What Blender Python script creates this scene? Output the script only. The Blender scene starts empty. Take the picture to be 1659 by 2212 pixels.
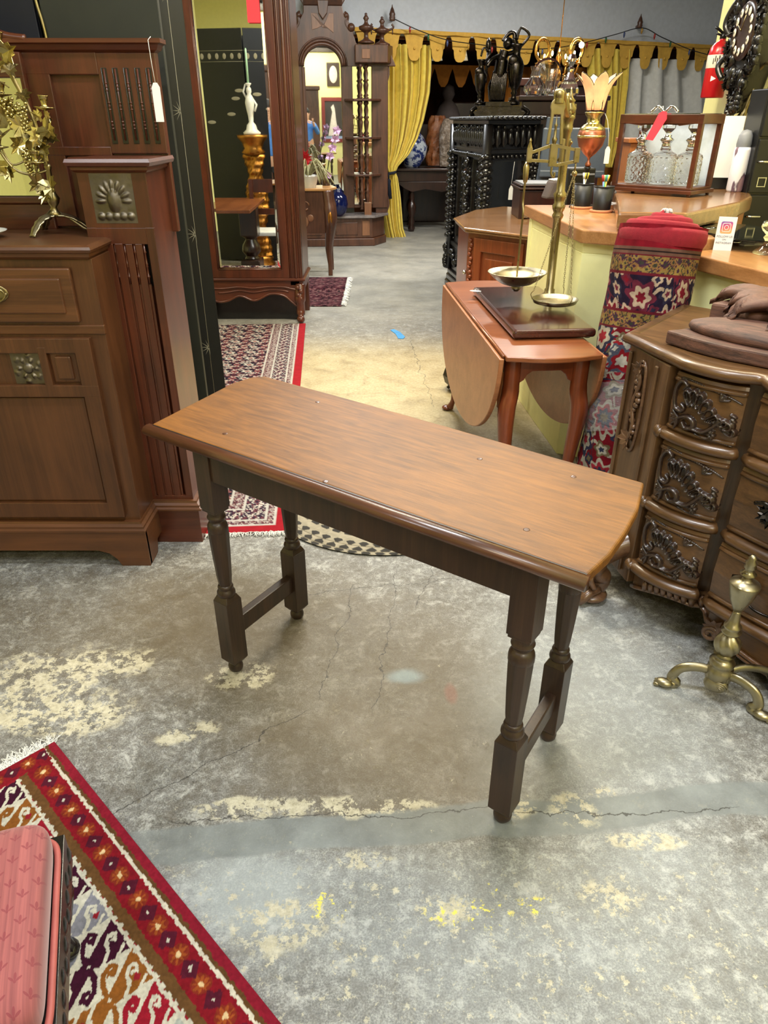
import bpy, bmesh, math, random
import numpy as np
from mathutils import Matrix, Vector
random.seed(7); np.random.seed(7)
S = bpy.context.scene
C = S.collection
PI = math.pi
# ------------------------------------------------------------------ camera
FPX = 1534.0; TH = math.atan(FPX / 2780.0); CAMH = 1.5
cd = bpy.data.cameras.new('camera'); cam = bpy.data.objects.new('camera', cd); C.objects.link(cam)
cam.location = (0, 0, CAMH); cam.rotation_euler = (PI / 2 - TH, 0, 0)
cd.sensor_fit = 'VERTICAL'; cd.sensor_height = 24.0; cd.lens = FPX / 2212 * 24.0
cd.clip_start = 0.05; cd.clip_end = 60
S.camera = cam
# ------------------------------------------------------------------ world, exposure
w = bpy.data.worlds.new('world'); S.world = w; w.use_nodes = True
w.node_tree.nodes['Background'].inputs[0].default_value = (0.75, 0.85, 1.0, 1)
w.node_tree.nodes['Background'].inputs[1].default_value = 0.25
S.view_settings.view_transform = 'Standard'; S.view_settings.look = 'None'
S.view_settings.exposure = 0.0; S.view_settings.gamma = 1.0; S.view_settings.use_curve_mapping = False

def area(name, loc, size, power, col=(1, 1, 1), rot=(0, 0, 0)):
    l = bpy.data.lights.new(name, 'AREA'); l.shape = 'RECTANGLE'; l.size, l.size_y = size
    l.energy = power; l.color = col
    o = bpy.data.objects.new(name, l); C.objects.link(o); o.location = loc; o.rotation_euler = rot
    return o
COOL = (0.93, 0.97, 1.0); WARM = (1.0, 0.9, 0.68)
#LIGHTS: name, loc, size, power, colour   (fluorescent ceiling fixtures; their housings are built with the ceiling)
FIX = [('ceiling_lamp', (0.3, 1.55, 3.3), (1.2, 0.25), 72, COOL),
       ('ceiling_lamp', (-1.6, 0.2, 3.3), (1.2, 0.25), 34, COOL),
       ('ceiling_lamp', (1.3, -0.6, 3.3), (1.2, 0.25), 45, COOL),
       ('ceiling_lamp', (0.15, 4.0, 3.3), (1.2, 0.25), 120, WARM),
       ('ceiling_lamp', (-0.3, 7.6, 3.5), (1.2, 0.25), 120, COOL),
       ('ceiling_lamp', (1.9, 8.6, 3.5), (1.2, 0.25), 160, (1, .95, .85)),
       ('ceiling_lamp', (-2.6, 5.0, 3.5), (1.2, 0.25), 34, WARM),
       ('ceiling_lamp', (0.6, -2.6, 3.5), (1.2, 0.25), 110, WARM),
       ('ceiling_lamp', (1.5, 3.6, 3.3), (1.2, 0.25), 50, WARM)]  # last entry is an added fixture that brightens the counter side and right wall
for n, lo, sz, pw, co in FIX:
    area(n + '_light', lo, sz, pw, co)

# ------------------------------------------------------------------ helpers
def c(r, g, b):
    f = lambda v: (v / 255 / 12.92) if v / 255 <= 0.04045 else ((v / 255 + 0.055) / 1.055) ** 2.4
    return (f(r), f(g), f(b), 1)

def ray(u, v):
    x = (u - 829.5) / FPX; y = -(v - 1106) / FPX
    a, b = math.cos(TH), math.sin(TH)
    return (x, a + y * b, -b + y * a)
def G(u, v, z=0.0):            # measured photo point -> plan position on the level z
    r = ray(u, v); t = (z - CAMH) / r[2]; return (r[0] * t, r[1] * t)
def XZ(u, v, Y):               # measured photo point -> x, z on the upright plane at depth Y
    r = ray(u, v); t = Y / r[1]; return (r[0] * t, CAMH + r[2] * t)

class MB:
    def __init__(s): s.v = []; s.f = []; s.sm = []; s.T = Matrix.Identity(4); s.k = 0
    def add(s, vs, fs, smooth=False):
        n = len(s.v); T = s.T
        s.v += [tuple(T @ Vector(p)) for p in vs]
        s.f += [tuple(i + n for i in f) for f in fs]; s.sm += [smooth] * len(fs)
        return s
    def box(s, x0, x1, y0, y1, z0, z1):
        e = .00022 * (s.k % 9); s.k += 1; x0, x1, y0, y1, z0, z1 = x0 - e, x1 + e, y0 - e, y1 + e, z0 - (e if z0 > .01 else 0), z1 + e   # no two boards share a plane
        v = [(x, y, z) for z in (z0, z1) for y in (y0, y1) for x in (x0, x1)]
        return s.add(v, [(0, 2, 3, 1), (4, 5, 7, 6), (0, 1, 5, 4), (2, 6, 7, 3), (0, 4, 6, 2), (1, 3, 7, 5)])
    def cbox(s, p, d, rz=0, rx=0, ry=0):   # box by centre and size, optionally turned
        T0 = s.T.copy(); s.T = s.T @ Matrix.Translation(p) @ Matrix.Rotation(rz, 4, 'Z') @ Matrix.Rotation(ry, 4, 'Y') @ Matrix.Rotation(rx, 4, 'X')
        s.box(-d[0] / 2, d[0] / 2, -d[1] / 2, d[1] / 2, -d[2] / 2, d[2] / 2); s.T = T0; return s
    def prism(s, poly, z0, z1):            # plan polygon raised between levels
        n = len(poly); v = [(p[0], p[1], z0) for p in poly] + [(p[0], p[1], z1) for p in poly]
        a = sum(poly[i][0] * poly[(i + 1) % n][1] - poly[(i + 1) % n][0] * poly[i][1] for i in range(n))
        f = [tuple(range(n))[::-1], tuple(range(n, 2 * n))] + [(i, (i + 1) % n, n + (i + 1) % n, n + i) for i in range(n)]
        if a < 0: f = [t[::-1] for t in f]
        return s.add(v, f)
    def ext(s, poly, y0, y1):              # x,z outline given thickness along y
        n = len(poly); v = [(p[0], y0, p[1]) for p in poly] + [(p[0], y1, p[1]) for p in poly]
        a = sum(poly[i][0] * poly[(i + 1) % n][1] - poly[(i + 1) % n][0] * poly[i][1] for i in range(n))
        f = [tuple(range(n)), tuple(range(n, 2 * n))[::-1]] + [((i + 1) % n, i, n + i, n + (i + 1) % n) for i in range(n)]
        if a < 0: f = [t[::-1] for t in f]
        return s.add(v, f)
    def lathe(s, prof, loc=(0, 0, 0), seg=24, smooth=True, ax='z', flat=1.0, cap=True):
        v = []; f = []
        for (r, z) in prof:
            for k in range(seg):
                a = 2 * PI * k / seg; q = (r * math.cos(a), r * flat * math.sin(a), z)
                if ax == 'y': q = (q[0], q[2], q[1])
                if ax == 'x': q = (q[2], q[0], q[1])
                v.append((q[0] + loc[0], q[1] + loc[1], q[2] + loc[2]))
        m = len(prof)
        for i in range(m - 1):
            for k in range(seg):
                k2 = (k + 1) % seg; f.append((i * seg + k, i * seg + k2, (i + 1) * seg + k2, (i + 1) * seg + k))
        if cap:
            f.append(tuple(range(seg))[::-1]); f.append(tuple((m - 1) * seg + k for k in range(seg)))
        return s.add(v, f, smooth)
    def tube(s, pts, r, seg=8, closed=False, smooth=True, flat=1.0):
        P = [Vector(p) for p in pts]; n = len(P)
        R = r if hasattr(r, '__len__') else [r] * n
        v = []; f = []; up = None
        for i, p in enumerate(P):
            a = P[(i - 1) % n] if (closed or i > 0) else P[i]; b = P[(i + 1) % n] if (closed or i < n - 1) else P[i]
            t = (b - a); t = t.normalized() if t.length > 1e-9 else Vector((0, 0, 1))
            if up is None:
                up = Vector((0, 0, 1)) if abs(t.z) < .9 else Vector((1, 0, 0))
            sd = t.cross(up)
            if sd.length < 1e-6: sd = t.orthogonal()
            sd.normalize(); up2 = sd.cross(t).normalized(); up = up2
            for k in range(seg):
                an = 2 * PI * k / seg
                v.append(p + sd * (math.cos(an) * R[i]) + up2 * (math.sin(an) * R[i] * flat))
        m = n if closed else n - 1
        for i in range(m):
            j = (i + 1) % n
            for k in range(seg):
                k2 = (k + 1) % seg; f.append((i * seg + k, i * seg + k2, j * seg + k2, j * seg + k))
        if not closed:
            f.append(tuple(range(seg))[::-1]); f.append(tuple((n - 1) * seg + k for k in range(seg)))
        return s.add([tuple(q) for q in v], f, smooth)
    def ball(s, p, r, seg=12, rings=8, rot=None):
        rr = r if hasattr(r, '__len__') else (r, r, r)
        v = []; f = []
        M = rot or Matrix.Identity(3)
        for i in range(rings + 1):
            th = PI * i / rings
            for k in range(seg):
                a = 2 * PI * k / seg
                q = M @ Vector((rr[0] * math.sin(th) * math.cos(a), rr[1] * math.sin(th) * math.sin(a), -rr[2] * math.cos(th)))
                v.append((p[0] + q.x, p[1] + q.y, p[2] + q.z))
        for i in range(rings):
            for k in range(seg):
                k2 = (k + 1) % seg; f.append((i * seg + k, i * seg + k2, (i + 1) * seg + k2, (i + 1) * seg + k))
        return s.add(v, f, True)
    def grid(s, fn, nu, nv, smooth=True, cu=False):   # fn(u,v in 0..1) -> point
        v = [fn(i / (nu if cu else nu - 1), j / (nv - 1)) for j in range(nv) for i in range(nu)]
        f = []
        for j in range(nv - 1):
            for i in range(nu if cu else nu - 1):
                i2 = (i + 1) % nu; f.append((j * nu + i, j * nu + i2, (j + 1) * nu + i2, (j + 1) * nu + i))
        return s.add(v, f, smooth)
    def sheet(s, fn, nu, nv, t):                      # a grid with real thickness t (offset along its normals)
        P = [[Vector(fn(i / (nu - 1), j / (nv - 1))) for i in range(nu)] for j in range(nv)]
        Q = []
        for j in range(nv):
            for i in range(nu):
                du = P[j][min(i + 1, nu - 1)] - P[j][max(i - 1, 0)]; dv = P[min(j + 1, nv - 1)][i] - P[max(j - 1, 0)][i]
                nn = du.cross(dv); nn = nn.normalized() if nn.length > 1e-12 else Vector((0, 0, 1))
                Q.append(P[j][i] + nn * t)
        A = [p for r in P for p in r]; N = nu * nv; f = []
        for j in range(nv - 1):
            for i in range(nu - 1):
                q = (j * nu + i, j * nu + i + 1, (j + 1) * nu + i + 1, (j + 1) * nu + i)
                f.append(q[::-1]); f.append(tuple(N + k for k in q))
        for i in range(nu - 1):
            f.append((i, i + 1, N + i + 1, N + i)); k = (nv - 1) * nu + i; f.append((k + 1, k, N + k, N + k + 1))
        for j in range(nv - 1):
            k = j * nu; f.append((k + nu, k, N + k, N + k + nu)); k = j * nu + nu - 1; f.append((k, k + nu, N + k + nu, N + k))
        return s.add([tuple(q) for q in A + Q], f, True)
    def sweep(s, path, prof, closed=False, smooth=False):
        # profile (n, z) carried along a plan path; n is the outward side (right of travel)
        n = len(path); m = len(prof); v = []; f = []
        for i, p in enumerate(path):
            a = path[(i - 1) % n] if (closed or i > 0) else p; b = path[(i + 1) % n] if (closed or i < n - 1) else p
            d1 = Vector((p[0] - a[0], p[1] - a[1])); d2 = Vector((b[0] - p[0], b[1] - p[1]))
            if d1.length < 1e-9: d1 = d2
            if d2.length < 1e-9: d2 = d1
            d1.normalize(); d2.normalize(); t = (d1 + d2).normalized(); k = 1 / max(.5, t.dot(d1))
            nx, ny = t.y * k, -t.x * k
            for (q, z) in prof: v.append((p[0] + nx * q, p[1] + ny * q, z))
        for i in range(n if closed else n - 1):
            j = (i + 1) % n
            for k in range(m):
                k2 = (k + 1) % m; f.append((i * m + k, i * m + k2, j * m + k2, j * m + k))
        if not closed:
            f.append(tuple(range(m))[::-1]); f.append(tuple((n - 1) * m + k for k in range(m)))
        return s.add(v, f, smooth)

WM = {}
def obj(name, mb, mat, parent=None, bev=0.0, world=False, seg=2, kind=None):
    me = bpy.data.meshes.new(name)
    vs = mb.v
    if world and parent is not None:
        inv = WM[parent.name].inverted(); vs = [tuple(inv @ Vector(p)) for p in vs]
    me.from_pydata(vs, [], mb.f); me.update()
    me.polygons.foreach_set('use_smooth', mb.sm)
    bm = bmesh.new(); bm.from_mesh(me); bmesh.ops.recalc_face_normals(bm, faces=bm.faces); bm.to_mesh(me); bm.free()
    if mat: me.materials.append(mat)
    o = bpy.data.objects.new(name, me); C.objects.link(o)
    if parent is not None: o.parent = parent; WM[o.name] = WM[parent.name]
    else: WM[o.name] = Matrix.Identity(4)
    if bev:
        b = o.modifiers.new('bevel', 'BEVEL'); b.width = bev; b.segments = seg; b.limit_method = 'ANGLE'; b.angle_limit = math.radians(38)
    if kind: o['kind'] = kind
    return o
def thing(name, label, cat, loc=(0, 0, 0), rz=0, group=None, rx=0, ry=0):
    o = bpy.data.objects.new(name, None); C.objects.link(o); o.empty_display_size = .1
    o.location = loc; o.rotation_euler = (rx, ry, rz)
    WM[o.name] = Matrix.Translation(loc) @ Matrix.Rotation(rz, 4, 'Z') @ Matrix.Rotation(ry, 4, 'Y') @ Matrix.Rotation(rx, 4, 'X')
    tag(o, label, cat, group); return o
def tag(o, label, cat, group=None):
    o['label'] = label; o['category'] = cat
    if group: o['group'] = group
    return o
def struct(name, mb, mat, bev=0):
    return obj(name, mb, mat, bev=bev, kind='structure')
def at(loc, rz=0, rx=0, ry=0):
    return Matrix.Translation(loc) @ Matrix.Rotation(rz, 4, 'Z') @ Matrix.Rotation(ry, 4, 'Y') @ Matrix.Rotation(rx, 4, 'X')
def dup(root, loc, rz=0, label=None, group=None, rx=0, ry=0):
    r = root.copy(); C.objects.link(r); r.location = loc; r.rotation_euler = (rx, ry, rz)
    if label: r['label'] = label
    if group: r['group'] = group
    for ch in [x for x in bpy.data.objects if x.parent == root]:
        k = ch.copy(); C.objects.link(k); k.parent = r
        for g in [x for x in bpy.data.objects if x.parent == ch]:
            d = g.copy(); C.objects.link(d); d.parent = k
    return r
def arc(cx, cy, r, a0, a1, n=12, ry=None):
    ry = r if ry is None else ry
    return [(cx + r * math.cos(math.radians(a0 + (a1 - a0) * i / n)), cy + ry * math.sin(math.radians(a0 + (a1 - a0) * i / n))) for i in range(n + 1)]
def spline(pts, n=8):                      # Catmull-Rom through the points
    P = [Vector(p) for p in pts]; out = []
    for i in range(len(P) - 1):
        a = P[max(i - 1, 0)]; b = P[i]; d = P[i + 1]; e = P[min(i + 2, len(P) - 1)]
        for k in range(n):
            t = k / n; out.append(tuple(.5 * ((2 * b) + (d - a) * t + (2 * a - 5 * b + 4 * d - e) * t * t + (3 * b - a - 3 * d + e) * t ** 3)))
    out.append(tuple(P[-1])); return out

# ------------------------------------------------------------------ materials
class NT:
    def __init__(s, name):
        s.m = bpy.data.materials.new(name); s.m.use_nodes = True; s.t = s.m.node_tree; s.n = s.t.nodes; s.l = s.t.links
        s.b = s.n['Principled BSDF']
    def add(s, typ, **kw):
        x = s.n.new(typ)
        for k, v in kw.items(): setattr(x, k, v)
        return x
    def link(s, a, b): s.l.new(a, b)
    def coord(s, kind='Object', scale=(1, 1, 1), rot=(0, 0, 0)):
        tc = s.add('ShaderNodeTexCoord'); mp = s.add('ShaderNodeMapping'); mp.inputs['Scale'].default_value = scale
        mp.inputs['Rotation'].default_value = rot
        s.link(tc.outputs[kind], mp.inputs[0]); return mp.outputs[0]
    def noise(s, vec, scale, detail=4, rough=.55, dist=0):
        x = s.add('ShaderNodeTexNoise'); x.inputs['Scale'].default_value = scale; x.inputs['Detail'].default_value = detail
        x.inputs['Roughness'].default_value = rough; x.inputs['Distortion'].default_value = dist
        s.link(vec, x.inputs['Vector']); return x.outputs[0]
    def ramp(s, fac, stops):
        x = s.add('ShaderNodeValToRGB'); e = x.color_ramp.elements
        e[0].position, e[0].color = stops[0]; e[1].position, e[1].color = stops[-1]
        for p, col in stops[1:-1]:
            k = e.new(p); k.color = col
        s.link(fac, x.inputs[0]); return x.outputs[0]
    def mix(s, fac, a, b, mode='MIX'):
        x = s.add('ShaderNodeMix', data_type='RGBA', blend_type=mode)
        for sock, val in ((x.inputs[0], fac), (x.inputs[6], a), (x.inputs[7], b)):
            if hasattr(val, 'is_linked') or hasattr(val, 'links'): s.link(val, sock)
            else: sock.default_value = val
        return x.outputs[2]
    def math(s, op, a, b=0.0, clamp=False):
        x = s.add('ShaderNodeMath', operation=op, use_clamp=clamp)
        for sock, val in ((x.inputs[0], a), (x.inputs[1], b)):
            if hasattr(val, 'links'): s.link(val, sock)
            else: sock.default_value = val
        return x.outputs[0]
    def bump(s, h, strength=.2, dist=.002):
        x = s.add('ShaderNodeBump'); x.inputs['Strength'].default_value = strength; x.inputs['Distance'].default_value = dist
        s.link(h, x.inputs['Height']); s.link(x.outputs[0], s.b.inputs['Normal'])
    def set(s, **kw):
        for k, v in kw.items(): s.b.inputs[k.replace('_', ' ')].default_value = v
        return s
def plain(name, col, rough=.5, metal=0, bump=0, bscale=60, vary=.0, **kw):
    t = NT(name); t.set(Roughness=rough, Metallic=metal, **kw)
    v = t.coord()
    n = t.noise(v, bscale * .3, 4)
    k = vary if vary else .12
    a = tuple(x * (1 - k) for x in col[:3]) + (1,); b = tuple(min(1, x * (1 + k)) for x in col[:3]) + (1,)
    t.link(t.ramp(n, [(.3, a), (.7, b)]), t.b.inputs['Base Color'])
    if bump: t.bump(t.noise(v, bscale, 5), bump, .003)
    return t.m
def wood(name, dark, light, rough=.32, ax='x', sc=1.0, bump=.12, knots=False, coat=0.15, spec=.5):
    t = NT(name); t.set(Roughness=rough)
    t.b.inputs['Coat Weight'].default_value = coat; t.b.inputs['Coat Roughness'].default_value = .18
    t.b.inputs['Specular IOR Level'].default_value = spec
    st = {'x': (1, 9, 9), 'y': (9, 1, 9), 'z': (9, 9, 1)}[ax]
    v = t.coord(scale=tuple(q * sc for q in st))
    n1 = t.noise(v, 2.2, 6, .62, .8); 
    v2 = t.coord(scale=tuple(q * q * sc * .9 for q in st)); n2 = t.noise(v2, 3.0, 3, .6)
    v3 = t.coord(scale=(1.6, 1.6, 1.6)); n3 = t.noise(v3, 2.0, 3)
    col = t.ramp(n1, [(.28, dark), (.72, light)])
    dk = tuple(q * .55 for q in dark[:3]) + (1,)
    f2 = t.ramp(n2, [(.35, (0, 0, 0, 1)), (.65, (1, 1, 1, 1))])
    col = t.mix(t.math('MULTIPLY', t.math('SUBTRACT', 1.0, f2), .35), col, dk)
    lt = tuple(min(1, q * 1.25) for q in light[:3]) + (1,)
    col = t.mix(t.ramp(n3, [(.45, (0, 0, 0, 1)), (.75, (.35, .35, .35, 1))]), col, lt)
    t.link(col, t.b.inputs['Base Color'])
    t.bump(n2, bump, .0012)
    return t.m
def metal(name, col, rough=.3, vary=.25, bump=.15, bscale=40):
    t = NT(name); t.set(Metallic=1.0)
    v = t.coord(); n = t.noise(v, 9, 5, .6)
    a = tuple(x * (1 - vary) for x in col[:3]) + (1,); b = tuple(min(1, x * (1 + vary)) for x in col[:3]) + (1,)
    t.link(t.ramp(n, [(.3, a), (.7, b)]), t.b.inputs['Base Color'])
    t.link(t.ramp(t.noise(v, 30, 3), [(.3, (rough * .7,) * 3 + (1,)), (.7, (rough * 1.35,) * 3 + (1,))]), t.b.inputs['Roughness'])
    if bump: t.bump(t.noise(v, bscale, 4), bump, .002)
    return t.m
def glass(name, col=(1, 1, 1, 1), rough=.03, ior=1.5):
    t = NT(name); t.set(Roughness=rough, IOR=ior); t.b.inputs['Transmission Weight'].default_value = 1.0
    t.b.inputs['Base Color'].default_value = col; return t.m
def emit(name, col, s):
    t = NT(name); t.b.inputs['Base Color'].default_value = col; t.b.inputs['Emission Color'].default_value = col
    t.b.inputs['Emission Strength'].default_value = s; return t.m
def vcol(name, rough=.9, bump=.4, bscale=300, sheen=.0):
    t = NT(name); t.set(Roughness=rough); a = t.add('ShaderNodeVertexColor', layer_name='Col')
    v = t.coord(); n = t.noise(v, bscale, 2); n2 = t.noise(v, 30, 3)
    col = t.mix(1.0, a.outputs[0], t.ramp(n2, [(.3, (.82, .82, .82, 1)), (.7, (1, 1, 1, 1))]), 'MULTIPLY')
    t.link(col, t.b.inputs['Base Color']); t.b.inputs['Specular IOR Level'].default_value = .15
    if bump: t.bump(n, bump, .002)
    return t.m
M = {}
M['table_top'] = wood('oak_top', c(82, 48, 12), c(138, 88, 31), .46, 'x', 3.4, .3, coat=.0, spec=.4)
M['table_dark'] = wood('oak_dark', c(30, 20, 15), c(68, 47, 34), .42, 'z', 1.3, .25)
M['table_edge'] = wood('oak_edge', c(56, 32, 22), c(104, 64, 42), .3, 'x', 1.2, .15, coat=.3)
M['mahog'] = wood('sideboard_mahogany', c(64, 36, 19), c(98, 60, 34), .4, 'z', .9, .06)
M['mahog_x'] = wood('sideboard_mahogany_level', c(68, 39, 21), c(104, 64, 36), .4, 'x', .9, .06)
M['mahog_red'] = wood('red_mahogany', c(54, 24, 13), c(96, 46, 27), .34, 'z', .7, .05, coat=.35)
M['mahog_redx'] = wood('red_mahogany_level', c(56, 24, 13), c(98, 48, 28), .34, 'x', .7, .05, coat=.35)
M['cherry'] = wood('cherry', c(108, 56, 29), c(144, 84, 48), .3, 'y', .6, .05, coat=.25)
M['cherry_z'] = wood('cherry_upright', c(100, 44, 22), c(146, 72, 38), .3, 'z', .6, .05, coat=.3)
M['leaf'] = wood('cherry_leaf', c(150, 92, 54), c(180, 118, 76), .4, 'y', .6, .04, coat=.1)
M['walnut'] = wood('carved_oak', c(60, 40, 22), c(114, 80, 47), .34, 'x', 1.6, .2, coat=.25)
M['walnut_z'] = wood('carved_oak_upright', c(70, 48, 29), c(118, 86, 56), .36, 'z', 1.6, .2, coat=.2)
M['carve'] = wood('dark_carving', c(26, 18, 15), c(66, 46, 35), .3, 'x', 2.0, .35, coat=.45)
M['carve_lt'] = wood('worn_carving', c(66, 44, 30), c(122, 88, 62), .3, 'x', 2.0, .35, coat=.45)
M['counter'] = wood('maple_counter', c(148, 98, 54), c(190, 138, 88), .28, 'y', .9, .03, coat=.4)
M['desk'] = wood('desk_top', c(120, 82, 50), c(166, 122, 82), .2, 'x', .8, .03, coat=.6)
M['orangewood'] = wood('orange_panel', c(132, 76, 34), c(168, 104, 54), .4, 'z', .7, .03)
M['etag'] = wood('walnut_etagere', c(52, 28, 18), c(98, 60, 40), .4, 'z', 1.0, .1)
M['etag_lt'] = wood('burl_inlay', c(104, 66, 42), c(144, 98, 66), .4, 'z', 2.0, .1)
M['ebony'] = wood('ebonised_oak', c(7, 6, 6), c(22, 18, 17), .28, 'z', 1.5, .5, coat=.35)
M['darkwood'] = wood('dark_furniture', c(26, 14, 10), c(56, 32, 22), .3, 'z', 1.0, .1, coat=.3)
M['darkred'] = wood('dark_red_cabinet', c(30, 12, 10), c(56, 24, 18), .35, 'z', 1.0, .1)
M['rawcarve'] = wood('old_carved_timber', c(38, 24, 20), c(122, 82, 66), .6, 'x', 3.2, .9, coat=0)
M['lacquer'] = plain('black_lacquer', c(12, 13, 13), .34, vary=.2)
M['lacq_green'] = plain('dark_green_panel', c(36, 38, 30), .5, vary=.1)
M['navy'] = plain('navy_panel', c(7, 10, 24), .6, vary=.1)
M['gold_line'] = metal('gold_line', c(176, 160, 110), .45)
M['gold_dull'] = plain('dull_gold_paint', c(140, 134, 112), .6)
M['brass'] = metal('aged_brass', c(150, 136, 98), .34, .18)
M['brass_bright'] = metal('bright_brass', c(188, 174, 120), .24, .2)
M['brass_pale'] = metal('pale_andiron_brass', c(164, 155, 128), .36, .15)
M['copper'] = metal('copper', c(176, 112, 88), .36, .12, .05)
M['pewter'] = metal('pewter_tile', c(112, 104, 92), .5, .15, .3, 90)
M['silver'] = metal('silver', c(200, 200, 200), .15, .08, .05)
M['bronze'] = metal('dark_bronze', c(58, 54, 52), .24, .3, .3, 60)
M['iron'] = metal('iron', c(60, 60, 62), .5, .3, .4)
M['mirror'] = metal('mirror_glass', c(240, 244, 242), .015, .01, 0)
M['gilt'] = metal('gilt_carving', c(170, 118, 56), .38, .35, .6, 25)
M['yellow_wall'] = plain('pale_yellow_paint', c(232, 226, 158), .62, vary=.03, bump=.06)
M['yellow_wall2'] = plain('pale_yellow_counter_paint', c(240, 238, 176), .55, vary=.03, bump=.05)
M['gray_wall'] = plain('grey_blue_paint', c(196, 202, 212), .8, vary=.05)
M['ceil'] = plain('ceiling_paint', c(190, 190, 186), .85, vary=.05)
M['white'] = plain('white_card', c(236, 236, 232), .6, vary=.02)
M['paper'] = plain('white_paper', c(240, 241, 244), .7, vary=.02)
M['redtag'] = plain('red_card', c(230, 56, 74), .6, vary=.05)
M['red'] = plain('red_enamel', c(176, 20, 28), .28, vary=.08)
M['black'] = plain('black_plastic', c(14, 14, 15), .35, vary=.2)
M['blackgloss'] = plain('black_glass', c(16, 20, 20), .05, vary=.05)
M['mesh'] = plain('black_mesh', c(16, 16, 20), .45, vary=.3)
M['greyp'] = plain('grey_plastic', c(120, 122, 128), .45)
M['greyd'] = plain('dark_grey_fabric', c(78, 68, 66), .85)
M['bluegrey'] = plain('blue_grey_panel', c(74, 84, 98), .4)
M['cork'] = plain('cork_coaster', c(186, 122, 84), .7)
M['curt_y'] = plain('mustard_curtain', c(216, 190, 74), .62, vary=.12, Sheen_Weight=.2)
M['val_y'] = plain('ochre_valance', c(204, 160, 66), .75, vary=.1)
M['val_o'] = plain('orange_valance', c(170, 106, 26), .8, vary=.15)
M['curt_g'] = plain('grey_curtain', c(206, 206, 202), .8, vary=.08)
M['drape_d'] = plain('brown_lining', c(92, 48, 14), .9, vary=.15)
M['navycord'] = plain('navy_cord', c(16, 22, 38), .8)
M['pinkfab'] = None
M['green'] = plain('leaf_green', c(96, 104, 62), .6, vary=.3)
M['redflower'] = plain('red_petal', c(176, 22, 34), .6)
M['orchid'] = plain('lilac_petal', c(206, 170, 206), .6)
M['blueglaze'] = plain('cobalt_glaze', c(12, 20, 62), .12, vary=.3)
M['bluewhite'] = None
M['skin'] = plain('skin', c(196, 150, 124), .5)
M['blueshirt'] = plain('blue_shirt', c(70, 120, 190), .8)
M['trouser'] = plain('dark_trousers', c(24, 26, 34), .85)
M['crystal'] = glass('cut_crystal', (1, 1, 1, 1), .05, 1.5)
M['glassclear'] = glass('clear_glass', (.97, .98, .98, 1), .01, 1.45)
M['amber'] = None
M['fringe'] = plain('cotton_fringe', c(214, 214, 210), .9)
M['whiteceramic'] = plain('white_ceramic', c(214, 212, 204), .3, vary=.08)
M['plasticbag'] = plain('frosted_bag', c(190, 190, 200), .35)
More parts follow.
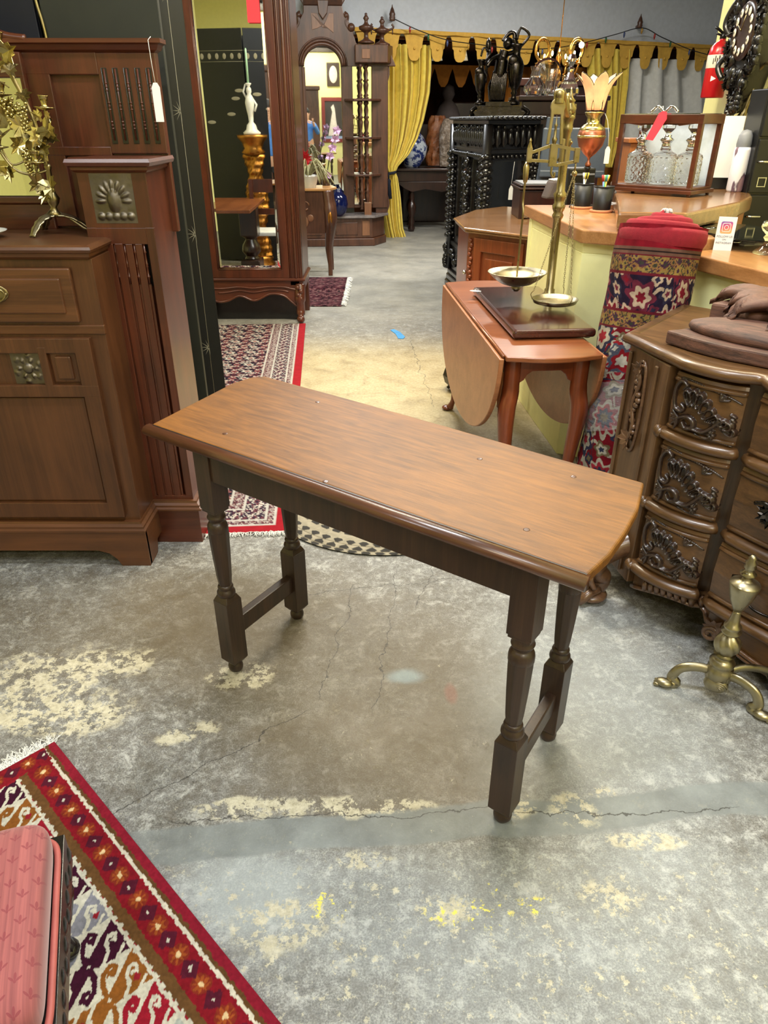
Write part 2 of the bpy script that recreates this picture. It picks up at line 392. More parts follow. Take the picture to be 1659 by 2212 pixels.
# ================================================================== the setting
def floor_material():
    t = NT('worn_concrete'); v = t.coord()
    big = t.noise(v, 1.3, 5, .6, .6); med = t.noise(v, 6, 8, .72, .6); fine = t.noise(v, 60, 6, .75); vfine = t.noise(v, 240, 3, .7)
    col = t.ramp(big, [(.3, c(118, 116, 112)), (.5, c(146, 145, 142)), (.7, c(176, 178, 178))])
    col = t.mix(t.ramp(med, [(.38, (.9,) * 3 + (1,)), (.56, (0, 0, 0, 1))]), col, c(98, 96, 88))
    col = t.mix(.6, col, t.ramp(fine, [(.34, c(66, 64, 58)), (.46, c(130, 128, 124)), (.54, c(146, 146, 142)), (.66, c(196, 196, 190))]))
    col = t.mix(t.ramp(vfine, [(.42, (.5,) * 3 + (1,)), (.56, (0, 0, 0, 1))]), col, c(66, 64, 60))
    gr_ = t.noise(v, 15, 7, .8, .4); col = t.mix(t.ramp(gr_, [(.33, (.8,) * 3 + (1,)), (.5, (0, 0, 0, 1))]), col, c(92, 84, 74)); col = t.mix(t.ramp(gr_, [(.53, (0, 0, 0, 1)), (.66, (.75,) * 3 + (1,))]), col, c(196, 196, 192))
    sep = t.add('ShaderNodeSeparateXYZ'); t.link(v, sep.inputs[0]); X, Y = sep.outputs[0], sep.outputs[1]
    def sm(val, a, b):
        mr = t.add('ShaderNodeMapRange', clamp=True); mr.interpolation_type = 'SMOOTHSTEP'
        t.link(val, mr.inputs[0]); mr.inputs[1].default_value = a; mr.inputs[2].default_value = b
        mr.inputs[3].default_value = 0; mr.inputs[4].default_value = 1; return mr.outputs[0]
    wob = t.noise(v, 5, 6, .7)
    def blob(x, y, rx, ry, soft=.6, rough=1.0, ang=0):
        mp = t.add('ShaderNodeMapping', vector_type='TEXTURE'); mp.inputs['Location'].default_value = (x, y, 0)
        mp.inputs['Scale'].default_value = (rx, ry, 1); mp.inputs['Rotation'].default_value = (0, 0, math.radians(ang)); t.link(v, mp.inputs[0])
        ln = t.add('ShaderNodeVectorMath', operation='LENGTH'); t.link(mp.outputs[0], ln.inputs[0])
        d = t.math('ADD', ln.outputs['Value'], t.math('MULTIPLY', t.math('SUBTRACT', wob, .5), 2.2 * rough))
        return sm(d, 1.0 + soft * .5, 1.0 - soft * .5)
    # tan, less worn stretch of the aisle
    aisle = t.math('MULTIPLY', sm(Y, 3.0, 3.9), sm(Y, 5.9, 4.9))
    tan = t.mix(.5, t.ramp(med, [(.35, c(150, 130, 92)), (.5, c(190, 172, 128)), (.65, c(206, 192, 150))]), t.ramp(fine, [(.35, c(150, 132, 96)), (.6, c(200, 186, 146))]))
    col = t.mix(t.math('MULTIPLY', aisle, .85), col, tan)
    far_ = t.ramp(t.noise(v, 2.5, 4), [(.35, c(140, 138, 130)), (.65, c(172, 168, 156))]); col = t.mix(t.math('MULTIPLY', sm(Y, 4.8, 7.0), .75), col, far_)
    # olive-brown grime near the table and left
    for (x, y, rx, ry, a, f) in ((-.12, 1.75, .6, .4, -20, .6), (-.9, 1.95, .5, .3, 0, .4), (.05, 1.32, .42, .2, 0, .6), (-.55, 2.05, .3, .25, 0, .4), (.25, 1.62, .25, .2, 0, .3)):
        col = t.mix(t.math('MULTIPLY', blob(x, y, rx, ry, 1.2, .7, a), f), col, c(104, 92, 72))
    # paler bluish skim near the commode and in front
    for (x, y, rx, ry, a, f) in ((.62, 1.55, .3, .5, 0, .4), (.2, .95, .9, .14, 2, .25), (-.3, .98, .14, .1, 0, .5), (.55, .7, .6, .2, 0, .25)):
        col = t.mix(t.math('MULTIPLY', blob(x, y, rx, ry, 1.2, .6, a), f), col, c(176, 184, 188))
    # smooth skim-coat band that crosses the floor in front of the table
    bc = t.math('ADD', t.math('MULTIPLY', X, .085), 1.135)
    bd = t.math('ABSOLUTE', t.math('SUBTRACT', t.math('ADD', Y, t.math('MULTIPLY', t.math('SUBTRACT', t.noise(v, 3, 4), .5), .09)), bc))
    band = t.math('MULTIPLY', sm(bd, .055, .042), sm(X, -.75, -.5))
    col = t.mix(t.math('MULTIPLY', band, .85), col, t.ramp(t.noise(v, 9, 4), [(.3, c(108, 112, 112)), (.7, c(140, 146, 146))]))
    # peeled patches of old cream coating
    sp = t.noise(v, 16, 9, .78); sp2 = t.noise(v, 38, 8, .75)
    cream = t.ramp(fine, [(.3, c(160, 152, 128)), (.6, c(206, 200, 178))])
    patches = t.math('MULTIPLY', sm(sp, .60, .612), .85)
    near = t.math('MULTIPLY', sm(Y, 1.1, .95), sm(big, .3, .5))
    col = t.mix(t.math('MULTIPLY', patches, t.math('ADD', near, .12)), col, cream)
    sp3 = t.math('MULTIPLY', sm(sp2, .585, .60), t.math('ADD', t.math('MULTIPLY', sm(Y, 1.12, .95), .9), t.math('MULTIPLY', sm(sp2, .645, .655), .8)))
    col = t.mix(t.math('MULTIPLY', sp3, .8), col, cream)
    thr = t.math('MULTIPLY', sm(t.math('ADD', t.math('MULTIPLY', sp, .6), t.math('MULTIPLY', sp2, .4)), .49, .51), .92)
    for (x, y, rx, ry, a) in ((-1.0, 1.62, .2, .16, 0), (-.86, 1.72, .12, .08, 0), (-.93, 1.5, .16, .07, 0), (-.43, 1.68, .09, .06, 0), (-.56, 1.44, .09, .035, 20),
                              (-.28, 1.19, .16, .03, 6), (-.1, 1.2, .07, .03, 0), (.47, 1.19, .06, .05, 0), (.55, 1.24, .04, .02, 0), (.33, 1.2, .05, .03, 0),
                              (-.22, .90, .1, .05, 10), (.5, .96, .08, .045, 0), (.13, .93, .06, .03, 0), (-.4, 1.2, .08, .02, 10), (.0, 1.2, .14, .02, 0), (.62, 1.1, .1, .02, 0), (-.05, 1.05, .06, .02, 0)):
        col = t.mix(t.math('MULTIPLY', blob(x, y, rx, ry, .5, 1.2, a), thr), col, cream)
    # paint drips: yellow, blue
    ysp = sm(sp2, .55, .58)
    for (x, y, rx, ry) in ((.245, .985, .012, .01), (.335, .94, .03, .012), (-.12, .945, .03, .02), (.19, .92, .06, .02)):
        col = t.mix(t.math('MULTIPLY', blob(x, y, rx * 1.6, ry * 1.6, .5, .5), ysp), col, c(226, 214, 96))
    col = t.mix(t.math('MULTIPLY', blob(.07, 1.67, .05, .03, 1, .6), .6), col, c(150, 172, 186))
    col = t.mix(t.math('MULTIPLY', blob(.2, 1.6, .018, .04, .8, .8), .5), col, c(140, 88, 74))
    # cracks
    def crack(x0, y0, x1, y1, amp=.03, wd=.0022, seed=0):
        L = math.hypot(x1 - x0, y1 - y0); a = math.atan2(y1 - y0, x1 - x0)
        mp = t.add('ShaderNodeMapping', vector_type='TEXTURE'); mp.inputs['Location'].default_value = (x0, y0, 0)
        mp.inputs['Rotation'].default_value = (0, 0, a); t.link(v, mp.inputs[0])
        sx = t.add('ShaderNodeSeparateXYZ'); t.link(mp.outputs[0], sx.inputs[0])
        off = t.math('MULTIPLY', t.math('SUBTRACT', t.noise(v, 7 + seed, 6, .6), .5), amp * 4)
        d = t.math('ABSOLUTE', t.math('ADD', sx.outputs[1], off))
        return t.math('MULTIPLY', sm(d, wd, wd * .3), t.math('MULTIPLY', sm(sx.outputs[0], 0, .05), sm(sx.outputs[0], L, L - .05)))
    for k in ((.06, 2.3, -.03, 1.5), (-.72, 1.12, -.2, 1.55), (-.2, 1.55, -.1, 2.2), (.1, 2.0, .3, 2.6), (-.55, 1.16, .9, 1.19), (.3, 4.0, .2, 5.6), (-.3, 2.1, .6, 2.25)):
        col = t.mix(t.math('MULTIPLY', crack(*k, seed=k[0]), .8), col, c(48, 46, 42))
    t.link(col, t.b.inputs['Base Color'])
    rr = t.ramp(med, [(.3, (.34,) * 3 + (1,)), (.7, (.6,) * 3 + (1,))]); t.link(rr, t.b.inputs['Roughness'])
    t.b.inputs['Specular IOR Level'].default_value = .45
    t.bump(t.math('ADD', t.math('ADD', med, t.math('MULTIPLY', fine, .5)), t.math('MULTIPLY', patches, .5)), .35, .006)
    return t.m
M['floor'] = floor_material()
mb = MB().box(-4.2, 7.2, -4.2, 17, -.06, 0); struct('floor', mb, M['floor'])
struct('ceiling', MB().box(-4.2, 7.2, -4.2, 17, 4.2, 4.3), M['ceil'])
struct('wall_left', MB().box(-4.2, -4.1, -4.2, 17, 0, 4.2), M['yellow_wall'])
struct('wall_far', MB().box(-4.2, 7.2, 16.8, 16.9, 0, 4.2), M['darkwood'])
struct('wall_right', MB().box(2.12, 2.26, -4.2, 5.42, 0, 4.2), M['yellow_wall'])
struct('wall_outer', MB().box(7.1, 7.2, -4.2, 17, 0, 4.2), M['gray_wall'])
struct('wall_rear', MB().box(-4.1, 2.12, -3.65, -3.5, 0, 4.2), M['yellow_wall'])
# canopy line: plan direction of the valance across the back of the shop
CA, CB = Vector((-.62, 10.72)), Vector((5.2, 12.75)); CD = (CB - CA); CLEN = CD.length; CU = CD.normalized(); CN = Vector((CU.y, -CU.x))
CRZ = math.atan2(CU.y, CU.x)
mb = MB(); mb.T = at((CA.x, CA.y, 0), CRZ); mb.box(-4.2, CLEN + 1.5, .12, .24, 2.42, 4.2); mb.box(-4.2, .25, .12, .24, 0, 2.42)
struct('wall_back', mb, M['gray_wall'])
# light fittings: a white housing with a glowing tube
M['tube'] = emit('lamp_tube', (1, 1, 1, 1), 6.0)
first = None
for i, (n, lo, sz, pw, co) in enumerate(FIX):
    lab = ['white ceiling light fitting above the small oak table', 'white ceiling light fitting above the pink footstool corner', 'white ceiling light fitting behind and right of the camera',
           'white ceiling light fitting above the drop-leaf table', 'white ceiling light fitting in front of the arched mirror', 'white ceiling light fitting before the yellow canopy',
           'white ceiling light fitting by the left wall', 'white ceiling light fitting by the rear yellow wall', 'white ceiling light fitting added above the counter to brighten the right wall'][i]
    if first is None:
        first = thing('ceiling_light', lab, 'light', (lo[0], lo[1], lo[2] + .02), 0, 'ceiling light fittings')
        mb = MB(); mb.T = at((lo[0], lo[1], lo[2] + .02)); mb.box(-.62, .62, -.14, .14, .03, .09)
        mb.box(-.01, .01, -.01, .01, .09, 4.2 - lo[2] - .02)
        obj('housing', mb, M['white'], first, .005, world=True)
        mb = MB(); mb.T = at((lo[0], lo[1], lo[2] + .02)); mb.tube([(-.58, .06, .015), (.58, .06, .015)], .013); mb.tube([(-.58, -.06, .015), (.58, -.06, .015)], .013)
        obj('lamp_tube', mb, M['tube'], first, world=True)
    else:
        dup(first, (lo[0], lo[1], lo[2] + .02), 0, lab)
# ================================================================== pattern helpers for carpets
def colgrid(name, mb_fn, nu, nv, colfn, mat, parent=None, kind=None, world=False, T=None, solid=0):
    # a dense sheet whose woven pattern is stored per vertex
    me = bpy.data.meshes.new(name)
    U, V = np.meshgrid(np.linspace(0, 1, nu), np.linspace(0, 1, nv)); U = U.ravel(); V = V.ravel()
    P = mb_fn(U, V)
    if T is not None: P = np.c_[P, np.ones(len(P))] @ np.array(T).T; P = P[:, :3]
    idx = np.arange(nu * nv).reshape(nv, nu)
    F = np.stack([idx[:-1, :-1], idx[:-1, 1:], idx[1:, 1:], idx[1:, :-1]], -1).reshape(-1, 4)
    me.vertices.add(len(P)); me.vertices.foreach_set('co', P.astype(np.float32).ravel())
    me.loops.add(F.size); me.loops.foreach_set('vertex_index', F.ravel().astype(np.int32))
    me.polygons.add(len(F)); me.polygons.foreach_set('loop_start', np.arange(0, F.size, 4, dtype=np.int32)); me.polygons.foreach_set('loop_total', np.full(len(F), 4, dtype=np.int32))
    me.update(); me.validate()
    col = colfn(U, V); a = me.color_attributes.new('Col', 'FLOAT_COLOR', 'POINT'); a.data.foreach_set('color', np.c_[col, np.ones(len(col))].astype(np.float32).ravel())
    me.polygons.foreach_set('use_smooth', [True] * len(F)); me.materials.append(mat)
    o = bpy.data.objects.new(name, me); C.objects.link(o)
    if parent is not None: o.parent = parent; WM[o.name] = WM[parent.name]
    else: WM[o.name] = Matrix.Identity(4)
    if solid:
        m = o.modifiers.new('thick', 'SOLIDIFY'); m.thickness = solid; m.offset = -1
    return o
def L3(r, g, b): return np.array(c(r, g, b)[:3])
def vnoise(x, y, s=1.0, seed=0):
    x = x * s; y = y * s; xi = np.floor(x).astype(int); yi = np.floor(y).astype(int); fx = x - xi; fy = y - yi
    def h(a, b): n = np.sin(a * 127.1 + b * 311.7 + seed * 74.7) * 43758.5453; return n - np.floor(n)
    fx = fx * fx * (3 - 2 * fx); fy = fy * fy * (3 - 2 * fy)
    return (h(xi, yi) * (1 - fx) + h(xi + 1, yi) * fx) * (1 - fy) + (h(xi, yi + 1) * (1 - fx) + h(xi + 1, yi + 1) * fx) * fy
def put(col, mask, rgb): col[mask] = rgb
def rosette(col, x, y, cx, cy, r, cols, petals=8, ang=0):
    dx, dy = x - cx, y - cy; d = np.hypot(dx, dy); th = np.arctan2(dy, dx) + ang
    rr = r * (1 + .16 * np.cos(petals * th))
    for k, cc in enumerate(cols): put(col, d < rr * (1 - k / len(cols)), cc)
def persian(x, y, ground, pal, p=.16, seed=0, dens=1.0):
    # field of rosettes, leaves and vine lines on a ground colour
    col = np.tile(ground, (len(x), 1)); wx = x + .02 * (vnoise(x, y, 14, seed) - .5); wy = y + .02 * (vnoise(x, y, 14, seed + 3) - .5)
    v1 = np.abs(np.sin(wx * PI / p) + np.cos(wy * PI / p + np.sin(wx * 2 * PI / p)))
    put(col, v1 < .09, pal[0])
    v2 = np.abs(np.sin((wx + wy) * PI / p * 1.3 + seed) - np.cos((wx - wy) * PI / p * 1.1))
    put(col, v2 < .07, pal[1])
    for k, (ox, oy, rr, cs, pt) in enumerate(((0, 0, .34, (0, 2, 1, 3), 8), (.5, .5, .3, (1, 0, 2), 6), (.5, 0, .16, (2, 3), 5), (0, .5, .18, (3, 0, 1), 5), (.25, .25, .11, (0, 2), 4), (.75, .25, .12, (1, 3), 4), (.25, .75, .12, (1, 2), 4), (.75, .75, .11, (0, 3), 4))):
        ix = np.round(wx / p - ox); iy = np.round(wy / p - oy); dx = wx - (ix + ox) * p; dy = wy - (iy + oy) * p
        th = np.arctan2(dy, dx); d = np.hypot(dx, dy); R = rr * p * dens * (1 + .2 * np.cos(pt * th + k))
        n = len(cs)
        for q, ci in enumerate(cs): put(col, d < R * (1 - q / n), pal[ci])
    g = .86 + .28 * vnoise(x, y, 160, seed)
    return col * g[:, None]
M['carpet'] = vcol('wool_carpet', .95, .5, 420)
M['carpet_far'] = vcol('wool_carpet_flat', .95, .3, 200)
# ================================================================== small oak table, the subject
O = (-.003, 1.57, 0)
tb = thing('side_table', 'narrow oak table with turned legs standing in the middle of the concrete floor', 'table', O, math.radians(-36))
top = [(-.619, -.199), (-.2, -.2), (.15, -.2), (.600, -.199), (.607, -.112), (.602, -.01), (.590, .1), (.560, .226), (.3, .238), (.06, .25), (-.3, .264), (-.662, .273), (-.69, .235), (-.694, .161), (-.664, .019), (-.64, -.1)]
mb = MB(); mb.prism(top, .766, .79); obj('tabletop', mb, M['table_top'], tb, .006, seg=3)
tabtop = bpy.data.objects['tabletop']
edge = MB(); edge.sweep([(-.626, -.212), (-.2, -.213), (.15, -.213), (.604, -.212)], [(-.012, .762), (.006, .763), (.014, .770), (.016, .778), (.010, .787), (-.0, .7905), (-.012, .7905)], smooth=True)
obj('edge_moulding', edge, M['table_edge'], tb)['label'] = 'darker rounded front edge'
gv = MB(); gv.box(-.61, .598, -.2035, -.2, .7885, .7908); obj('seam', gv, M['black'], tb)
pegs = MB()
for (x, y) in ((-.41, -.13), (-.37, .19), (.44, -.12), (.42, .16), (-.02, -.19), (.2, .12)): pegs.lathe([(.007, .789), (.007, .7904), (.005, .7906)], (x, y, 0), 10)
obj('peg', pegs, M['table_edge'], tb)
ap = MB(); ap.box(-.45, .475, -.183, -.163, .668, .766); obj('front_apron', ap, M['table_dark'], tb, .002)
ap = MB(); ap.box(-.47, .455, .145, .165, .668, .766); obj('rear_apron', ap, M['table_dark'], tb, .002)
oge = [(-.15, .766), (-.15, .60)] + [(-.147, .600), (-.135, .612), (-.125, .632), (-.108, .648), (-.09, .655), (-.07, .665), (-.05, .672), (0, .674), (.05, .672), (.07, .665), (.09, .655), (.108, .648), (.125, .632), (.135, .612), (.147, .600)] + [(.15, .60), (.15, .766)]
for sx in (-.465, .463):
    m2 = MB(); m2.T = at((sx, -.0, 0), PI / 2); m2.ext(oge, -.01, .01); obj('end_apron', m2, M['table_dark'], tb, .001)
def leg_mb(x, y, rz=0):
    m = MB(); m.T = at((x, y, 0), rz); h = .0285
    m.box(-h, h, -h, h, .575, .766)
    m.prism([(h * .9 * a, h * .9 * b) for a, b in ((-1, -1), (1, -1), (1, 1), (-1, 1))], .566, .575)
    m.lathe([(.024, .566), (.0225, .556), (.025, .55), (.0265, .546), (.0245, .541), (.021, .538), (.0205, .532), (.024, .529), (.0275, .522), (.0288, .512), (.0285, .50)], seg=24)
    m.lathe([(.0292, .512), (.029, .49), (.0262, .42), (.0222, .35), (.0195, .325), (.018, .318)], seg=8, smooth=False)
    m.lathe([(.018, .322), (.0215, .318), (.023, .313), (.0205, .308), (.0225, .304), (.0265, .298), (.0272, .291), (.025, .284)], seg=24)
    # long square block with chamfered ends
    for z0, z1, a, b in ((.268, .286, h, .020), (.048, .034, h, .019)):
        v = [(s * a, t * a, z0) for s, t in ((-1, -1), (1, -1), (1, 1), (-1, 1))] + [(s * b, t * b, z1) for s, t in ((-1, -1), (1, -1), (1, 1), (-1, 1))]
        m.add(v, [(0, 1, 5, 4), (1, 2, 6, 5), (2, 3, 7, 6), (3, 0, 4, 7), (4, 5, 6, 7), (3, 2, 1, 0)])
    m.box(-h, h, -h, h, .048, .268)
    m.lathe([(.016, .036), (.0165, .033), (.0205, .028), (.0232, .018), (.0222, .008), (.017, 0)], seg=20)
    return m
for (x, y) in ((.475, -.155), (.455, .15), (-.45, -.16), (-.475, .15)):
    obj('leg', leg_mb(x, y), M['table_dark'], tb, .0015)
for (x0, x1) in ((.474, .456), (-.452, -.474)):
    m = MB(); m.add([(x0 - .014, -.15, .125), (x0 + .014, -.15, .125), (x1 + .014, .145, .125), (x1 - .014, .145, .125), (x0 - .014, -.15, .185), (x0 + .014, -.15, .185), (x1 + .014, .145, .185), (x1 - .014, .145, .185)],
          [(0, 3, 2, 1), (4, 5, 6, 7), (0, 1, 5, 4), (1, 2, 6, 5), (2, 3, 7, 6), (3, 0, 4, 7)])
    obj('stretcher', m, M['table_dark'], tb, .004)

# ================================================================== red border carpet in the left foreground
RC = Vector((-.898, 1.392)); d1 = Vector((.697, -.682)).normalized(); d2 = Vector((-d1.y, d1.x)) * -1   # d1 along the edge, d2 inward
RL, RW = 1.35, 1.0
def rugpos(U, V): return np.c_[RC.x + d1.x * U * RL + d2.x * V * RW, RC.y + d1.y * U * RL + d2.y * V * RW, .009 + .0008 * np.sin(U * 400) * 0]
def kilim(U, V):
    s = U * RL; t = V * RW; n = (vnoise(s, t, 130, 1) - .5) * .006; s0, t0 = s, t; t = t + n; s = s + n
    q = np.minimum(s + .0, 9)
    col = np.tile(L3(146, 26, 44), (len(s), 1)) 
    ivory = L3(206, 202, 188); brown = L3(104, 72, 40); red = L3(132, 20, 34); dred = L3(84, 22, 42); rust = L3(158, 78, 36)
    def flowers(mask, along, off, wdt):
        put(col, mask, red)
        per = .082; k = np.round(along / per); a = along - k * per; dd = np.hypot(a, off)
        put(col, mask & (dd < wdt * .36) & (k.astype(int) % 1 == 0), L3(130, 44, 30))
        th = np.arctan2(off, a); put(col, mask & (dd < wdt * (.23 + .09 * np.cos(8 * th))), rust)
        put(col, mask & (dd < wdt * .1), L3(226, 196, 150))
        a2 = np.abs(along - (k + .5) * per); a3 = np.abs(along - (k - .5) * per); a2 = np.minimum(a2, a3)
        put(col, mask & (np.abs(a2) + np.abs(off) < wdt * .38), dred); put(col, mask & (np.abs(a2) + np.abs(off) < wdt * .08), ivory)
    edge = np.minimum(t, s * 1.0 + .018)
    put(col, edge < .02, L3(138, 26, 46)); put(col, (t >= .020) & (t < .028), brown * .9)
    put(col, (t >= .028) & (t < .036), L3(214, 206, 190))
    m = (t >= .036) & (t < .096); flowers(m, s, t - .066, .06)
    m = (s < .055) & (t > .03); flowers(m, t, s - .026, .055)
    bm = (t >= .096) & (t < .119) & (s > .055); put(col, bm, brown)
    F0, F1 = .121, .292
    fm = (t >= F0 - .003 + .002 * np.sign(np.sin(s * 260))) & (t < F1 + .003 + .002 * np.sign(np.sin(s * 260))) & (s > .06); put(col, fm, ivory)
    # hooked S motifs leaning across the ivory band
    pal = [L3(60, 14, 40), L3(140, 86, 34), L3(150, 24, 44), L3(176, 182, 176), L3(60, 14, 40), L3(134, 134, 146)]
    per = .088; b = (t - (F0 + F1) / 2) / ((F1 - F0) / 2); sl = s - .105 - .020 * b; k = np.round(sl / per).astype(int)
    def seg(pts, wd, A, sg):
        mm = np.zeros(len(A), bool)
        for (x0, y0), (x1, y1) in zip(pts[:-1], pts[1:]):
            px, py = A * sg - x0, b * sg - y0; ux, uy = x1 - x0, y1 - y0; L = ux * ux + uy * uy
            h = np.clip((px * ux + py * uy) / L, 0, 1); mm |= np.hypot(px - h * ux, py - h * uy) < wd
        return mm
    A = (sl - k * per) / per; P_ = np.array(pal)
    wedge = (np.abs(A) < .10 + .40 * np.abs(b) ** .9) & (np.abs(b) < .93); cc = P_[k % 6]; q = fm & wedge; col[q] = cc[q]
    for dk in (0, 1, -1):                      # hooks may reach into the neighbouring cell
        Ak = A - dk; ck = P_[(k + dk) % 6]
        for sg in (1, -1):
            h = fm & seg([(.05, .0), (.34, .02), (.56, .16), (.60, .36), (.48, .46), (.40, .34), (.46, .26)], .062, Ak, sg); col[h] = ck[h]
    for sg in (1, -1):
        put(col, fm & seg([(-.22, .30), (-.10, .50), (.12, .56), (.22, .70), (.10, .82), (-.02, .74), (.06, .68)], .046, A, sg), ivory)
        put(col, fm & seg([(-.36, .62), (-.26, .86)], .04, A, sg), ivory)
        put(col, fm & (np.abs(A * sg + .12) + np.abs(b * sg - .70) * .9 < .10) & (k % 2 == 1), L3(146, 30, 44))
    put(col, fm & (np.abs(A) + np.abs(b) * .8 < .055), ivory)
    put(col, (t >= F1 + .003) & (t < F1 + .03) & (s > .06), brown)
    m = (t >= F1 + .03) & (t < F1 + .09) & (s > .06); flowers(m, s + .03, t - F1 - .06, .06)
    f = (t >= F1 + .09) & (s > .12); put(col, f, L3(150, 160, 148))
    th = np.arctan2(t - .52, s - .52); d = np.hypot(t - .52, s - .50); R = .11 * (1 + .12 * np.sign(np.cos(9 * th)) + .1 * vnoise(s, t, 30, 5))
    put(col, f & (d < R + .006), L3(130, 40, 40)); put(col, f & (d < R), L3(176, 154, 84))
    put(col, f & (d < R) & (vnoise(s, t, 26, 8) > .6), L3(116, 96, 52)); put(col, f & (d < R * .5), L3(130, 30, 48)); put(col, f & (d < R * .2), L3(176, 154, 84))
    return col * .86 * (.8 + .36 * vnoise(s0, t0, 210, 2))[:, None] * (.93 + .14 * vnoise(s0, t0, 18, 3))[:, None]
rg = colgrid('carpet', rugpos, 620, 460, kilim, M['carpet'], solid=.009)
rg.name = 'carpet'; tag(rg, 'red bordered carpet with ivory hooked band lying in the near left corner', 'carpet')
fr = MB(); rnd = random.Random(3)
for i in range(520):
    f = rnd.random() * .42; bx = RC + d2 * f; n = -d1; L = rnd.uniform(.02, .062); a = rnd.gauss(0, .55)
    dirv = Vector((n.x * math.cos(a) - n.y * math.sin(a), n.x * math.sin(a) + n.y * math.cos(a))); cv = rnd.uniform(-.8, .8)
    p = [(bx.x, bx.y, .008)]
    for q in range(1, 5):
        a2 = cv * q / 4; dd = Vector((dirv.x * math.cos(a2) - dirv.y * math.sin(a2), dirv.x * math.sin(a2) + dirv.y * math.cos(a2)))
        p.append((bx.x + dd.x * L * q / 4, bx.y + dd.y * L * q / 4, .004 + rnd.uniform(0, .014) * math.sin(q)** 2))
    fr.tube(p, rnd.uniform(.0008, .0018), 5)
o = obj('fringe', fr, M['fringe'], rg); o['label'] = 'white cotton fringe'; o['kind'] = 'stuff'

# ================================================================== pink upholstered footstool
def pink_material():
    t = NT('pink_fabric'); t.set(Roughness=.75); v = t.coord()
    vs = t.coord(scale=(140, 3, 3)); st = t.noise(vs, 1.4, 3)
    base = t.ramp(st, [(.3, c(122, 58, 62)), (.7, c(156, 84, 84))])
    sep = t.add('ShaderNodeSeparateXYZ'); t.link(v, sep.inputs[0])
    def motif(ox, oy):
        px, py = .040, .046
        fx = t.math('SUBTRACT', t.math('FRACT', t.math('ADD', t.math('DIVIDE', sep.outputs[0], px), ox)), .5)
        fy = t.math('SUBTRACT', t.math('FRACT', t.math('ADD', t.math('DIVIDE', sep.outputs[1], py), oy)), .5)
        out = None
        for cx, cy, ax, rx, ry in ((0, .05, 0, .05, .13), (-.13, -.02, .9, .04, .12), (.13, -.02, -.9, .04, .12), (0, -.12, 0, .05, .05)):
            dx = t.math('SUBTRACT', fx, cx); dy = t.math('SUBTRACT', fy, cy); ca, sa = math.cos(ax), math.sin(ax)
            rx_ = t.math('DIVIDE', t.math('ADD', t.math('MULTIPLY', dx, ca), t.math('MULTIPLY', dy, sa)), rx)
            ry_ = t.math('DIVIDE', t.math('SUBTRACT', t.math('MULTIPLY', dy, ca), t.math('MULTIPLY', dx, sa)), ry)
            d = t.math('ADD', t.math('MULTIPLY', rx_, rx_), t.math('MULTIPLY', ry_, ry_)); mk = t.math('LESS_THAN', d, 1.0)
            out = mk if out is None else t.math('MAXIMUM', out, mk)
        return out
    mk = t.math('MAXIMUM', motif(0, 0), motif(.5, .5))
    t.link(t.mix(t.math('MULTIPLY', mk, .8), base, c(120, 40, 52)), t.b.inputs['Base Color'])
    t.b.inputs['Sheen Weight'].default_value = .3; t.bump(st, .2, .001); return t.m
M['pinkfab'] = pink_material()
SR = math.radians(19.7)
fs = thing('footstool', 'long pink flower-patterned footstool with dark carved rails standing on the red bordered carpet', 'footstool', (-.674, .656, .009), SR)
def cushion(u, v):
    th = u * 2 * PI; ph = (v - .5) * PI
    sx = math.copysign(abs(math.cos(th)) ** .35, math.cos(th)); sy = math.copysign(abs(math.sin(th)) ** .18, math.sin(th))
    r = math.cos(ph) ** .35 if abs(v - .5) < .499 else 0
    return (.13 * sx * r, .185 * sy * r, .345 + .05 * math.copysign(abs(math.sin(ph)) ** .7, math.sin(ph)))
mb = MB(); mb.grid(cushion, 72, 25, cu=True); obj('cushion', mb, M['pinkfab'], fs)
pp = []
for k in range(60):
    th = 2 * PI * k / 60; pp.append((.133 * math.copysign(abs(math.cos(th)) ** .35, math.cos(th)), .188 * math.copysign(abs(math.sin(th)) ** .18, math.sin(th)), .312))
mb = MB(); mb.tube(pp, .006, closed=True); obj('piping', mb, plain('pink_piping', c(170, 88, 84), .6), fs)
mb = MB(); mb.box(-.14, .14, -.195, .195, .225, .302)
for k in range(13):
    for sx in (-1, 1): mb.ball((sx * .138, -.18 + k * .03, .258 + .012 * math.sin(k * 2.1)), (.006, .016, .018))
for (a, b) in (((-.14, -.195), (.14, -.195)), ((-.14, .195), (.14, .195))): mb.tube([(a[0], a[1], .24), (b[0], b[1], .24)], .009)
obj('carved_rail', mb, M['ebony'], fs, .006)
for sx in (-1, 1):
    for sy in (-1, 1):
        m = MB(); m.tube(spline([(sx * .10, sy * .16, .24), (sx * .105, sy * .165, .19), (sx * .085, sy * .15, .1), (sx * .09, sy * .155, .02)], 5), [.024] * 5 + [.03] * 5 + [.018] * 5 + [.022]); m.ball((sx * .09, sy * .155, .018), (.024, .024, .018))
        obj('leg', m, M['ebony'], fs)
# ================================================================== big mahogany sideboard on the left
SBX = -1.75                                   # centre line of the sideboard
sb = thing('sideboard', 'tall reddish mahogany sideboard with embossed metal tiles filling the left edge', 'sideboard', (SBX, 2.5, 0))
def W(): return MB()
R0 = -.915; L0 = 2 * SBX - R0                # body of the projecting middle
m = W(); m.box(L0, R0, 2.325, 2.74, .17, 1.12); obj('body', m, M['mahog'], sb, .002, world=True)
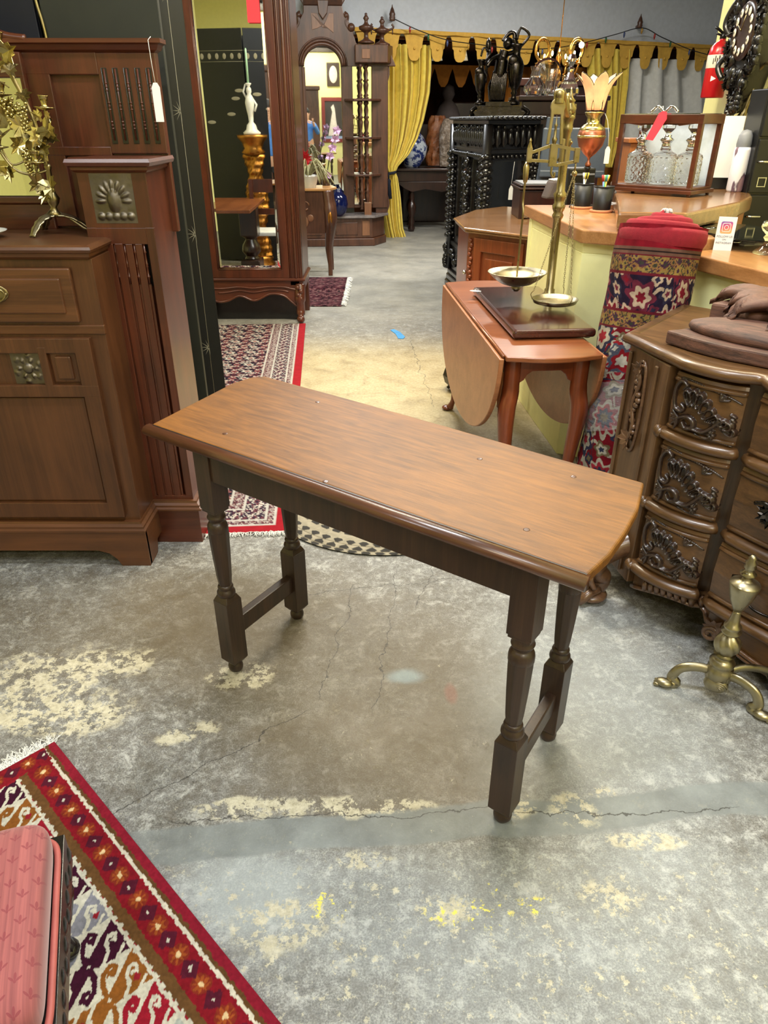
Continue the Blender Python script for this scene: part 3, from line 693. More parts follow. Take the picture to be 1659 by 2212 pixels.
# counter with stepped edge
m = W(); path = [(L0 - .01, 2.72), (L0 - .01, 2.30), (R0 + .005, 2.30), (R0 + .012, 2.46), (R0 + .012, 2.55)]
m.sweep([(L0 + .02, 2.66), (L0 + .02, 2.33), (R0 - .02, 2.33), (R0 - .02, 2.60)], [(-.05, 1.12), (.012, 1.12), (.02, 1.128), (.022, 1.138), (.03, 1.142), (.034, 1.15), (.03, 1.158), (.018, 1.162), (-.05, 1.162)])
m.box(L0 + .02, R0 - .02, 2.33, 2.72, 1.121, 1.1615); obj('counter', m, M['mahog_x'], sb, world=True)
# plinth with bracket feet and moulding
yb = 2.29
prof = [(R0 + .02, 0), (R0 + .02, .155), (L0 - .02, .155), (L0 - .02, 0), (L0 + .09, 0)] + [(L0 + .105, .03), (L0 + .13, .055), (L0 + .17, .068)] + [(R0 - .17, .068), (R0 - .13, .055), (R0 - .105, .03), (R0 - .09, 0)]
m = W(); m.ext(prof, yb, yb + .022); 
sp = [(.02, 0), (0.02, .155), (-.24, .155), (-.24, .05), (-.05, .05), (-.06, 0)]
for xx in (R0, L0 - .002):
    m.add([], [])
    v = [(xx - .002, yb + .005, 0), (xx - .002, yb + .10, 0), (xx - .002, yb + .12, .05), (xx - .002, 2.53, .05), (xx - .002, 2.53, .155), (xx - .002, yb + .005, .155)]
    v2 = [(a + .022, b, d) for a, b, d in v]; n = 6
    m.add(v + v2, [tuple(range(n)), tuple(range(n, 2 * n))[::-1]] + [((i + 1) % n, i, n + i, n + (i + 1) % n) for i in range(n)])
obj('plinth', m, M['mahog_x'], sb, .002, world=True)
m = W(); m.sweep([(L0, 2.5), (L0, 2.31), (R0, 2.31), (R0, 2.478), (-.745, 2.478), (-.745, 2.77)], [(-.02, .15), (.024, .15), (.024, .157), (.016, .162), (.016, .17), (.006, .177), (.004, .185), (-.02, .185)])
obj('base_moulding', m, M['mahog_x'], sb, world=True)
# column base (dark red block behind the foot)
m = W(); m.box(-.95, -.735, 2.466, 2.77, 0, .15); obj('column_base', m, M['mahog_redx'], sb, .002, world=True)
# drawer
fy = 2.325
m = W(); m.box(-1.62, -.985, fy - .016, fy, .925, 1.095); m.box(-1.585, -1.02, fy - .022, fy - .01, .955, 1.065)
dr = obj('drawer', m, M['mahog_x'], sb, .005, world=True)
m = W(); m.ball((-1.245, fy - .024, 1.02), (.058, .004, .03), 24, 8); m.tube([(-1.245 + .05 * math.cos(a), fy - .034 - .006 * abs(math.sin(a)), 1.018 + .026 * math.sin(a)) for a in [k * PI / 12 for k in range(24)]], .0032, closed=True)
m.ball((-1.195, fy - .03, 1.018), .006); m.ball((-1.295, fy - .03, 1.018), .006)
obj('bail_handle', m, M['brass'], dr, world=True)
m = W(); m.box(L0, R0 + .002, fy - .006, fy + .01, .885, .915); obj('drawer_rail', m, M['mahog_x'], sb, .003, world=True)
# cupboard door: frame, small square panel, tile, long lower panel
m = W()
X0, X1, Z0, Z1 = -1.6, -.965, .205, .875
m.box(X0, X1, fy - .004, fy + .01, Z0, Z1)
def rail(a, b, cc, d): m.box(a, b, fy - .020, fy, cc, d)
rail(X0, X1, Z1 - .05, Z1); rail(X0, X1, Z0, Z0 + .06); rail(X1 - .055, X1, Z0, Z1); rail(X0, X0 + .055, Z0, Z1); rail(X0, X1, .675, .715); rail(-1.142, -1.117, .69, Z1 - .03)
do = obj('door', m, M['mahog'], sb, .003, world=True)
m = W(); m.box(-1.095, -1.04, fy - .018, fy, .735, .815); m.box(-1.112, -1.024, fy - .010, fy, .722, .828); obj('raised_panel', m, M['mahog'], do, .006, world=True)
m = W(); m.box(-1.53, -1.025, fy - .01, fy, .27, .67); obj('lower_panel', m, M['mahog'], do, .012, world=True, seg=3)
def tile(name, x0, x1, z0, z1, y, par, kind=0):
    def f(u, v):
        a, b = u * 2 - 1, v * 2 - 1; h = 0
        if kind == 0:
            d = math.hypot(a / .26, (b + .08) / .42); h += .9 * max(0, 1 - d * d) ** .5 + .3 * max(0, 1 - abs(d - 1.05) * 6)
            for k in range(9):
                an = PI * (k / 8) * 1.0; px, pz = .62 * math.cos(an), -.1 + .62 * math.sin(an); q = math.hypot(a - px, (b - pz)); w_ = (a - px) * math.sin(an) - (b - pz) * math.cos(an); l_ = (a - px) * math.cos(an) + (b - pz) * math.sin(an)
                h += .45 * max(0, 1 - (w_ / .11) ** 2 - (l_ / .26) ** 2)
            for k in range(5): 
                px = -.7 + k * .35; h += .55 * max(0, 1 - ((a - px) / .2) ** 2 - ((b + .72) / .17) ** 2)
        else:
            d = math.hypot(a / .33, (b + .0) / .33); h += .8 * max(0, 1 - d * d) ** .5
            th = math.atan2(b, a); r = math.hypot(a, b); h += .5 * max(0, math.cos(6 * th)) * max(0, 1 - abs(r - .55) / .22) + .4 * max(0, math.cos(6 * th + PI + 1)) * max(0, 1 - abs(r - .82) / .2)
        e = min(1, (1 - max(abs(a), abs(b))) * 14)
        return (x0 + (x1 - x0) * u, y - .002 - .013 * min(1, h) * e, z0 + (z1 - z0) * v)
    m = MB(); m.grid(f, 56, 64); m.box(x0, x1, y - .001, y + .006, z0, z1)
    return obj(name, m, M['pewter'], par, world=True)
tile('embossed_tile', -1.245, -1.142, .717, .825, fy - .004, do, 1)
# outer columns
for side in (0, 1):
    def X(x): return x if side == 0 else 2 * SBX - x
    m = W(); a, b = sorted((X(-.975), X(-.757))); cw = b - a
    yf = 2.49
    m.box(a, b, yf + .03, 2.76, .15, 1.355); m.box(a, a + .012, yf, yf + .04, .15, 1.355); m.box(b - .012, b, yf, yf + .04, .15, 1.355)
    # face boards with slots and reeds: stiles + rails around openings
    m.box(a, b, yf, yf + .014, 1.19, 1.355); m.box(a, b, yf, yf + .014, .15, .2)
    xs = [a + .03 + k * (cw - .055) / 5 for k in range(6)]
    m.box(a, xs[0], yf, yf + .014, .2, 1.19); m.box(xs[5], b, yf, yf + .014, .2, 1.19)
    for k in range(1, 5): m.box(xs[k] - .0115, xs[k] + .0115, yf, yf + .014, .2, 1.14)
    m.box(xs[0], xs[5], yf, yf + .014, 1.14, 1.19)
    col_ = obj('column', m, M['mahog_red'], sb, .0015, world=True)
    for k in range(5):
        xc = (xs[k] + xs[k + 1]) / 2; m = W()
        m.lathe([(.0035, 1.01), (.0035, 1.03), (.006, 1.033), (.006, 1.037), (.0035, 1.04), (.0035, 1.065), (.006, 1.068), (.0035, 1.072), (.006, 1.076), (.0035, 1.08), (.0035, 1.11), (.006, 1.114), (.0035, 1.118), (.0035, 1.14)], (xc, yf + .006, 0), 8)
        m.box(xc - .004, xc + .004, yf + .006, yf + .013, .2, 1.01)
        obj('spindle', m, M['mahog_red'], col_, world=True)
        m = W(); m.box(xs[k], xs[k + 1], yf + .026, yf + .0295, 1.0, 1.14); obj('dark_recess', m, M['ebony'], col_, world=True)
    if side == 0: tile('embossed_tile', -.938, -.803, 1.205, 1.352, yf, col_, 0)
    m = W(); m.sweep([(a - .0, 2.74), (a - .0, yf + .0), (b, yf), (b, 2.76)] , [(-.03, 1.355), (.004, 1.355), (.012, 1.362), (.012, 1.37), (.022, 1.374), (.026, 1.384), (.022, 1.394), (-.03, 1.396)])
    m.box(a - .005, b, yf, 2.72, 1.356, 1.3955); m.lathe([(.05, 1.37), (.056, 1.376), (.056, 1.39), (.05, 1.395)], ((a if side == 0 else b), 2.58, 0), 24)
    obj('column_cap', m, M['mahog_redx'], sb, world=True)
# high back above the counter
yk = 2.70
xr = -.735
m = W(); m.box(2 * SBX - xr, xr, yk + .015, yk + .04, 1.15, 1.70)
for (a, b, z0, z1) in ((-.925, xr, 1.40, 1.69), (-1.16, -1.085, 1.17, 1.69), (-1.165, -.925, 1.63, 1.69), (-1.165, -.925, 1.395, 1.42)):
    m.box(a, b, yk, yk + .02, z0, z1); m.box(2 * SBX - b, 2 * SBX - a, yk, yk + .02, z0, z1)
obj('high_back', m, M['mahog_red'], sb, .003, world=True)
for k in range(5):
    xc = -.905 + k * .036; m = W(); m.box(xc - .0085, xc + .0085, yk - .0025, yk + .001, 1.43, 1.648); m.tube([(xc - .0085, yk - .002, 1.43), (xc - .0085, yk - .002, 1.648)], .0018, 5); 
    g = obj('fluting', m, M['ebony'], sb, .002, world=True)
    m = W(); 
    for z in (1.475, 1.485, 1.495, 1.53, 1.54, 1.55, 1.585, 1.595, 1.605): m.lathe([(.003, z - .003), (.0058, z), (.003, z + .003)], (xc, yk - .004, 0), 8)
    m.lathe([(.0032, 1.44), (.0032, 1.645)], (xc, yk - .004, 0), 8); obj('spindle', m, M['mahog_redx'], g, world=True)
m = W(); m.sweep([(2 * SBX - xr, 2.74), (2 * SBX - xr, yk), (xr, yk), (xr, 2.74)], [(-.04, 1.69), (.0, 1.69), (.012, 1.696), (.02, 1.71), (.03, 1.714), (.03, 1.726), (-.04, 1.726)])
crest = spline([(-1.13, 1.725), (-1.2, 1.735), (-1.27, 1.77), (-1.4, 1.86), (-1.6, 1.93), (SBX, 1.95)], 6)
pts = crest + [(2 * SBX - x, z) for x, z in crest[::-1]]
m.ext(pts, yk - .015, yk + .04)
m.tube([(x, yk - .02, z) for x, z in pts], .012); obj('crest', m, M['mahog_redx'], sb, world=True)
m = W(); m.box(2 * SBX + 1.165, -1.165, yk - .002, yk + .006, 1.27, 1.62); obj('back_mirror', m, M['mirror'], sb, world=True)
m = W(); m.box(2 * SBX + 1.16, -1.16, yk - .02, yk + .01, 1.245, 1.268); m.box(-1.175, -1.16, yk - .02, yk + .01, 1.26, 1.63); m.box(2 * SBX + 1.16, -1.16, yk - .012, yk + .01, 1.16, 1.245); m.box(2 * SBX + 1.16, -1.16, yk - .02, yk + .01, 1.62, 1.69)
obj('mirror_frame', m, M['mahog_redx'], sb, .004, world=True)
# price tag on a string at the corner of the back
pt = thing('price_tag', 'white paper price tag hanging by a string from the top corner of the sideboard', 'tag', (-.735, 2.66, 1.72))
m = MB(); m.tube([(0, .02, .01), (-.004, 0, .0), (-.002, -.002, -.06), (0.002, -.004, -.118)], .0011, 5); obj('string', m, M['fringe'], pt)
m = MB(); m.ext([(-.004, -.115), (.008, -.115), (.015, -.128), (.015, -.225), (-.011, -.225), (-.011, -.128)], -.006, -.0045); obj('card', m, M['white'], pt)
# white cloth / dish at the very left of the counter
dish = thing('dish', 'white scalloped dish cut by the left frame edge on the sideboard', 'dish', (-1.325, 2.47, 1.162))
m = MB(); m.lathe([(.03, 0), (.045, .004), (.085, .02), (.088, .023), (.08, .021), (.04, .008), (.0, .006)], seg=28, cap=False); obj('bowl', m, M['whiteceramic'], dish)

# ---------------------------------------------------------------- brass candelabrum with vine leaves
cb = thing('candelabrum', 'gilt brass candelabrum with vine leaves and grape bunches standing on the sideboard', 'candelabrum', (-1.11, 2.57, 1.162)); cb.scale = (1.0, .85, .98)
def vleaf(m, p, s, n, roll=0, cup=.25):
    # five-lobed leaf with centre crease; p = stem point, n = direction of growth
    n = Vector(n).normalized(); sd = n.cross(Vector((0, -1, .2)))
    sd = sd.normalized() if sd.length > .05 else Vector((1, 0, 0))
    up = sd.cross(n).normalized(); R_ = Matrix.Rotation(roll, 3, n); sd = R_ @ sd; up = R_ @ up
    o = [(0, 0), (.22, -.12), (.5, .02), (.38, .2), (.62, .5), (.32, .5), (.3, .78), (.12, .72), (0, 1.05)]
    o = o + [(-x, y) for x, y in o[::-1][1:-1]]
    P = Vector(p); f = []; cpt = P + n * (s * .4) - up * (s * cup * .3)
    v = [tuple(cpt)] + [tuple(P + sd * (x * s) + n * (y * s) + up * (s * cup * abs(x) * 1.2)) for x, y in o]
    k = len(o); v2 = [tuple(Vector(q) + up * .0012) for q in v]
    f = [(0, i + 1, (i + 1) % k + 1) for i in range(k)] + [(k + 1, k + 1 + (i + 1) % k + 1, k + 2 + i) for i in range(k)] + [(i + 1, k + 2 + i, k + 2 + (i + 1) % k, (i + 1) % k + 1) for i in range(k)]
    m.add(v + v2, f)
# tripod foot of three acanthus legs
for i, a in enumerate((0.15, 2.25, 4.35)):
    m = MB(); ca, sa = math.cos(a), math.sin(a)
    def f(u, v): 
        r = .015 + .105 * u; hz = .062 * (1 - u) ** .8 + .012 * math.sin(u * PI) + .004; wd = (.035 * (1 - u * .5)) * (1 + .16 * math.sin(u * 26)) * (v - .5) * 2
        hz = hz - .018 * abs(v - .5) * (1 - u * .4); return (ca * r - sa * wd * .6, sa * r + ca * wd * .6, max(.002, hz))
    m.sheet(f, 22, 9, .004); m.tube([(ca * r, sa * r, z) for r, z in ((.01, .072), (.05, .05), (.09, .018), (.118, .006))], [.006, .005, .0045, .003]); obj('foot', m, M['brass_pale'], cb)
m = MB(); m.lathe([(.02, .055), (.026, .065), (.014, .075), (.01, .085), (.02, .1), (.024, .115), (.014, .13), (.009, .145), (.0085, .2), (.012, .21), (.007, .22)], seg=20)
stem = spline([(0, 0, .2), (-.012, -.005, .26), (-.02, .0, .33), (-.045, .004, .4), (-.075, .0, .47), (-.095, 0, .53)], 6); m.tube(stem, [.0085] * 10 + [.007] * (len(stem) - 10)); obj('stem', m, M['brass'], cb)
arms = [[(0, 0, .2), (-.05, -.03, .185), (-.1, -.035, .2), (-.135, -.035, .25)], [(-.01, 0, .24), (-.02, -.05, .215), (-.015, -.065, .2), (-.012, -.07, .215)], [(-.02, 0, .3), (.012, -.02, .31), (.028, -.03, .34), (.026, -.03, .372)],
        [(-.03, 0, .34), (-.08, .02, .36), (-.11, .02, .38), (-.12, .02, .40)]]
for a in arms:
    m = MB(); m.tube(spline(a, 6), .0042)
    e = a[-1]; am = obj('arm', m, M['brass'], cb)
    m = MB(); m.lathe([(.004, 0), (.008, .004), (.03, .01), (.031, .0125), (.01, .012), (.008, .02), (.011, .03), (.015, .042), (.017, .044), (.013, .045), (.012, .03)], e, 20); obj('candle_cup', m, M['brass_bright'], am)
e = (-.095, 0, .53); m = MB(); m.lathe([(.004, 0), (.008, .004), (.032, .01), (.033, .0125), (.01, .012), (.008, .02), (.011, .03), (.015, .045), (.017, .047), (.013, .048), (.012, .03)], e, 20); obj('candle_cup', m, M['brass_bright'], cb)
rl = random.Random(5)
LF = [((-.11, -.02, .515), .05, (-1, -.3, -.3)), ((-.08, -.02, .52), .052, (.9, -.4, .4)), ((-.09, -.03, .50), .048, (-.7, -.5, -.8)), ((-.075, -.03, .49), .044, (.8, -.5, -.7)), ((-.1, -.03, .53), .04, (-.5, -.4, .9)),
      ((.01, -.03, .355), .03, (-.5, -.6, .3)), ((.03, -.03, .355), .03, (.4, -.5, .3)), ((.01, -.02, .33), .055, (.7, -.5, -.4)), ((-.005, -.02, .31), .05, (-.3, -.6, -.8)), ((.02, -.02, .3), .045, (.9, -.5, -.2)), ((-.0, -.03, .275), .05, (.5, -.6, -.9)),
      ((-.04, -.02, .31), .06, (-.6, -.5, .5)), ((-.04, -.02, .29), .055, (.6, -.5, -.2)), ((-.06, -.02, .28), .05, (-.6, -.6, -.7)), ((-.1, -.01, .33), .06, (-.5, -.5, .9)), ((-.12, -.02, .3), .075, (-.2, -.6, -.3)),
      ((-.14, -.03, .22), .05, (-.5, -.4, -.9)), ((-.12, -.03, .2), .045, (.3, -.5, -.9)), ((-.01, -.04, .17), .05, (-.6, -.6, -.6)), ((.01, -.04, .17), .055, (.3, -.6, -.9)), ((.0, -.03, .14), .045, (-.4, -.5, -.9)), ((-.16, -.03, .36), .05, (-.4, -.5, -.6)),
      ((-.05, .0, .42), .04, (.5, -.5, -.5)), ((-.09, 0, .36), .05, (.2, -.6, .8)), ((-.17, -.02, .28), .05, (.4, -.4, .9))]
for i, (p, s_, n_) in enumerate(LF):
    m = MB(); vleaf(m, p, s_ * 1.15, n_, rl.uniform(-.5, .5), rl.uniform(.1, .4)); obj('vine_leaf', m, M['brass_bright'] if i % 3 else M['brass'], cb)
for (gx, gz, n_) in ((-.09, .37, 34), (-.05, .36, 34), (-.055, .235, 40)):
    m = MB()
    for k in range(n_):
        q = k / n_; a = k * 2.4; r = .017 * (1 - q * .75); m.ball((gx + r * math.cos(a) + .006 * q, -.025 + r * math.sin(a), gz - q * .085 + .03), .0055, 8, 6)
    obj('grape_bunch', m, M['brass_bright'], cb)
m = MB(); m.tube(spline([(-.085, 0, .43), (-.11, -.01, .445), (-.125, -.01, .42)], 6), .002); obj('tendril', m, M['brass'], cb); m = MB(); m.tube(spline([(-.04, -.01, .24), (-.1, -.03, .21), (-.13, -.03, .26), (-.15, -.03, .31)], 6), .003); obj('tendril', m, M['brass'], cb)

for ch_ in cb.children:
    if not ch_.name.startswith('foot'): ch_.rotation_euler = (0, .07, 0)
# ================================================================== lacquer screen and panels behind the sideboard
sc = thing('folding_screen', 'black lacquer folding screen with incised gilt bamboo stars standing beside the sideboard', 'screen', (-1.3, 3.1, 0))
def star(m, x, y, z, r, n=9, half=None, s=1):
    for k in range(n):
        a = 2 * PI * k / n + .2
        if half is not None and (math.cos(a - half) < -.1): continue
        dx, dz = math.cos(a), math.sin(a); w_ = .0016 * s
        m.add([(x + dx * r * .12 - dz * w_, y, z + dz * r * .12 + dx * w_), (x + dx * r * .12 + dz * w_, y, z + dz * r * .12 - dx * w_), (x + dx * r, y, z + dz * r), (x + dx * r * .12 - dz * w_, y + .002, z + dz * r * .12 + dx * w_), (x + dx * r * .12 + dz * w_, y + .002, z + dz * r * .12 - dx * w_), (x + dx * r, y + .002, z + dz * r)],
              [(0, 1, 2), (5, 4, 3), (0, 3, 4, 1), (1, 4, 5, 2), (2, 5, 3, 0)])
for i, (x0, x1, y0, y1) in enumerate(((-1.02, -.722, 3.03, 3.12), (-1.5, -1.02, 3.12, 3.03), (-2.0, -1.5, 3.03, 3.12))):
    ang = math.atan2(y1 - y0, x1 - x0); Lw = math.hypot(x1 - x0, y1 - y0)
    m = MB(); m.T = at((x0, y0, 0), ang); m.box(.003, Lw - .003, 0, .022, .02, 2.35); pn = obj('panel', m, M['lacquer'], sc, .002, world=True)
    m = MB(); m.T = at((x0, y0, 0), ang); yy = -.0022
    for xo in ((.075, Lw - .055) if i == 0 else (.05, Lw - .05)): m.tube([(xo, -.001, .1), (xo, -.001, 2.28)], .0013, 5)
    if i == 0:
        zz = [.62, .86, 1.09, 1.31, 1.53, 1.73, 1.9]
        for k, z in enumerate(zz): star(m, Lw - .055 if k % 2 == 0 else .075, yy, z, .036, 11, half=PI if k % 2 == 0 else 0)
        for k in range(7): m.tube(spline([(.1 + .01 * k, -.001, .7 + .17 * k), (.14, -.001, .75 + .17 * k), (.2, -.001, .76 + .18 * k)], 4), .0008, 4)
        for z in (.55, 1.0, 1.42): m.ball((.16, -.001, z), (.006, .0015, .012))
    obj('gilt_line', m, M['gold_dull'], pn, world=True)
    # lily pads and border incised on the rear face, seen in the wardrobe mirror
    m = MB(); m.T = at((x0, y0, 0), ang); rq = random.Random(i)
    for k in range(4): m.ball((rq.uniform(.06, Lw - .06), .0225, rq.uniform(1.45, 1.8)), (.05, .0015, .018), 14, 6)
    for k in range(6): m.ball((Lw * (k + .5) / 6, .0225, 2.1), (.02, .0015, .028), 8, 6)
    m.tube([(0, .0225, 2.05), (Lw, .0225, 2.05)], .002, 5); m.tube([(0, .0225, 2.15), (Lw, .0225, 2.15)], .002, 5)
    obj('gilt_motif', m, M['gold_dull'], pn, world=True)
m = MB(); m.box(-1.165, -.765, 2.93, 2.955, 0, 2.3); o = obj('panel', m, M['lacq_green'], None, .002); o.name = 'board'; tag(o, 'dark grey green board rising above the sideboard top', 'board')
m = MB(); m.box(-2.4, -1.185, 2.93, 2.955, 0, 2.3); o = obj('board', m, M['navy'], None, .002); tag(o, 'dark navy board at the top left corner above the sideboard', 'board')
m = MB(); m.tube(spline([(-1.18, 2.92, 2.1), (-1.175, 2.92, 1.95), (-1.17, 2.92, 1.85), (-1.16, 2.92, 1.77), (-1.155, 2.92, 1.6)], 5), .005, 6); o = obj('beaded_cord', m, M['gold_line'], None); tag(o, 'thin glinting cord hanging between the navy and grey green boards', 'cord')
# ================================================================== mirrored wardrobe
AY = 6.06
ar = thing('wardrobe', 'dark red mahogany wardrobe with a tall mirror door and scrolled apron', 'wardrobe', (-1.08, AY + .25, 0))
ax0, ax1 = -1.5, -.67
m = W(); m.box(ax0, ax1, AY + .03, AY + .52, .25, 2.62); obj('carcass', m, M['mahog_red'], ar, .004, world=True)
for (a, b) in ((ax0, -1.42), (-.775, ax1)):
    m = W(); m.box(a, b, AY, AY + .06, .3, 2.62)
    for k, xx in enumerate((a + .018, (a + b) / 2, b - .018)): m.tube([(xx, AY - .002, .36), (xx, AY - .002, 2.6)], .008 if k != 1 else .014)
    obj('corner_post', m, M['mahog_redx'] if 0 else M['mahog_red'], ar, .004, world=True)
m = W(); dx0, dx1 = -1.418, -.777
for (a, b, z0, z1) in ((dx0, dx0 + .062, .36, 2.58), (dx1 - .062, dx1, .36, 2.58), (dx0, dx1, .36, .43), (dx0, dx1, 2.5, 2.58)): m.box(a, b, AY - .012, AY + .03, z0, z1)
md = obj('mirror_door', m, M['mahog_red'], ar, .006, world=True, seg=3)
m = W(); m.sweep([(0, 0)], [(0, 0)]) if 0 else None
gx0, gx1, gz0, gz1 = dx0 + .062, dx1 - .062, .43, 2.5
for (p, q) in (((gx0, gz0), (gx1, gz0)), ((gx1, gz0), (gx1, gz1)), ((gx1, gz1), (gx0, gz1)), ((gx0, gz1), (gx0, gz0))): m.tube([(p[0], AY - .008, p[1]), (q[0], AY - .008, q[1])], .008)
obj('bead', m, M['mahog_red'], md, world=True)
m = W(); bv = .028
v = [(gx0, AY + .006, gz0), (gx1, AY + .006, gz0), (gx1, AY + .006, gz1), (gx0, AY + .006, gz1), (gx0 + bv, AY + .002, gz0 + bv), (gx1 - bv, AY + .002, gz0 + bv), (gx1 - bv, AY + .002, gz1 - bv), (gx0 + bv, AY + .002, gz1 - bv), (gx0, AY + .012, gz0), (gx1, AY + .012, gz0), (gx1, AY + .012, gz1), (gx0, AY + .012, gz1)]
m.add(v, [(4, 5, 6, 7), (0, 1, 5, 4), (1, 2, 6, 5), (2, 3, 7, 6), (3, 0, 4, 7), (8, 11, 10, 9), (0, 8, 9, 1), (1, 9, 10, 2), (2, 10, 11, 3), (3, 11, 8, 0)])
obj('mirror', m, M['mirror'], md, world=True)
m = W(); m.sweep([(ax0, AY + .5), (ax0, AY), (ax1, AY), (ax1, AY + .5)], [(-.03, .335), (.012, .335), (.02, .343), (.02, .352), (.01, .36), (-.03, .362)]); obj('waist_moulding', m, M['mahog_redx'], ar, world=True)
# scrolled apron
lo = spline([(-1.46, .19), (-1.38, .16), (-1.30, .172), (-1.2, .21), (-1.08, .172), (-.95, .225), (-.84, .215), (-.77, .16), (-.72, .12)], 6)
m = W(); m.ext([(-1.47, .335)] + lo + [(-.70, .335)], AY - .0, AY + .03); m.tube([(x, AY - .004, z + .006) for x, z in lo], .009); m.tube([(x, AY - .004, z * .25 + .235) for x, z in lo], .008)
m.tube([(x, AY - .003, z * .35 + .185) for x, z in lo[6:-8]], .006)
obj('scrolled_apron', m, M['mahog_redx'], ar, world=True)
for x in (-1.46, -.70):
    m = W(); m.tube(spline([(x, AY + .03, .3), (x, AY - .01, .2), (x, AY + .0, .1), (x, AY - .03, .045), (x, AY - .04, .02)], 6), [.045] * 8 + [.036] * 8 + [.026] * 9); m.ball((x, AY - .04, .032), (.034, .034, .032))
    for k in range(4): m.ball((x + .012 * (-1) ** k, AY - .04, .2 + .03 * k), (.018, .014, .018))
    obj('leg', m, M['mahog_red'], ar, world=True)
    m = W(); m.box(x - .03, x + .03, AY + .42, AY + .5, 0, .26); obj('leg', m, M['mahog_red'], ar, world=True)
m = W(); m.box(ax0 + .05, ax1 - .06, AY + .10, AY + .5, 0, .25); obj('shade_box', m, M['ebony'], ar, world=True)  # added dark box standing in for the shadow under the wardrobe
m = W(); m.sweep([(ax0, AY + .5), (ax0, AY), (ax1, AY), (ax1, AY + .5)], [(-.1, 2.6), (.02, 2.6), (.05, 2.66), (.07, 2.7), (-.1, 2.72)]); m.box(ax0, ax1, AY, AY + .52, 2.6, 2.71)
obj('cornice', m, M['mahog_redx'], ar, world=True)
rt = thing('sale_tag', 'red card tag hanging on the mirror of the tall wardrobe', 'tag', (-.915, AY - .03, 2.3))
m = MB(); m.ext([(-.042, -.20), (.05, -.2), (.045, .0), (.02, .02), (-.02, .02), (-.04, 0)], -.002, .0); obj('card', m, M['redtag'], rt)
m = MB(); m.tube([(0, 0, 0), (-.01, .005, .15), (0, .01, .4)], .002); obj('string', m, M['fringe'], rt)
# ================================================================== things the wardrobe mirror shows, standing behind the lacquer screen
wt = thing('dining_table', 'polished wooden table behind the lacquer screen, seen in the wardrobe mirror', 'table', (-1.72, 4.3, 0))
m = MB(); m.prism([(-.55, -.6), (.42, -.6), (.46, .62), (-.55, .62)], .73, .76); obj('tabletop', m, M['cherry'], wt, .004)
for x in (-.4, .33):
    m = MB(); m.box(x - .09, x + .09, -.12, .06, .45, .73); m.lathe([(.1, .45), (.05, .42), (.09, .36), (.1, .3), (.06, .25), (.08, .22)], (x, -.03, 0)); m.box(x - .1, x + .1, -.16, .1, 0, .22); obj('pedestal', m, M['darkwood'], wt, .01)
ch = thing('wooden_chair', 'brown wooden chair with a tall back beside the table, seen in the wardrobe mirror', 'chair', (-1.235, 3.98, 0))
m = MB(); m.box(-.2, .2, -.2, .2, .43, .47); obj('seat', m, M['fringe'], ch, .01)
for x, y, h in ((-.19, -.19, .95), (.19, -.19, .95), (-.19, .19, .44), (.19, .19, .44)):
    m = MB(); m.box(x - .022, x + .022, y - .022, y + .022, 0, h); obj('leg', m, M['mahog_red'], ch, .004)
m = MB(); m.box(-.2, .2, -.205, -.18, .82, .95); m.box(-.2, .2, -.2, -.18, .6, .66); obj('backrest', m, M['mahog_red'], ch, .004)
pd = thing('gilt_pedestal', 'twisted gilt column pedestal reflected in the wardrobe mirror', 'pedestal', (-1.43, 3.40, 0))
m = MB()
def tw(u, v):
    a = u * 2 * PI; z = .12 + v * 1.05; r = .095 + .03 * math.cos(2 * a + v * 12) + .008 * math.sin(9 * a + v * 50) + .006 * math.cos(v * 90); return (r * math.cos(a), r * math.sin(a), z)
m.grid(tw, 40, 80, cu=True); obj('twisted_shaft', m, M['gilt'], pd)
m = MB(); m.lathe([(.15, 0), (.16, .03), (.12, .06), (.14, .09), (.1, .12)], seg=28); obj('base', m, M['gilt'], pd)
m = MB(); m.lathe([(.09, 1.16), (.13, 1.19), (.1, 1.23), (.12, 1.29), (.16, 1.33), (.165, 1.36), (.0, 1.362)], seg=28, cap=False); obj('capital', m, M['gilt'], pd)
cs = thing('figural_candlestick', 'white figural candlestick with candle on the gilt pedestal, seen in the wardrobe mirror', 'candlestick', (-1.43, 3.40, 1.362))
m = MB(); m.lathe([(.09, 0), (.095, .02), (.06, .05), (.05, .09), (.025, .12), (.03, .18), (.042, .24), (.05, .3), (.04, .35), (.02, .38), (.028, .4), (.026, .43), (.012, .45), (.03, .47), (.03, .48)], seg=18)
m.tube([(.03, 0, .34), (.07, 0, .28), (.05, .02, .22)], .012); m.tube([(-.03, 0, .34), (-.06, 0, .4), (-.03, 0, .47)], .01); obj('figure', m, M['whiteceramic'], cs)
m = MB(); m.lathe([(.011, .48), (.009, .78), (.003, .79)]); obj('candle', m, plain('green_candle', c(170, 214, 180), .5), cs)
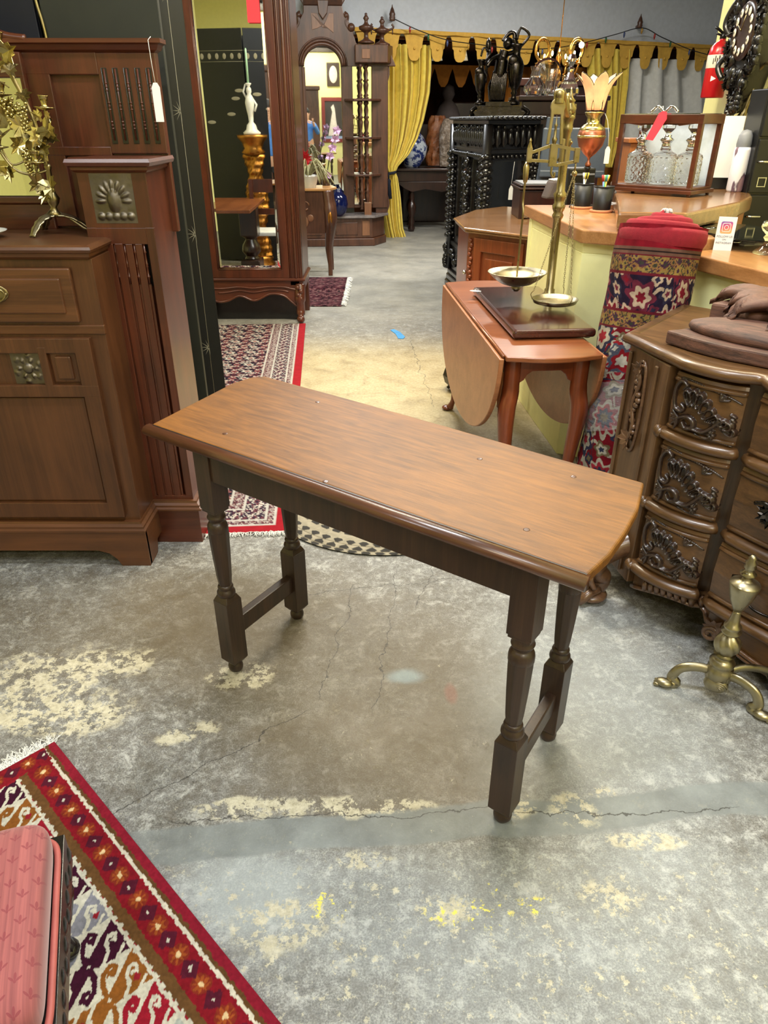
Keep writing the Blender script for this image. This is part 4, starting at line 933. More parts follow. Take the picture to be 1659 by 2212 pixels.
# ================================================================== carpets beyond the table
RB = (-.40, 2.545); rd = Vector((-.075, 1.0)).normalized(); rs = Vector((-rd.y, rd.x))
def r1pos(U, V): return np.c_[RB[0] + rd.x * U * 3.45 + rs.x * V * .95, RB[1] + rd.y * U * 3.45 + rs.y * V * .95, .007 + U * 0]
def r1col(U, V):
    s = U * 3.45; t = V * .95; e = np.minimum(s, t); pal = [L3(196, 190, 182), L3(30, 24, 44), L3(150, 96, 96), L3(92, 40, 52)]
    col = persian(s, t, L3(46, 34, 50), pal, .15, 2)
    b = persian(s, t, L3(150, 140, 140), [L3(60, 40, 60), L3(214, 206, 196), L3(110, 60, 70), L3(44, 34, 54)], .075, 5, 1.1)
    m_ = (e < .26); col[m_] = b[m_]
    g = persian(s, t, L3(64, 50, 68), [L3(190, 180, 176), L3(120, 80, 86), L3(90, 40, 50), L3(190, 170, 160)], .05, 8)
    m_ = ((e > .20) & (e < .26)) | ((e > .06) & (e < .1)); col[m_] = g[m_]
    for a in (.06, .1, .2, .26): put(col, np.abs(e - a) < .005, L3(200, 196, 190))
    put(col, e < .055, L3(168, 30, 42)); return col * .8
r1 = colgrid('runner_carpet', r1pos, 560, 170, r1col, M['carpet_far'], solid=.007)
tag(r1, 'dark patterned carpet with plain red edge running from under the table to the wardrobe', 'carpet')
fr = MB(); rnd = random.Random(9)
for i in range(260):
    f = rnd.random() * .5; bx = Vector(RB) + rs * f; L = rnd.uniform(.015, .04); a = rnd.gauss(0, .6)
    d = Vector((-rd.x * math.cos(a) + rd.y * math.sin(a), -rd.y * math.cos(a) - rd.x * math.sin(a)))
    fr.tube([(bx.x, bx.y, .006), (bx.x + d.x * L * .5, bx.y + d.y * L * .5, .005 + rnd.random() * .008), (bx.x + d.x * L, bx.y + d.y * L, .003)], .0016, 4)
o = obj('fringe', fr, M['fringe'], r1); o['kind'] = 'stuff'
def bpos(U, V):
    a = U * 2 * PI; r = V * .60; rr = r; return np.c_[.0 + rr * np.cos(a) * .93, 2.945 + rr * np.sin(a) * .98, .0045 + .0022 * np.abs(np.sin(V * .60 / .036 * PI))]
def bcol(U, V):
    r = V * .60; k = np.floor(r / .036); ph = U * 2 * PI * np.maximum(k * .036, .05) / .058
    f = (r / .036) % 1
    z = np.abs(((ph + k * .5) % 1) - .5) * 2
    col = np.tile(L3(160, 152, 134), (len(U), 1)); m_ = (z < .78 - 1.1 * np.abs(f - .5 + .25 * np.sin(k * 2))) & ((k.astype(int) % 4) != 1); put(col, m_, L3(62, 60, 58))
    put(col, np.abs(f - .5) > .46, L3(120, 112, 96)); return col * (.9 + .2 * vnoise(U * 300, V * 60, 1, 4))[:, None]
br = colgrid('braided_rug', bpos, 760, 130, bcol, M['carpet_far'])
tag(br, 'round beige braided rug lying partly under the small oak table', 'rug')
# dark red carpet past the wardrobe, thrown up against the plant table
def r2pos(U, V): 
    x = -1.35 + U * .96; y = 6.62 + V * 1.35 ; z = .01 + .035 * np.exp(-((V - .52) / .05) ** 2) + .02 * np.exp(-((V - .3) / .04) ** 2); return np.c_[x, y, z]
def r2col(U, V): return persian(U * .96, V * 1.35, L3(50, 20, 28), [L3(96, 54, 60), L3(70, 30, 40), L3(120, 84, 84), L3(36, 16, 24)], .2, 4) * .8
r2 = colgrid('dark_red_carpet', r2pos, 200, 180, r2col, M['carpet_far'], solid=.008)
tag(r2, 'wine red rumpled carpet with white fringe under the inlaid plant table', 'carpet')
fr = MB()
for i in range(260):
    f = rnd.random() * 1.3; L = rnd.uniform(.03, .06); y = 6.63 + f
    fr.tube([(-.395, y, .012), (-.39 + L * .5, y + rnd.uniform(-.015, .015), .012 + rnd.random() * .01), (-.39 + L, y + rnd.uniform(-.03, .03), .003)], .003, 4)
o = obj('fringe', fr, M['fringe'], r2); o['kind'] = 'stuff'
# blue tape scrap on the aisle
p = G(860, 722); m = MB(); m.T = at((p[0], p[1], 0), .25); m.prism([(-.035, -.13), (.0, -.15), (.03, -.1), (.03, .05), (.005, .15), (-.03, .13), (-.02, .0)], .001, .004)
o = obj('tape', m, plain('blue_tape', c(70, 150, 210), .6)); tag(o, 'scrap of blue tape stuck on the tan aisle floor', 'tape')

# ================================================================== inlaid table with plants
pl = thing('plant_table', 'marquetry side table with cabriole legs and a stone coloured top holding potted plants', 'table', (-.86, 8.2, 0))
m = MB(); m.prism([(-.35, -.22), (.30, -.22), (.36, .0), (.30, .24), (-.35, .24)], .86, .885); obj('tabletop', m, wood('tan_top', c(150, 104, 60), c(196, 150, 96), .3, 'x', 1, .05), pl, .006)
m = MB(); m.box(-.31, .27, -.19, -.16, .45, .86); m.box(-.31, .27, .16, .19, .6, .86); m.box(.24, .27, -.19, .19, .6, .86); ap_ = obj('apron', m, M['etag'], pl, .004)
m = MB()
for (x, z, r) in ((-.05, .62, .05), (.0, .56, .07), (-.12, .55, .04), (.09, .6, .035)): m.ball((x, -.192, z), (r, .004, r))
m.tube([(.04 + .04 * math.cos(a), -.194, .72 + .04 * math.sin(a)) for a in [k * .5 for k in range(12)]], .008); obj('inlay', m, M['etag_lt'], ap_)
for x, y in ((.27, -.18), (-.3, -.18), (.26, .18), (-.3, .18)):
    m = MB(); m.tube(spline([(x, y, .86), (x + .02, y - .02, .7), (x + .03, y - .03, .55), (x + .0, y, .3), (x + .01, y - .01, .12), (x + .01, y - .02, .02)], 6), [.05] * 6 + [.058] * 6 + [.06, .056, .052, .048, .044, .04] + [.038, .034, .03, .028, .026, .024] + [.024] * 7)
    l_ = obj('leg', m, M['etag'], pl); m = MB(); m.ball((x + .03, y - .078, .6), (.025, .01, .07)); obj('inlay', m, M['gilt'], l_)
# spider plant
sp_ = thing('spider_plant', 'spider plant with thin arching leaves on the marquetry table', 'plant', (-.78, 8.1, .885))
m = MB(); m.lathe([(.07, 0), (.1, .1), (.11, .12), (.1, .12), (.06, .02)], seg=16, cap=False); obj('pot', m, M['whiteceramic'], sp_)
m = MB(); rr = random.Random(2)
for i in range(46):
    a = rr.uniform(0, 2 * PI); L = rr.uniform(.12, .3); m.tube(spline([(0, 0, .1), (math.cos(a) * L * .5, math.sin(a) * L * .5, .16 + rr.uniform(.02, .12)), (math.cos(a) * L, math.sin(a) * L, rr.uniform(.02, .12))], 4), [.006] * 8 + [.001], 4)
obj('leaves', m, plain('straw_leaf', c(138, 132, 92), .6, vary=.3), sp_)
fl = thing('red_flower', 'red poinsettia flower behind the spider plant', 'flower', (-.86, 8.3, .885))
m = MB(); m.lathe([(.05, 0), (.06, .08), (.05, .085)], seg=12); obj('pot', m, M['darkwood'], fl); m = MB(); m.tube([(0, 0, .08), (0, 0, .2)], .008); obj('stem', m, M['green'], fl)
m = MB()
for k in range(12):
    a = k * 2.4; n_ = (math.cos(a), -.4 + .3 * math.sin(a * 2), math.sin(a)); vleaf(m, (0, -.02 - .01 * k, .25), .12, n_, a, .2)
obj('petals', m, M['redflower'], fl)
orc = thing('orchid', 'lilac orchid spray leaning beside the arched mirror', 'flower', (-.62, 8.38, .885))
m = MB(); m.lathe([(.04, 0), (.05, .07), (.045, .075)], seg=12); obj('pot', m, M['darkwood'], orc)
m = MB(); m.tube(spline([(0, 0, .07), (.03, 0, .2), (.06, 0, .35), (.11, 0, .48)], 5), .007); obj('stem', m, M['green'], orc)
for (x, z) in ((.05, .28), (.08, .36), (.11, .44), (.13, .52), (.02, .1)):
    m = MB()
    for k in range(5): a = k * 1.257 + x * 20; vleaf(m, (x, -.01, z), .055, (math.cos(a), -.3, math.sin(a)), a, .2)
    obj('blossom', m, M['orchid'], orc)
bg = thing('plastic_bag', 'crumpled white plastic bag hanging at the side of the marquetry table', 'bag', (-.98, 7.86, 0))
m = MB(); rr = random.Random(4)
def bagf(u, v):
    a = u * 2 * PI; n = vnoise(np.array(math.cos(a) * 3 + 5), np.array(v * 7 + math.sin(a) * 3), 1.3, 6); r = (.06 + .05 * math.sin(v * PI)) * (.7 + .6 * float(n)); return (.03 + r * math.cos(a), r * math.sin(a), .22 + v * .42 + .02 * float(n))
m.grid(bagf, 26, 22, cu=True); obj('bag_body', m, M['plasticbag'], bg)

# ================================================================== arched mirror étagère
EY = 10.5
et = thing('mirrored_etagere', 'tall carved walnut hall mirror with arched glass, side shelves and turned finials', 'mirror', (-.6, EY, 0), math.radians(5.5))
# measured on the photo in the upright plane, turned with the piece
def E(u, v): x, z = XZ(u, v, EY); return (x + .6, z)
def EP(px): return [E(*p) for p in px]
ax_, az_ = E(697, 150); spr = E(697, 143)[1]; ar_ = E(740, 143)[0] - E(697, 143)[0] ; topz = E(697, 98)[1]
cx_ = E(697, 143)[0]
bx0, bx1, by1 = E(655, 140)[0], E(738, 140)[0], .462
m = MB(); m.ext([(bx0 - .3, .45), (.62, .45), (.62, 2.32), (bx0 - .3, 2.32)], .03, .06)
# front frame built as boards round the openings
cm = (bx0 + bx1) / 2; hw = (bx1 - bx0) / 2
archo = [(cm + hw * math.cos(t), spr + (topz - spr) * math.sin(t)) for t in [PI * k / 24 for k in range(25)]]
backf = obj('back_board', m, M['etag'], et)
m = MB()
outer = EP([(855, 143), (845, 118), (800, 116), (768, 92), (760, 60), (742, 28), (738, 12), (745, 0), (735, -20), (690, -40), (655, -20), (648, 0), (655, 12), (655, 28), (640, 60), (625, 92), (612, 116), (600, 118), (600, 143)])
poly = outer + [(bx0, E(655, 143)[1])] + archo[::-1] + [(bx1, E(738, 143)[1])]
m.ext(poly, -.05, .03); pe = obj('arched_pediment', m, M['etag'], et, .008)
for r_, w_ in ((1.04, .022), (1.16, .014), (1.26, .01)):
    m = MB(); m.tube([(cm + (x - cm) * r_, -.055, spr + (z - spr) * (1.0 + (r_ - 1) * 1.3)) for x, z in archo], w_); obj('arch_moulding', m, M['etag'], pe)
m = MB(); m.ext(EP([(672, 30), (685, 30), (692, 48), (697, 60), (703, 48), (710, 30), (720, 30), (720, 72), (708, 62), (697, 56), (686, 62), (674, 66)]), -.058, -.05); obj('burl_inlay', m, M['etag_lt'], pe, .002)
m = MB(); m.ext(EP([(684, -5), (710, -5), (706, 30), (697, 44), (688, 30)]), -.1, -.05); obj('keystone', m, M['etag'], pe, .006)
m = MB(); m.sweep([(E(655, 0)[0], -.05), (E(738, 0)[0], -.05)], [(-.02, E(655, 16)[1]), (.02, E(655, 12)[1]), (.05, E(655, 4)[1]), (.06, E(655, 0)[1]), (-.02, E(655, 0)[1])]); obj('crest_moulding', m, M['etag'], pe)
for sg, cx in ((1, 742), (-1, 650)):
    m = MB(); q = EP([(cx, 30), (cx + 6 * sg, 36), (cx + 4 * sg, 50), (cx + 10 * sg, 62), (cx + 16 * sg, 68)]); m.tube([(x, -.02, z) for x, z in spline(q, 5)], .035); e = E(cx + 5 * sg, 34); m.ball((e[0], -.03, e[1]), .035); e = E(cx + 16 * sg, 60); m.ball((e[0], -.03, e[1]), .05)
    obj('scroll', m, M['etag'], pe)
m = MB(); m.add([(bx0 - .02, .025, .46), (bx1 + .02, .025, .46), (bx1 + .02, .025, topz + .02), (bx0 - .02, .025, topz + .02)], [(0, 1, 2, 3)])
m = MB(); m.box(bx0 - .02, bx1 + .01, .018, .03, .48, topz + .03); obj('arched_mirror', m, M['mirror'], et)
# side bay with slim mirror and shelves
sx0, sx1 = E(762, 220)[0], E(803, 220)[0]
m = MB(); m.box(sx0 - .01, sx1 + .01, .018, .03, E(762, 442)[1], E(762, 143)[1]); obj('side_mirror', m, M['mirror'], et)
for (a, b) in ((738, 762), (803, 838)):
    m = MB(); m.box(E(a, 220)[0], E(b, 220)[0], -.04, .03, .45, 2.15); obj('stile', m, M['etag'], et, .008)
m = MB(); m.box(bx0 - .12, bx0 + .0, -.04, .03, .45, 2.15); m.box(bx0 - .02, bx0 + .02, -.06, -.04, .45, 2.08); obj('stile', m, M['etag'], et, .008)
for vv in (216, 298, 377):
    z = E(790, vv)[1]; m = MB(); m.prism([(sx0 - .12, .02), (sx0 - .1, -.1), (sx0, -.22), (sx1 - .03, -.22), (sx1 + .1, -.1), (sx1 + .14, .02)], z - .012, z + .012); obj('shelf', m, M['etag'], et, .004)
def spind(m, x, y, z0, z1, k=1.0):
    H = z1 - z0; pr_ = [(.02, 0), (.03, .03), (.015, .06), (.026, .1), (.012, .16), (.02, .3), (.026, .42), (.014, .5), (.03, .55), (.014, .6), (.022, .75), (.012, .88), (.028, .94), (.02, 1)]
    m.lathe([(r * k, z0 + t * H) for r, t in pr_], (x, y, 0), 12)
zs = [.43] + [E(790, vv)[1] for vv in (377, 298, 216)] + [2.12]
xm = (sx0 + sx1) / 2
for k in range(4):
    for dx_, dy_ in ((-.03, -.17), (.05, -.1)):
        m = MB(); spind(m, xm + dx_, dy_, zs[k] + .012, zs[k + 1] - .012); obj('turned_spindle', m, M['etag'], et)
# right edge scroll board
e = EP([(838, 118), (842, 160), (832, 200), (838, 260), (830, 300), (838, 345), (834, 400), (842, 440), (836, 460)])
m = MB(); m.ext(spline([(p[0], p[1]) for p in e], 4) + [(e[0][0] - .16, e[-1][1]), (e[0][0] - .16, e[0][1])], -.02, .04); obj('fretted_side', m, M['etag'], et)
# base cupboard
zt = .375; m = MB(); bL, bR = bx0 - .25, .42
m.prism([(bL, .1), (bL, -.3), (bR, -.3), (.60, -.02), (.6, .1)], .1, zt - .02); m.prism([(bL, .1), (bL, -.33), (bR + .02, -.33), (.63, -.02), (.63, .1)], 0, .1); ba = obj('base_cupboard', m, M['etag'], et, .01)
m = MB(); m.prism([(bL, .1), (bL, -.35), (bR + .03, -.35), (.66, -.02), (.66, .1)], zt - .02, zt + .01); obj('base_top', m, plain('grey_marble', c(120, 112, 110), .2, vary=.2), et, .004)
for a, b in ((bL + .1, bL + .4), (bR - .5, bR - .2)): m = MB(); m.box(a, b, -.308, -.295, .14, .3); obj('raised_panel', m, M['etag'], ba, .01)
m = MB(); m.box(bR - .14, bR - .04, -.308, -.295, .13, .32); obj('burl_inlay', m, M['etag_lt'], ba, .004)
m = MB(); m.box(E(785, 440)[0], E(800, 440)[0], -.22, -.14, zt, zt + .16); obj('block', m, M['etag_lt'], et, .006)
# cornice of the side bays with urn finials
m = MB(); m.prism([(E(765, 118)[0], .03), (E(765, 118)[0], -.2), (E(835, 118)[0], -.2), (E(850, 118)[0], .03)], 2.12, E(790, 98)[1]); co_ = obj('side_cornice', m, M['etag'], et, .01)
m = MB(); e = E(788, 108); m.box(e[0] - .05, e[0] + .05, -.208, -.198, e[1] - .1, e[1] + .0); obj('burl_inlay', m, M['etag_lt'], co_, .004)
for (u, v0, s_) in ((790, 95, 1.0), (824, 99, .95)):
    x, z0 = E(u, v0); z1 = E(u, v0 - 66 * s_)[1]; H = z1 - z0; m = MB()
    m.lathe([(r, z0 + t * H) for r, t in ((.1, 0), (.1, .05), (.05, .12), (.028, .18), (.025, .34), (.05, .4), (.085, .46), (.09, .56), (.05, .6), (.025, .66), (.02, .74), (.036, .82), (.02, .9), (.014, .93), (.018, .97), (.004, 1))], (x, -.1, 0), 18); f_ = obj('urn_finial', m, M['etag'], co_)
    if u == 824:
        m = MB()
        for sg in (-1, 1): m.tube(spline([(x + sg * .08, -.1, z0 + .52 * H), (x + sg * .14, -.1, z0 + .62 * H), (x + sg * .12, -.1, z0 + .74 * H)], 4), .012); m.tube([(x + sg * .13, -.1, z0 + .55 * H), (x + sg * .13, -.1, z0 + .38 * H)], .008)
        obj('scroll_handle', m, M['etag'], f_)
bv_ = thing('blue_vase', 'squat cobalt blue glazed vase in front of the arched mirror', 'vase', (-.60, 10.14, .385))
m = MB(); m.lathe([(.05, 0), (.1, .05), (.125, .14), (.11, .24), (.06, .29), (.045, .31), (.05, .33)], seg=28); obj('vase_body', m, M['blueglaze'], bv_)
# ================================================================== what the arched mirror reflects, by the rear yellow wall
pf = thing('framed_picture', 'red framed picture of a pale gowned figure, seen in the arched mirror', 'picture', (1.2, -3.49, 1.5), 0)
def frame(m, w_, h_, b, d=.03):
    for a, bb, c0, c1 in ((-w_, w_, h_ - b, h_), (-w_, w_, -h_, -h_ + b), (-w_, -w_ + b, -h_, h_), (w_ - b, w_, -h_, h_)): m.box(a, bb, -.0, d, c0, c1)
m = MB(); frame(m, .38, .6, .1); obj('frame', m, plain('red_brown_frame', c(120, 40, 40), .4), pf, .006)
m = MB(); m.box(-.3, .3, 0, .012, -.5, .5); obj('canvas', m, plain('dark_canvas', c(52, 46, 48), .6), pf)
m = MB(); m.ext([(-.02, .42), (-.1, .34), (-.06, .22), (-.12, -.05), (-.2, -.42), (.12, -.42), (.05, 0), (.02, .3)], .012, .016); obj('painted_figure', m, plain('painted_gown', c(214, 206, 206), .6), pf)
m = MB(); m.box(-.3, .3, .012, .016, -.5, -.43); obj('painted_ground', m, plain('painted_blue', c(140, 160, 200), .6), pf)
p2 = thing('small_picture', 'small dark framed oval picture above the red framed one, seen in the arched mirror', 'picture', (1.2, -3.49, 2.68), 0)
m = MB(); m.box(-.19, .19, 0, .03, -.3, .3); obj('frame', m, M['darkwood'], p2, .006); m = MB(); m.ball((0, .03, 0), (.12, .006, .22), 24, 10); obj('oval', m, plain('grey_oval', c(190, 186, 178), .5), p2)
sh = thing('wall_shelf', 'long dark shelf high on the rear yellow wall, seen in the arched mirror', 'shelf', (.95, -3.34, 3.38), 0)
m = MB(); m.box(-.6, 1.2, -.15, .15, 0, .06); m.box(-.6, 1.2, -.15, -.1, -.15, 0); obj('board', m, M['darkwood'], sh, .006)
cu = thing('brown_cupboard', 'tall brown cupboard by the rear wall behind the person, seen in the arched mirror', 'cupboard', (.30, -2.9, 0))
m = MB(); m.box(-.3, .35, -.3, .3, 0, 2.25); obj('body', m, M['etag'], cu, .01); m = MB(); m.box(-.34, .39, -.34, .34, 2.25, 2.36); obj('cornice', m, M['etag'], cu, .02)
bkc = thing('bookcase', 'low brown bookcase of books by the rear wall, seen in the slim side mirror', 'bookcase', (1.86, -3.25, 0))
m = MB(); m.box(-.25, .24, -.2, -.17, 0, 1.15)
for z in (0, .28, .56, .84, 1.12): m.box(-.25, .24, -.2, .16, z, z + .03)
for x in (-.25, .21): m.box(x, x + .03, -.2, .16, 0, 1.15)
obj('case', m, M['etag'], bkc, .004)
rb = random.Random(6); bcs = [plain('book_' + n_, q_, .6) for n_, q_ in (('brown', c(120, 76, 44)), ('tan', c(176, 140, 92)), ('wine', c(90, 32, 32)))]
names = ['brown', 'tan', 'wine red']; bw0 = None; OR_ = ['first', 'second', 'third', 'fourth', 'fifth', 'sixth', 'seventh', 'eighth', 'ninth', 'tenth']
for z, sh_ in ((.032, 'bottom'), (.312, 'second lowest'), (.592, 'third lowest'), (.872, 'top')):
    for k in range(9):
        ci = rb.randrange(3); lab = '%s book, %s from left on the %s shelf of the rear bookcase' % (names[ci], OR_[k], sh_)
        if bw0 is None: bw0 = obj('book', MB().box(-.018, .018, -.12, .13, 0, .2), bcs[ci]); o = bw0
        else: o = bw0.copy(); C.objects.link(o)
        o.location = (1.66 + .042 * k, -3.23, z); o.scale = (1, 1, rb.uniform(.8, 1.1)); o.material_slots[0].link = 'OBJECT'; o.material_slots[0].material = bcs[ci]; tag(o, lab, 'book', 'books in the rear bookcase')
# ================================================================== yellow canopy across the back
def K(u, v, off=0.0):                    # photo point -> (distance along the canopy line, height)
    r = ray(u, v); A = CA + CN * off; det = r[0] * CU.y - r[1] * CU.x
    t = (A.x * CU.y - A.y * CU.x) / det; p = Vector((r[0] * t, r[1] * t)) - A
    return (p.dot(CU), CAMH + r[2] * t)
def canT(off=0.0): q = CA + CN * off; return at((q.x, q.y, 0), CRZ)
va = thing('valance', 'long mustard yellow scalloped valance across the back of the shop', 'valance', (CA.x, CA.y, 0), CRZ)
s0 = K(765, 80)[0]; s1 = K(1545, 100)[0] + .9
zt0, zt1 = K(770, 58)[1], K(1535, 98)[1]; zb = K(908, 132)[1]; zb1 = K(1400, 150)[1]
sa, sb_ = K(908, 120)[0], K(1400, 150)[0]
def ztop(s): return zt0 + (zt1 - zt0) * (s - s0) / (s1 - s0)
def zbot(s): return zb + (zb1 - zb) * (s - sa) / (sb_ - sa)
per = K(937, 120)[0] - K(887, 120)[0]
m = MB(); n = int((s1 - s0) / per) + 1; bot = []
for k in range(n):
    c0 = s0 + k * per; zz = zbot(c0); N_ = zz + .28
    for f, h in ((0, .30), (.06, .29), (.12, .26), (.16, .21), (.18, .15), (.235, .135), (.25, .09), (.28, .045), (.35, .012), (.43, 0), (.57, 0), (.65, .012), (.72, .045), (.75, .09), (.765, .135), (.82, .15), (.84, .21), (.88, .26), (.94, .29)):
        if c0 + f * per < s1: bot.append((c0 + f * per, zz + h))
band = [(s0, ztop(s0)), (s1, ztop(s1))]
def V(): q = MB(); return q
topz_ = [(s1, ztop(s1)), (s0, ztop(s0))]
# build as quads column by column so the long outline stays clean
for i in range(len(bot) - 1):
    (a, za), (b, zb_) = bot[i], bot[i + 1]; y0 = .012 * math.sin(a * 9); y1 = .012 * math.sin(b * 9)
    v = [(a, y0, za), (b, y1, zb_), (b, y1, ztop(b)), (a, y0, ztop(a)), (a, y0 + .008, za), (b, y1 + .008, zb_), (b, y1 + .008, ztop(b)), (a, y0 + .008, ztop(a))]
    m.add(v, [(0, 1, 2, 3), (7, 6, 5, 4), (0, 4, 5, 1), (3, 2, 6, 7)])
obj('scalloped_cloth', m, M['val_y'], va)
m = MB(); m.tube([(s, -.02, zbot(s) + .30 + .004 * math.sin(s * 20)) for s, _ in bot], .008, 6)
for k in range(n):
    c0 = s0 + (k + .5) * per
    if c0 < s1: m.ball((c0, -.014, zbot(c0) + .14), (.016, .01, .016))
obj('piping', m, M['val_y'], va)
def curtain(name, label, rows, off, mat, pleats, amp, par=None, topo=0):
    t = thing(name, label, 'curtain', (CA.x, CA.y, 0), CRZ) if par is None else par
    R_ = [(K(l, v)[0], K(r, v)[0], K((l + r) / 2, v)[1]) for v, l, r in rows]; R_.sort(key=lambda q: -q[2])
    zs_ = [q[2] for q in R_]
    def f(u, v):
        z = zs_[0] + (zs_[-1] - zs_[0]) * v
        l = np.interp(-z, [-q for q in zs_], [q[0] for q in R_]); r = np.interp(-z, [-q for q in zs_], [q[1] for q in R_]); wd = r - l
        ph = u * pleats * 2 * PI + .8 * math.sin(v * 3 + u * 5); k = amp * (.45 + .55 * min(1, wd / .5))
        return (l + wd * u + .012 * math.sin(ph * 1.7), -off + k * math.sin(ph) + .4 * k * math.sin(ph * .37 + 1), z)
    q = MB(); q.sheet(f, int(pleats * 16), 60, .004); o = obj('curtain_cloth', q, mat, t); return t
cl = curtain('curtain', 'mustard yellow curtain tied back in its lower half beside the arched mirror', [(95, 815, 934), (150, 818, 933), (200, 818, 930), (260, 822, 918), (300, 825, 905), (335, 828, 886), (360, 834, 862), (373, 840, 856)], -.06, M['curt_y'], 9, .05)
lw = curtain('x', '', [(373, 838, 858), (385, 831, 862), (420, 829, 867), (460, 828, 871), (495, 834, 874), (519, 838, 882)], -.06, M['curt_y'], 6, .05, par=cl)
m = MB(); e = K(846, 374); m.tube([(e[0] + .07 * math.cos(a), .06 + .07 * math.sin(a), e[1] + .01 * math.cos(a)) for a in [k * .35 for k in range(18)]], .018, closed=True); tbk = obj('tieback', m, M['navycord'], cl)
m = MB(); e = K(838, 385); m.tube([(e[0], -.03, e[1] + .06), (e[0], -.03, e[1])], .012); m.lathe([(.012, e[1]), (.035, e[1] - .03), (.03, e[1] - .07), (.05, e[1] - .26)], (e[0], -.03, 0), 14); obj('tassel', m, M['navycord'], tbk)
curtain('curtain', 'olive yellow curtain gathered behind the flower lamp', [(105, 1274, 1362), (180, 1278, 1358), (250, 1284, 1350), (310, 1294, 1338), (345, 1306, 1328), (362, 1313, 1324)], -.06, M['curt_y'], 7, .05)
gc = curtain('curtain', 'plain grey curtain hanging right of the yellow ones under the valance', [(128, 1362, 1600), (200, 1358, 1600), (300, 1352, 1600), (420, 1345, 1600)], -.1, M['curt_g'], 6, .07)
# string of coloured bulbs between two wooden spires
sg = thing('string_lights', 'sagging string of small coloured bulbs in front of the yellow valance', 'string lights', (CA.x, CA.y, 0), CRZ)
wp = [(846, 43), (900, 68), (960, 88), (1030, 98), (1110, 107), (1190, 105), (1260, 92), (1320, 76), (1378, 62), (1420, 82), (1480, 108), (1530, 122)]
ws = [K(u, v) for u, v in wp]; m = MB(); sp3 = spline([(a, -.1, z) for a, z in ws], 6); m.tube(sp3, .006, 6); obj('cord', m, M['black'], sg)
bc = [plain('bulb_' + n_, col, .2) for n_, col in (('red', c(150, 40, 36)), ('green', c(40, 90, 50)), ('blue', c(60, 74, 120)), ('ochre', c(170, 130, 50)))]
for i, k in enumerate(range(4, len(sp3) - 2, 4)):
    x, y, z = sp3[k]; m = MB(); m.lathe([(.006, z - .001), (.014, z - .02), (.014, z - .045), (.004, z - .075)], (x, y, 0), 10); obj('bulb', m, bc[i % 4], sg)
for lab, u, v0, v1 in (('carved wooden spire above the left end of the valance', 846, 46, 10), ('carved wooden spire above the right part of the valance', 1379, 62, 30)):
    a, z0 = K(u, v0); z1 = K(u, v1)[1]; q = CA + CU * a - CN * -.02; H = z1 - z0
    t = thing('wooden_spire', lab, 'ornament', (q.x, q.y, z0)); m = MB()
    m.lathe([(.03, 0), (.038, .02 * H), (.034, .1 * H), (.04, .2 * H), (.034, .3 * H), (.04, .42 * H), (.03, .55 * H), (.022, .7 * H), (.008, .85 * H), (.003, H)], (0, 0, 0), 12); obj('spire', m, M['etag'], t)
    m = MB(); m.cbox((0, .09, .03), (.03, .25, .03)); obj('bracket', m, M['etag'], t)
# ------------------------------------------------------------------ inside the tent
m = MB(); m.T = canT(); m.grid(lambda u, v: (-.6 + 8 * u, 3.2 + .06 * math.sin(u * 90), 2.6 * v), 200, 3); m.grid(lambda u, v: (-.6 + 8 * u, 3.26, 2.6 * v), 2, 2)
o = obj('tent_lining', m, M['drape_d']); tag(o, 'dark brown pleated lining at the back of the canopy', 'drape')
m = MB(); m.T = canT(); m.box(-.6, 7.4, .1, 3.2, 2.42, 2.46); struct('trim_1', m, M['drape_d'])
iv = thing('inner_valance', 'orange scalloped inner valance in the dim tent', 'valance', (CA.x, CA.y, 0), CRZ)
m = MB(); bot = []; off = -1.1
def K2(u, v): return K(u, v, off)
a0, a1 = K2(900, 150)[0], K2(1260, 150)[0]; zt_ = K2(960, 140)[1]; zl = K2(960, 188)[1]; pr2 = K2(1010, 150)[0] - K2(972, 150)[0]
k = 0
while a0 + k * pr2 < a1 + .6:
    for f, h in ((0, .24), (.12, .16), (.25, .05), (.4, .0), (.6, 0), (.75, .05), (.88, .16)): bot.append((a0 + (k + f) * pr2, zl + h))
    k += 1
for i in range(len(bot) - 1):
    (a, za), (b, zb_) = bot[i], bot[i + 1]; y = 1.1
    m.add([(a, y, za), (b, y, zb_), (b, y, zt_), (a, y, zt_), (a, y + .01, za), (b, y + .01, zb_), (b, y + .01, zt_), (a, y + .01, zt_)], [(0, 1, 2, 3), (7, 6, 5, 4), (0, 4, 5, 1), (3, 2, 6, 7)])
obj('scalloped_cloth', m, M['val_o'], iv)
# glowing white paper-like bells under the canopy
gl = emit('bell_glass', c(226, 214, 180), .25)
b0 = None
for lab, u in (('leftmost white bell shade hanging behind the valance', 960), ('second white bell shade from the left behind the valance', 1016), ('white bell shade behind the valance left of the chandelier', 1118)):
    a, z = K(u, 128); q = CA + CU * a - CN * .25
    if b0 is None:
        b0 = thing('bell_shade', lab, 'lamp shade', (q.x, q.y, z), 0, 'white bell shades'); m = MB(); m.lathe([(.075, 0), (.06, .06), (.035, .15), (.022, .2), (.012, .22)], seg=20); obj('shade', m, gl, b0); m = MB(); m.tube([(0, 0, .2), (0, 0, 2.43 - z)], .004); obj('cord', m, M['black'], b0)
    else: dup(b0, (q.x, q.y, z), 0, lab)
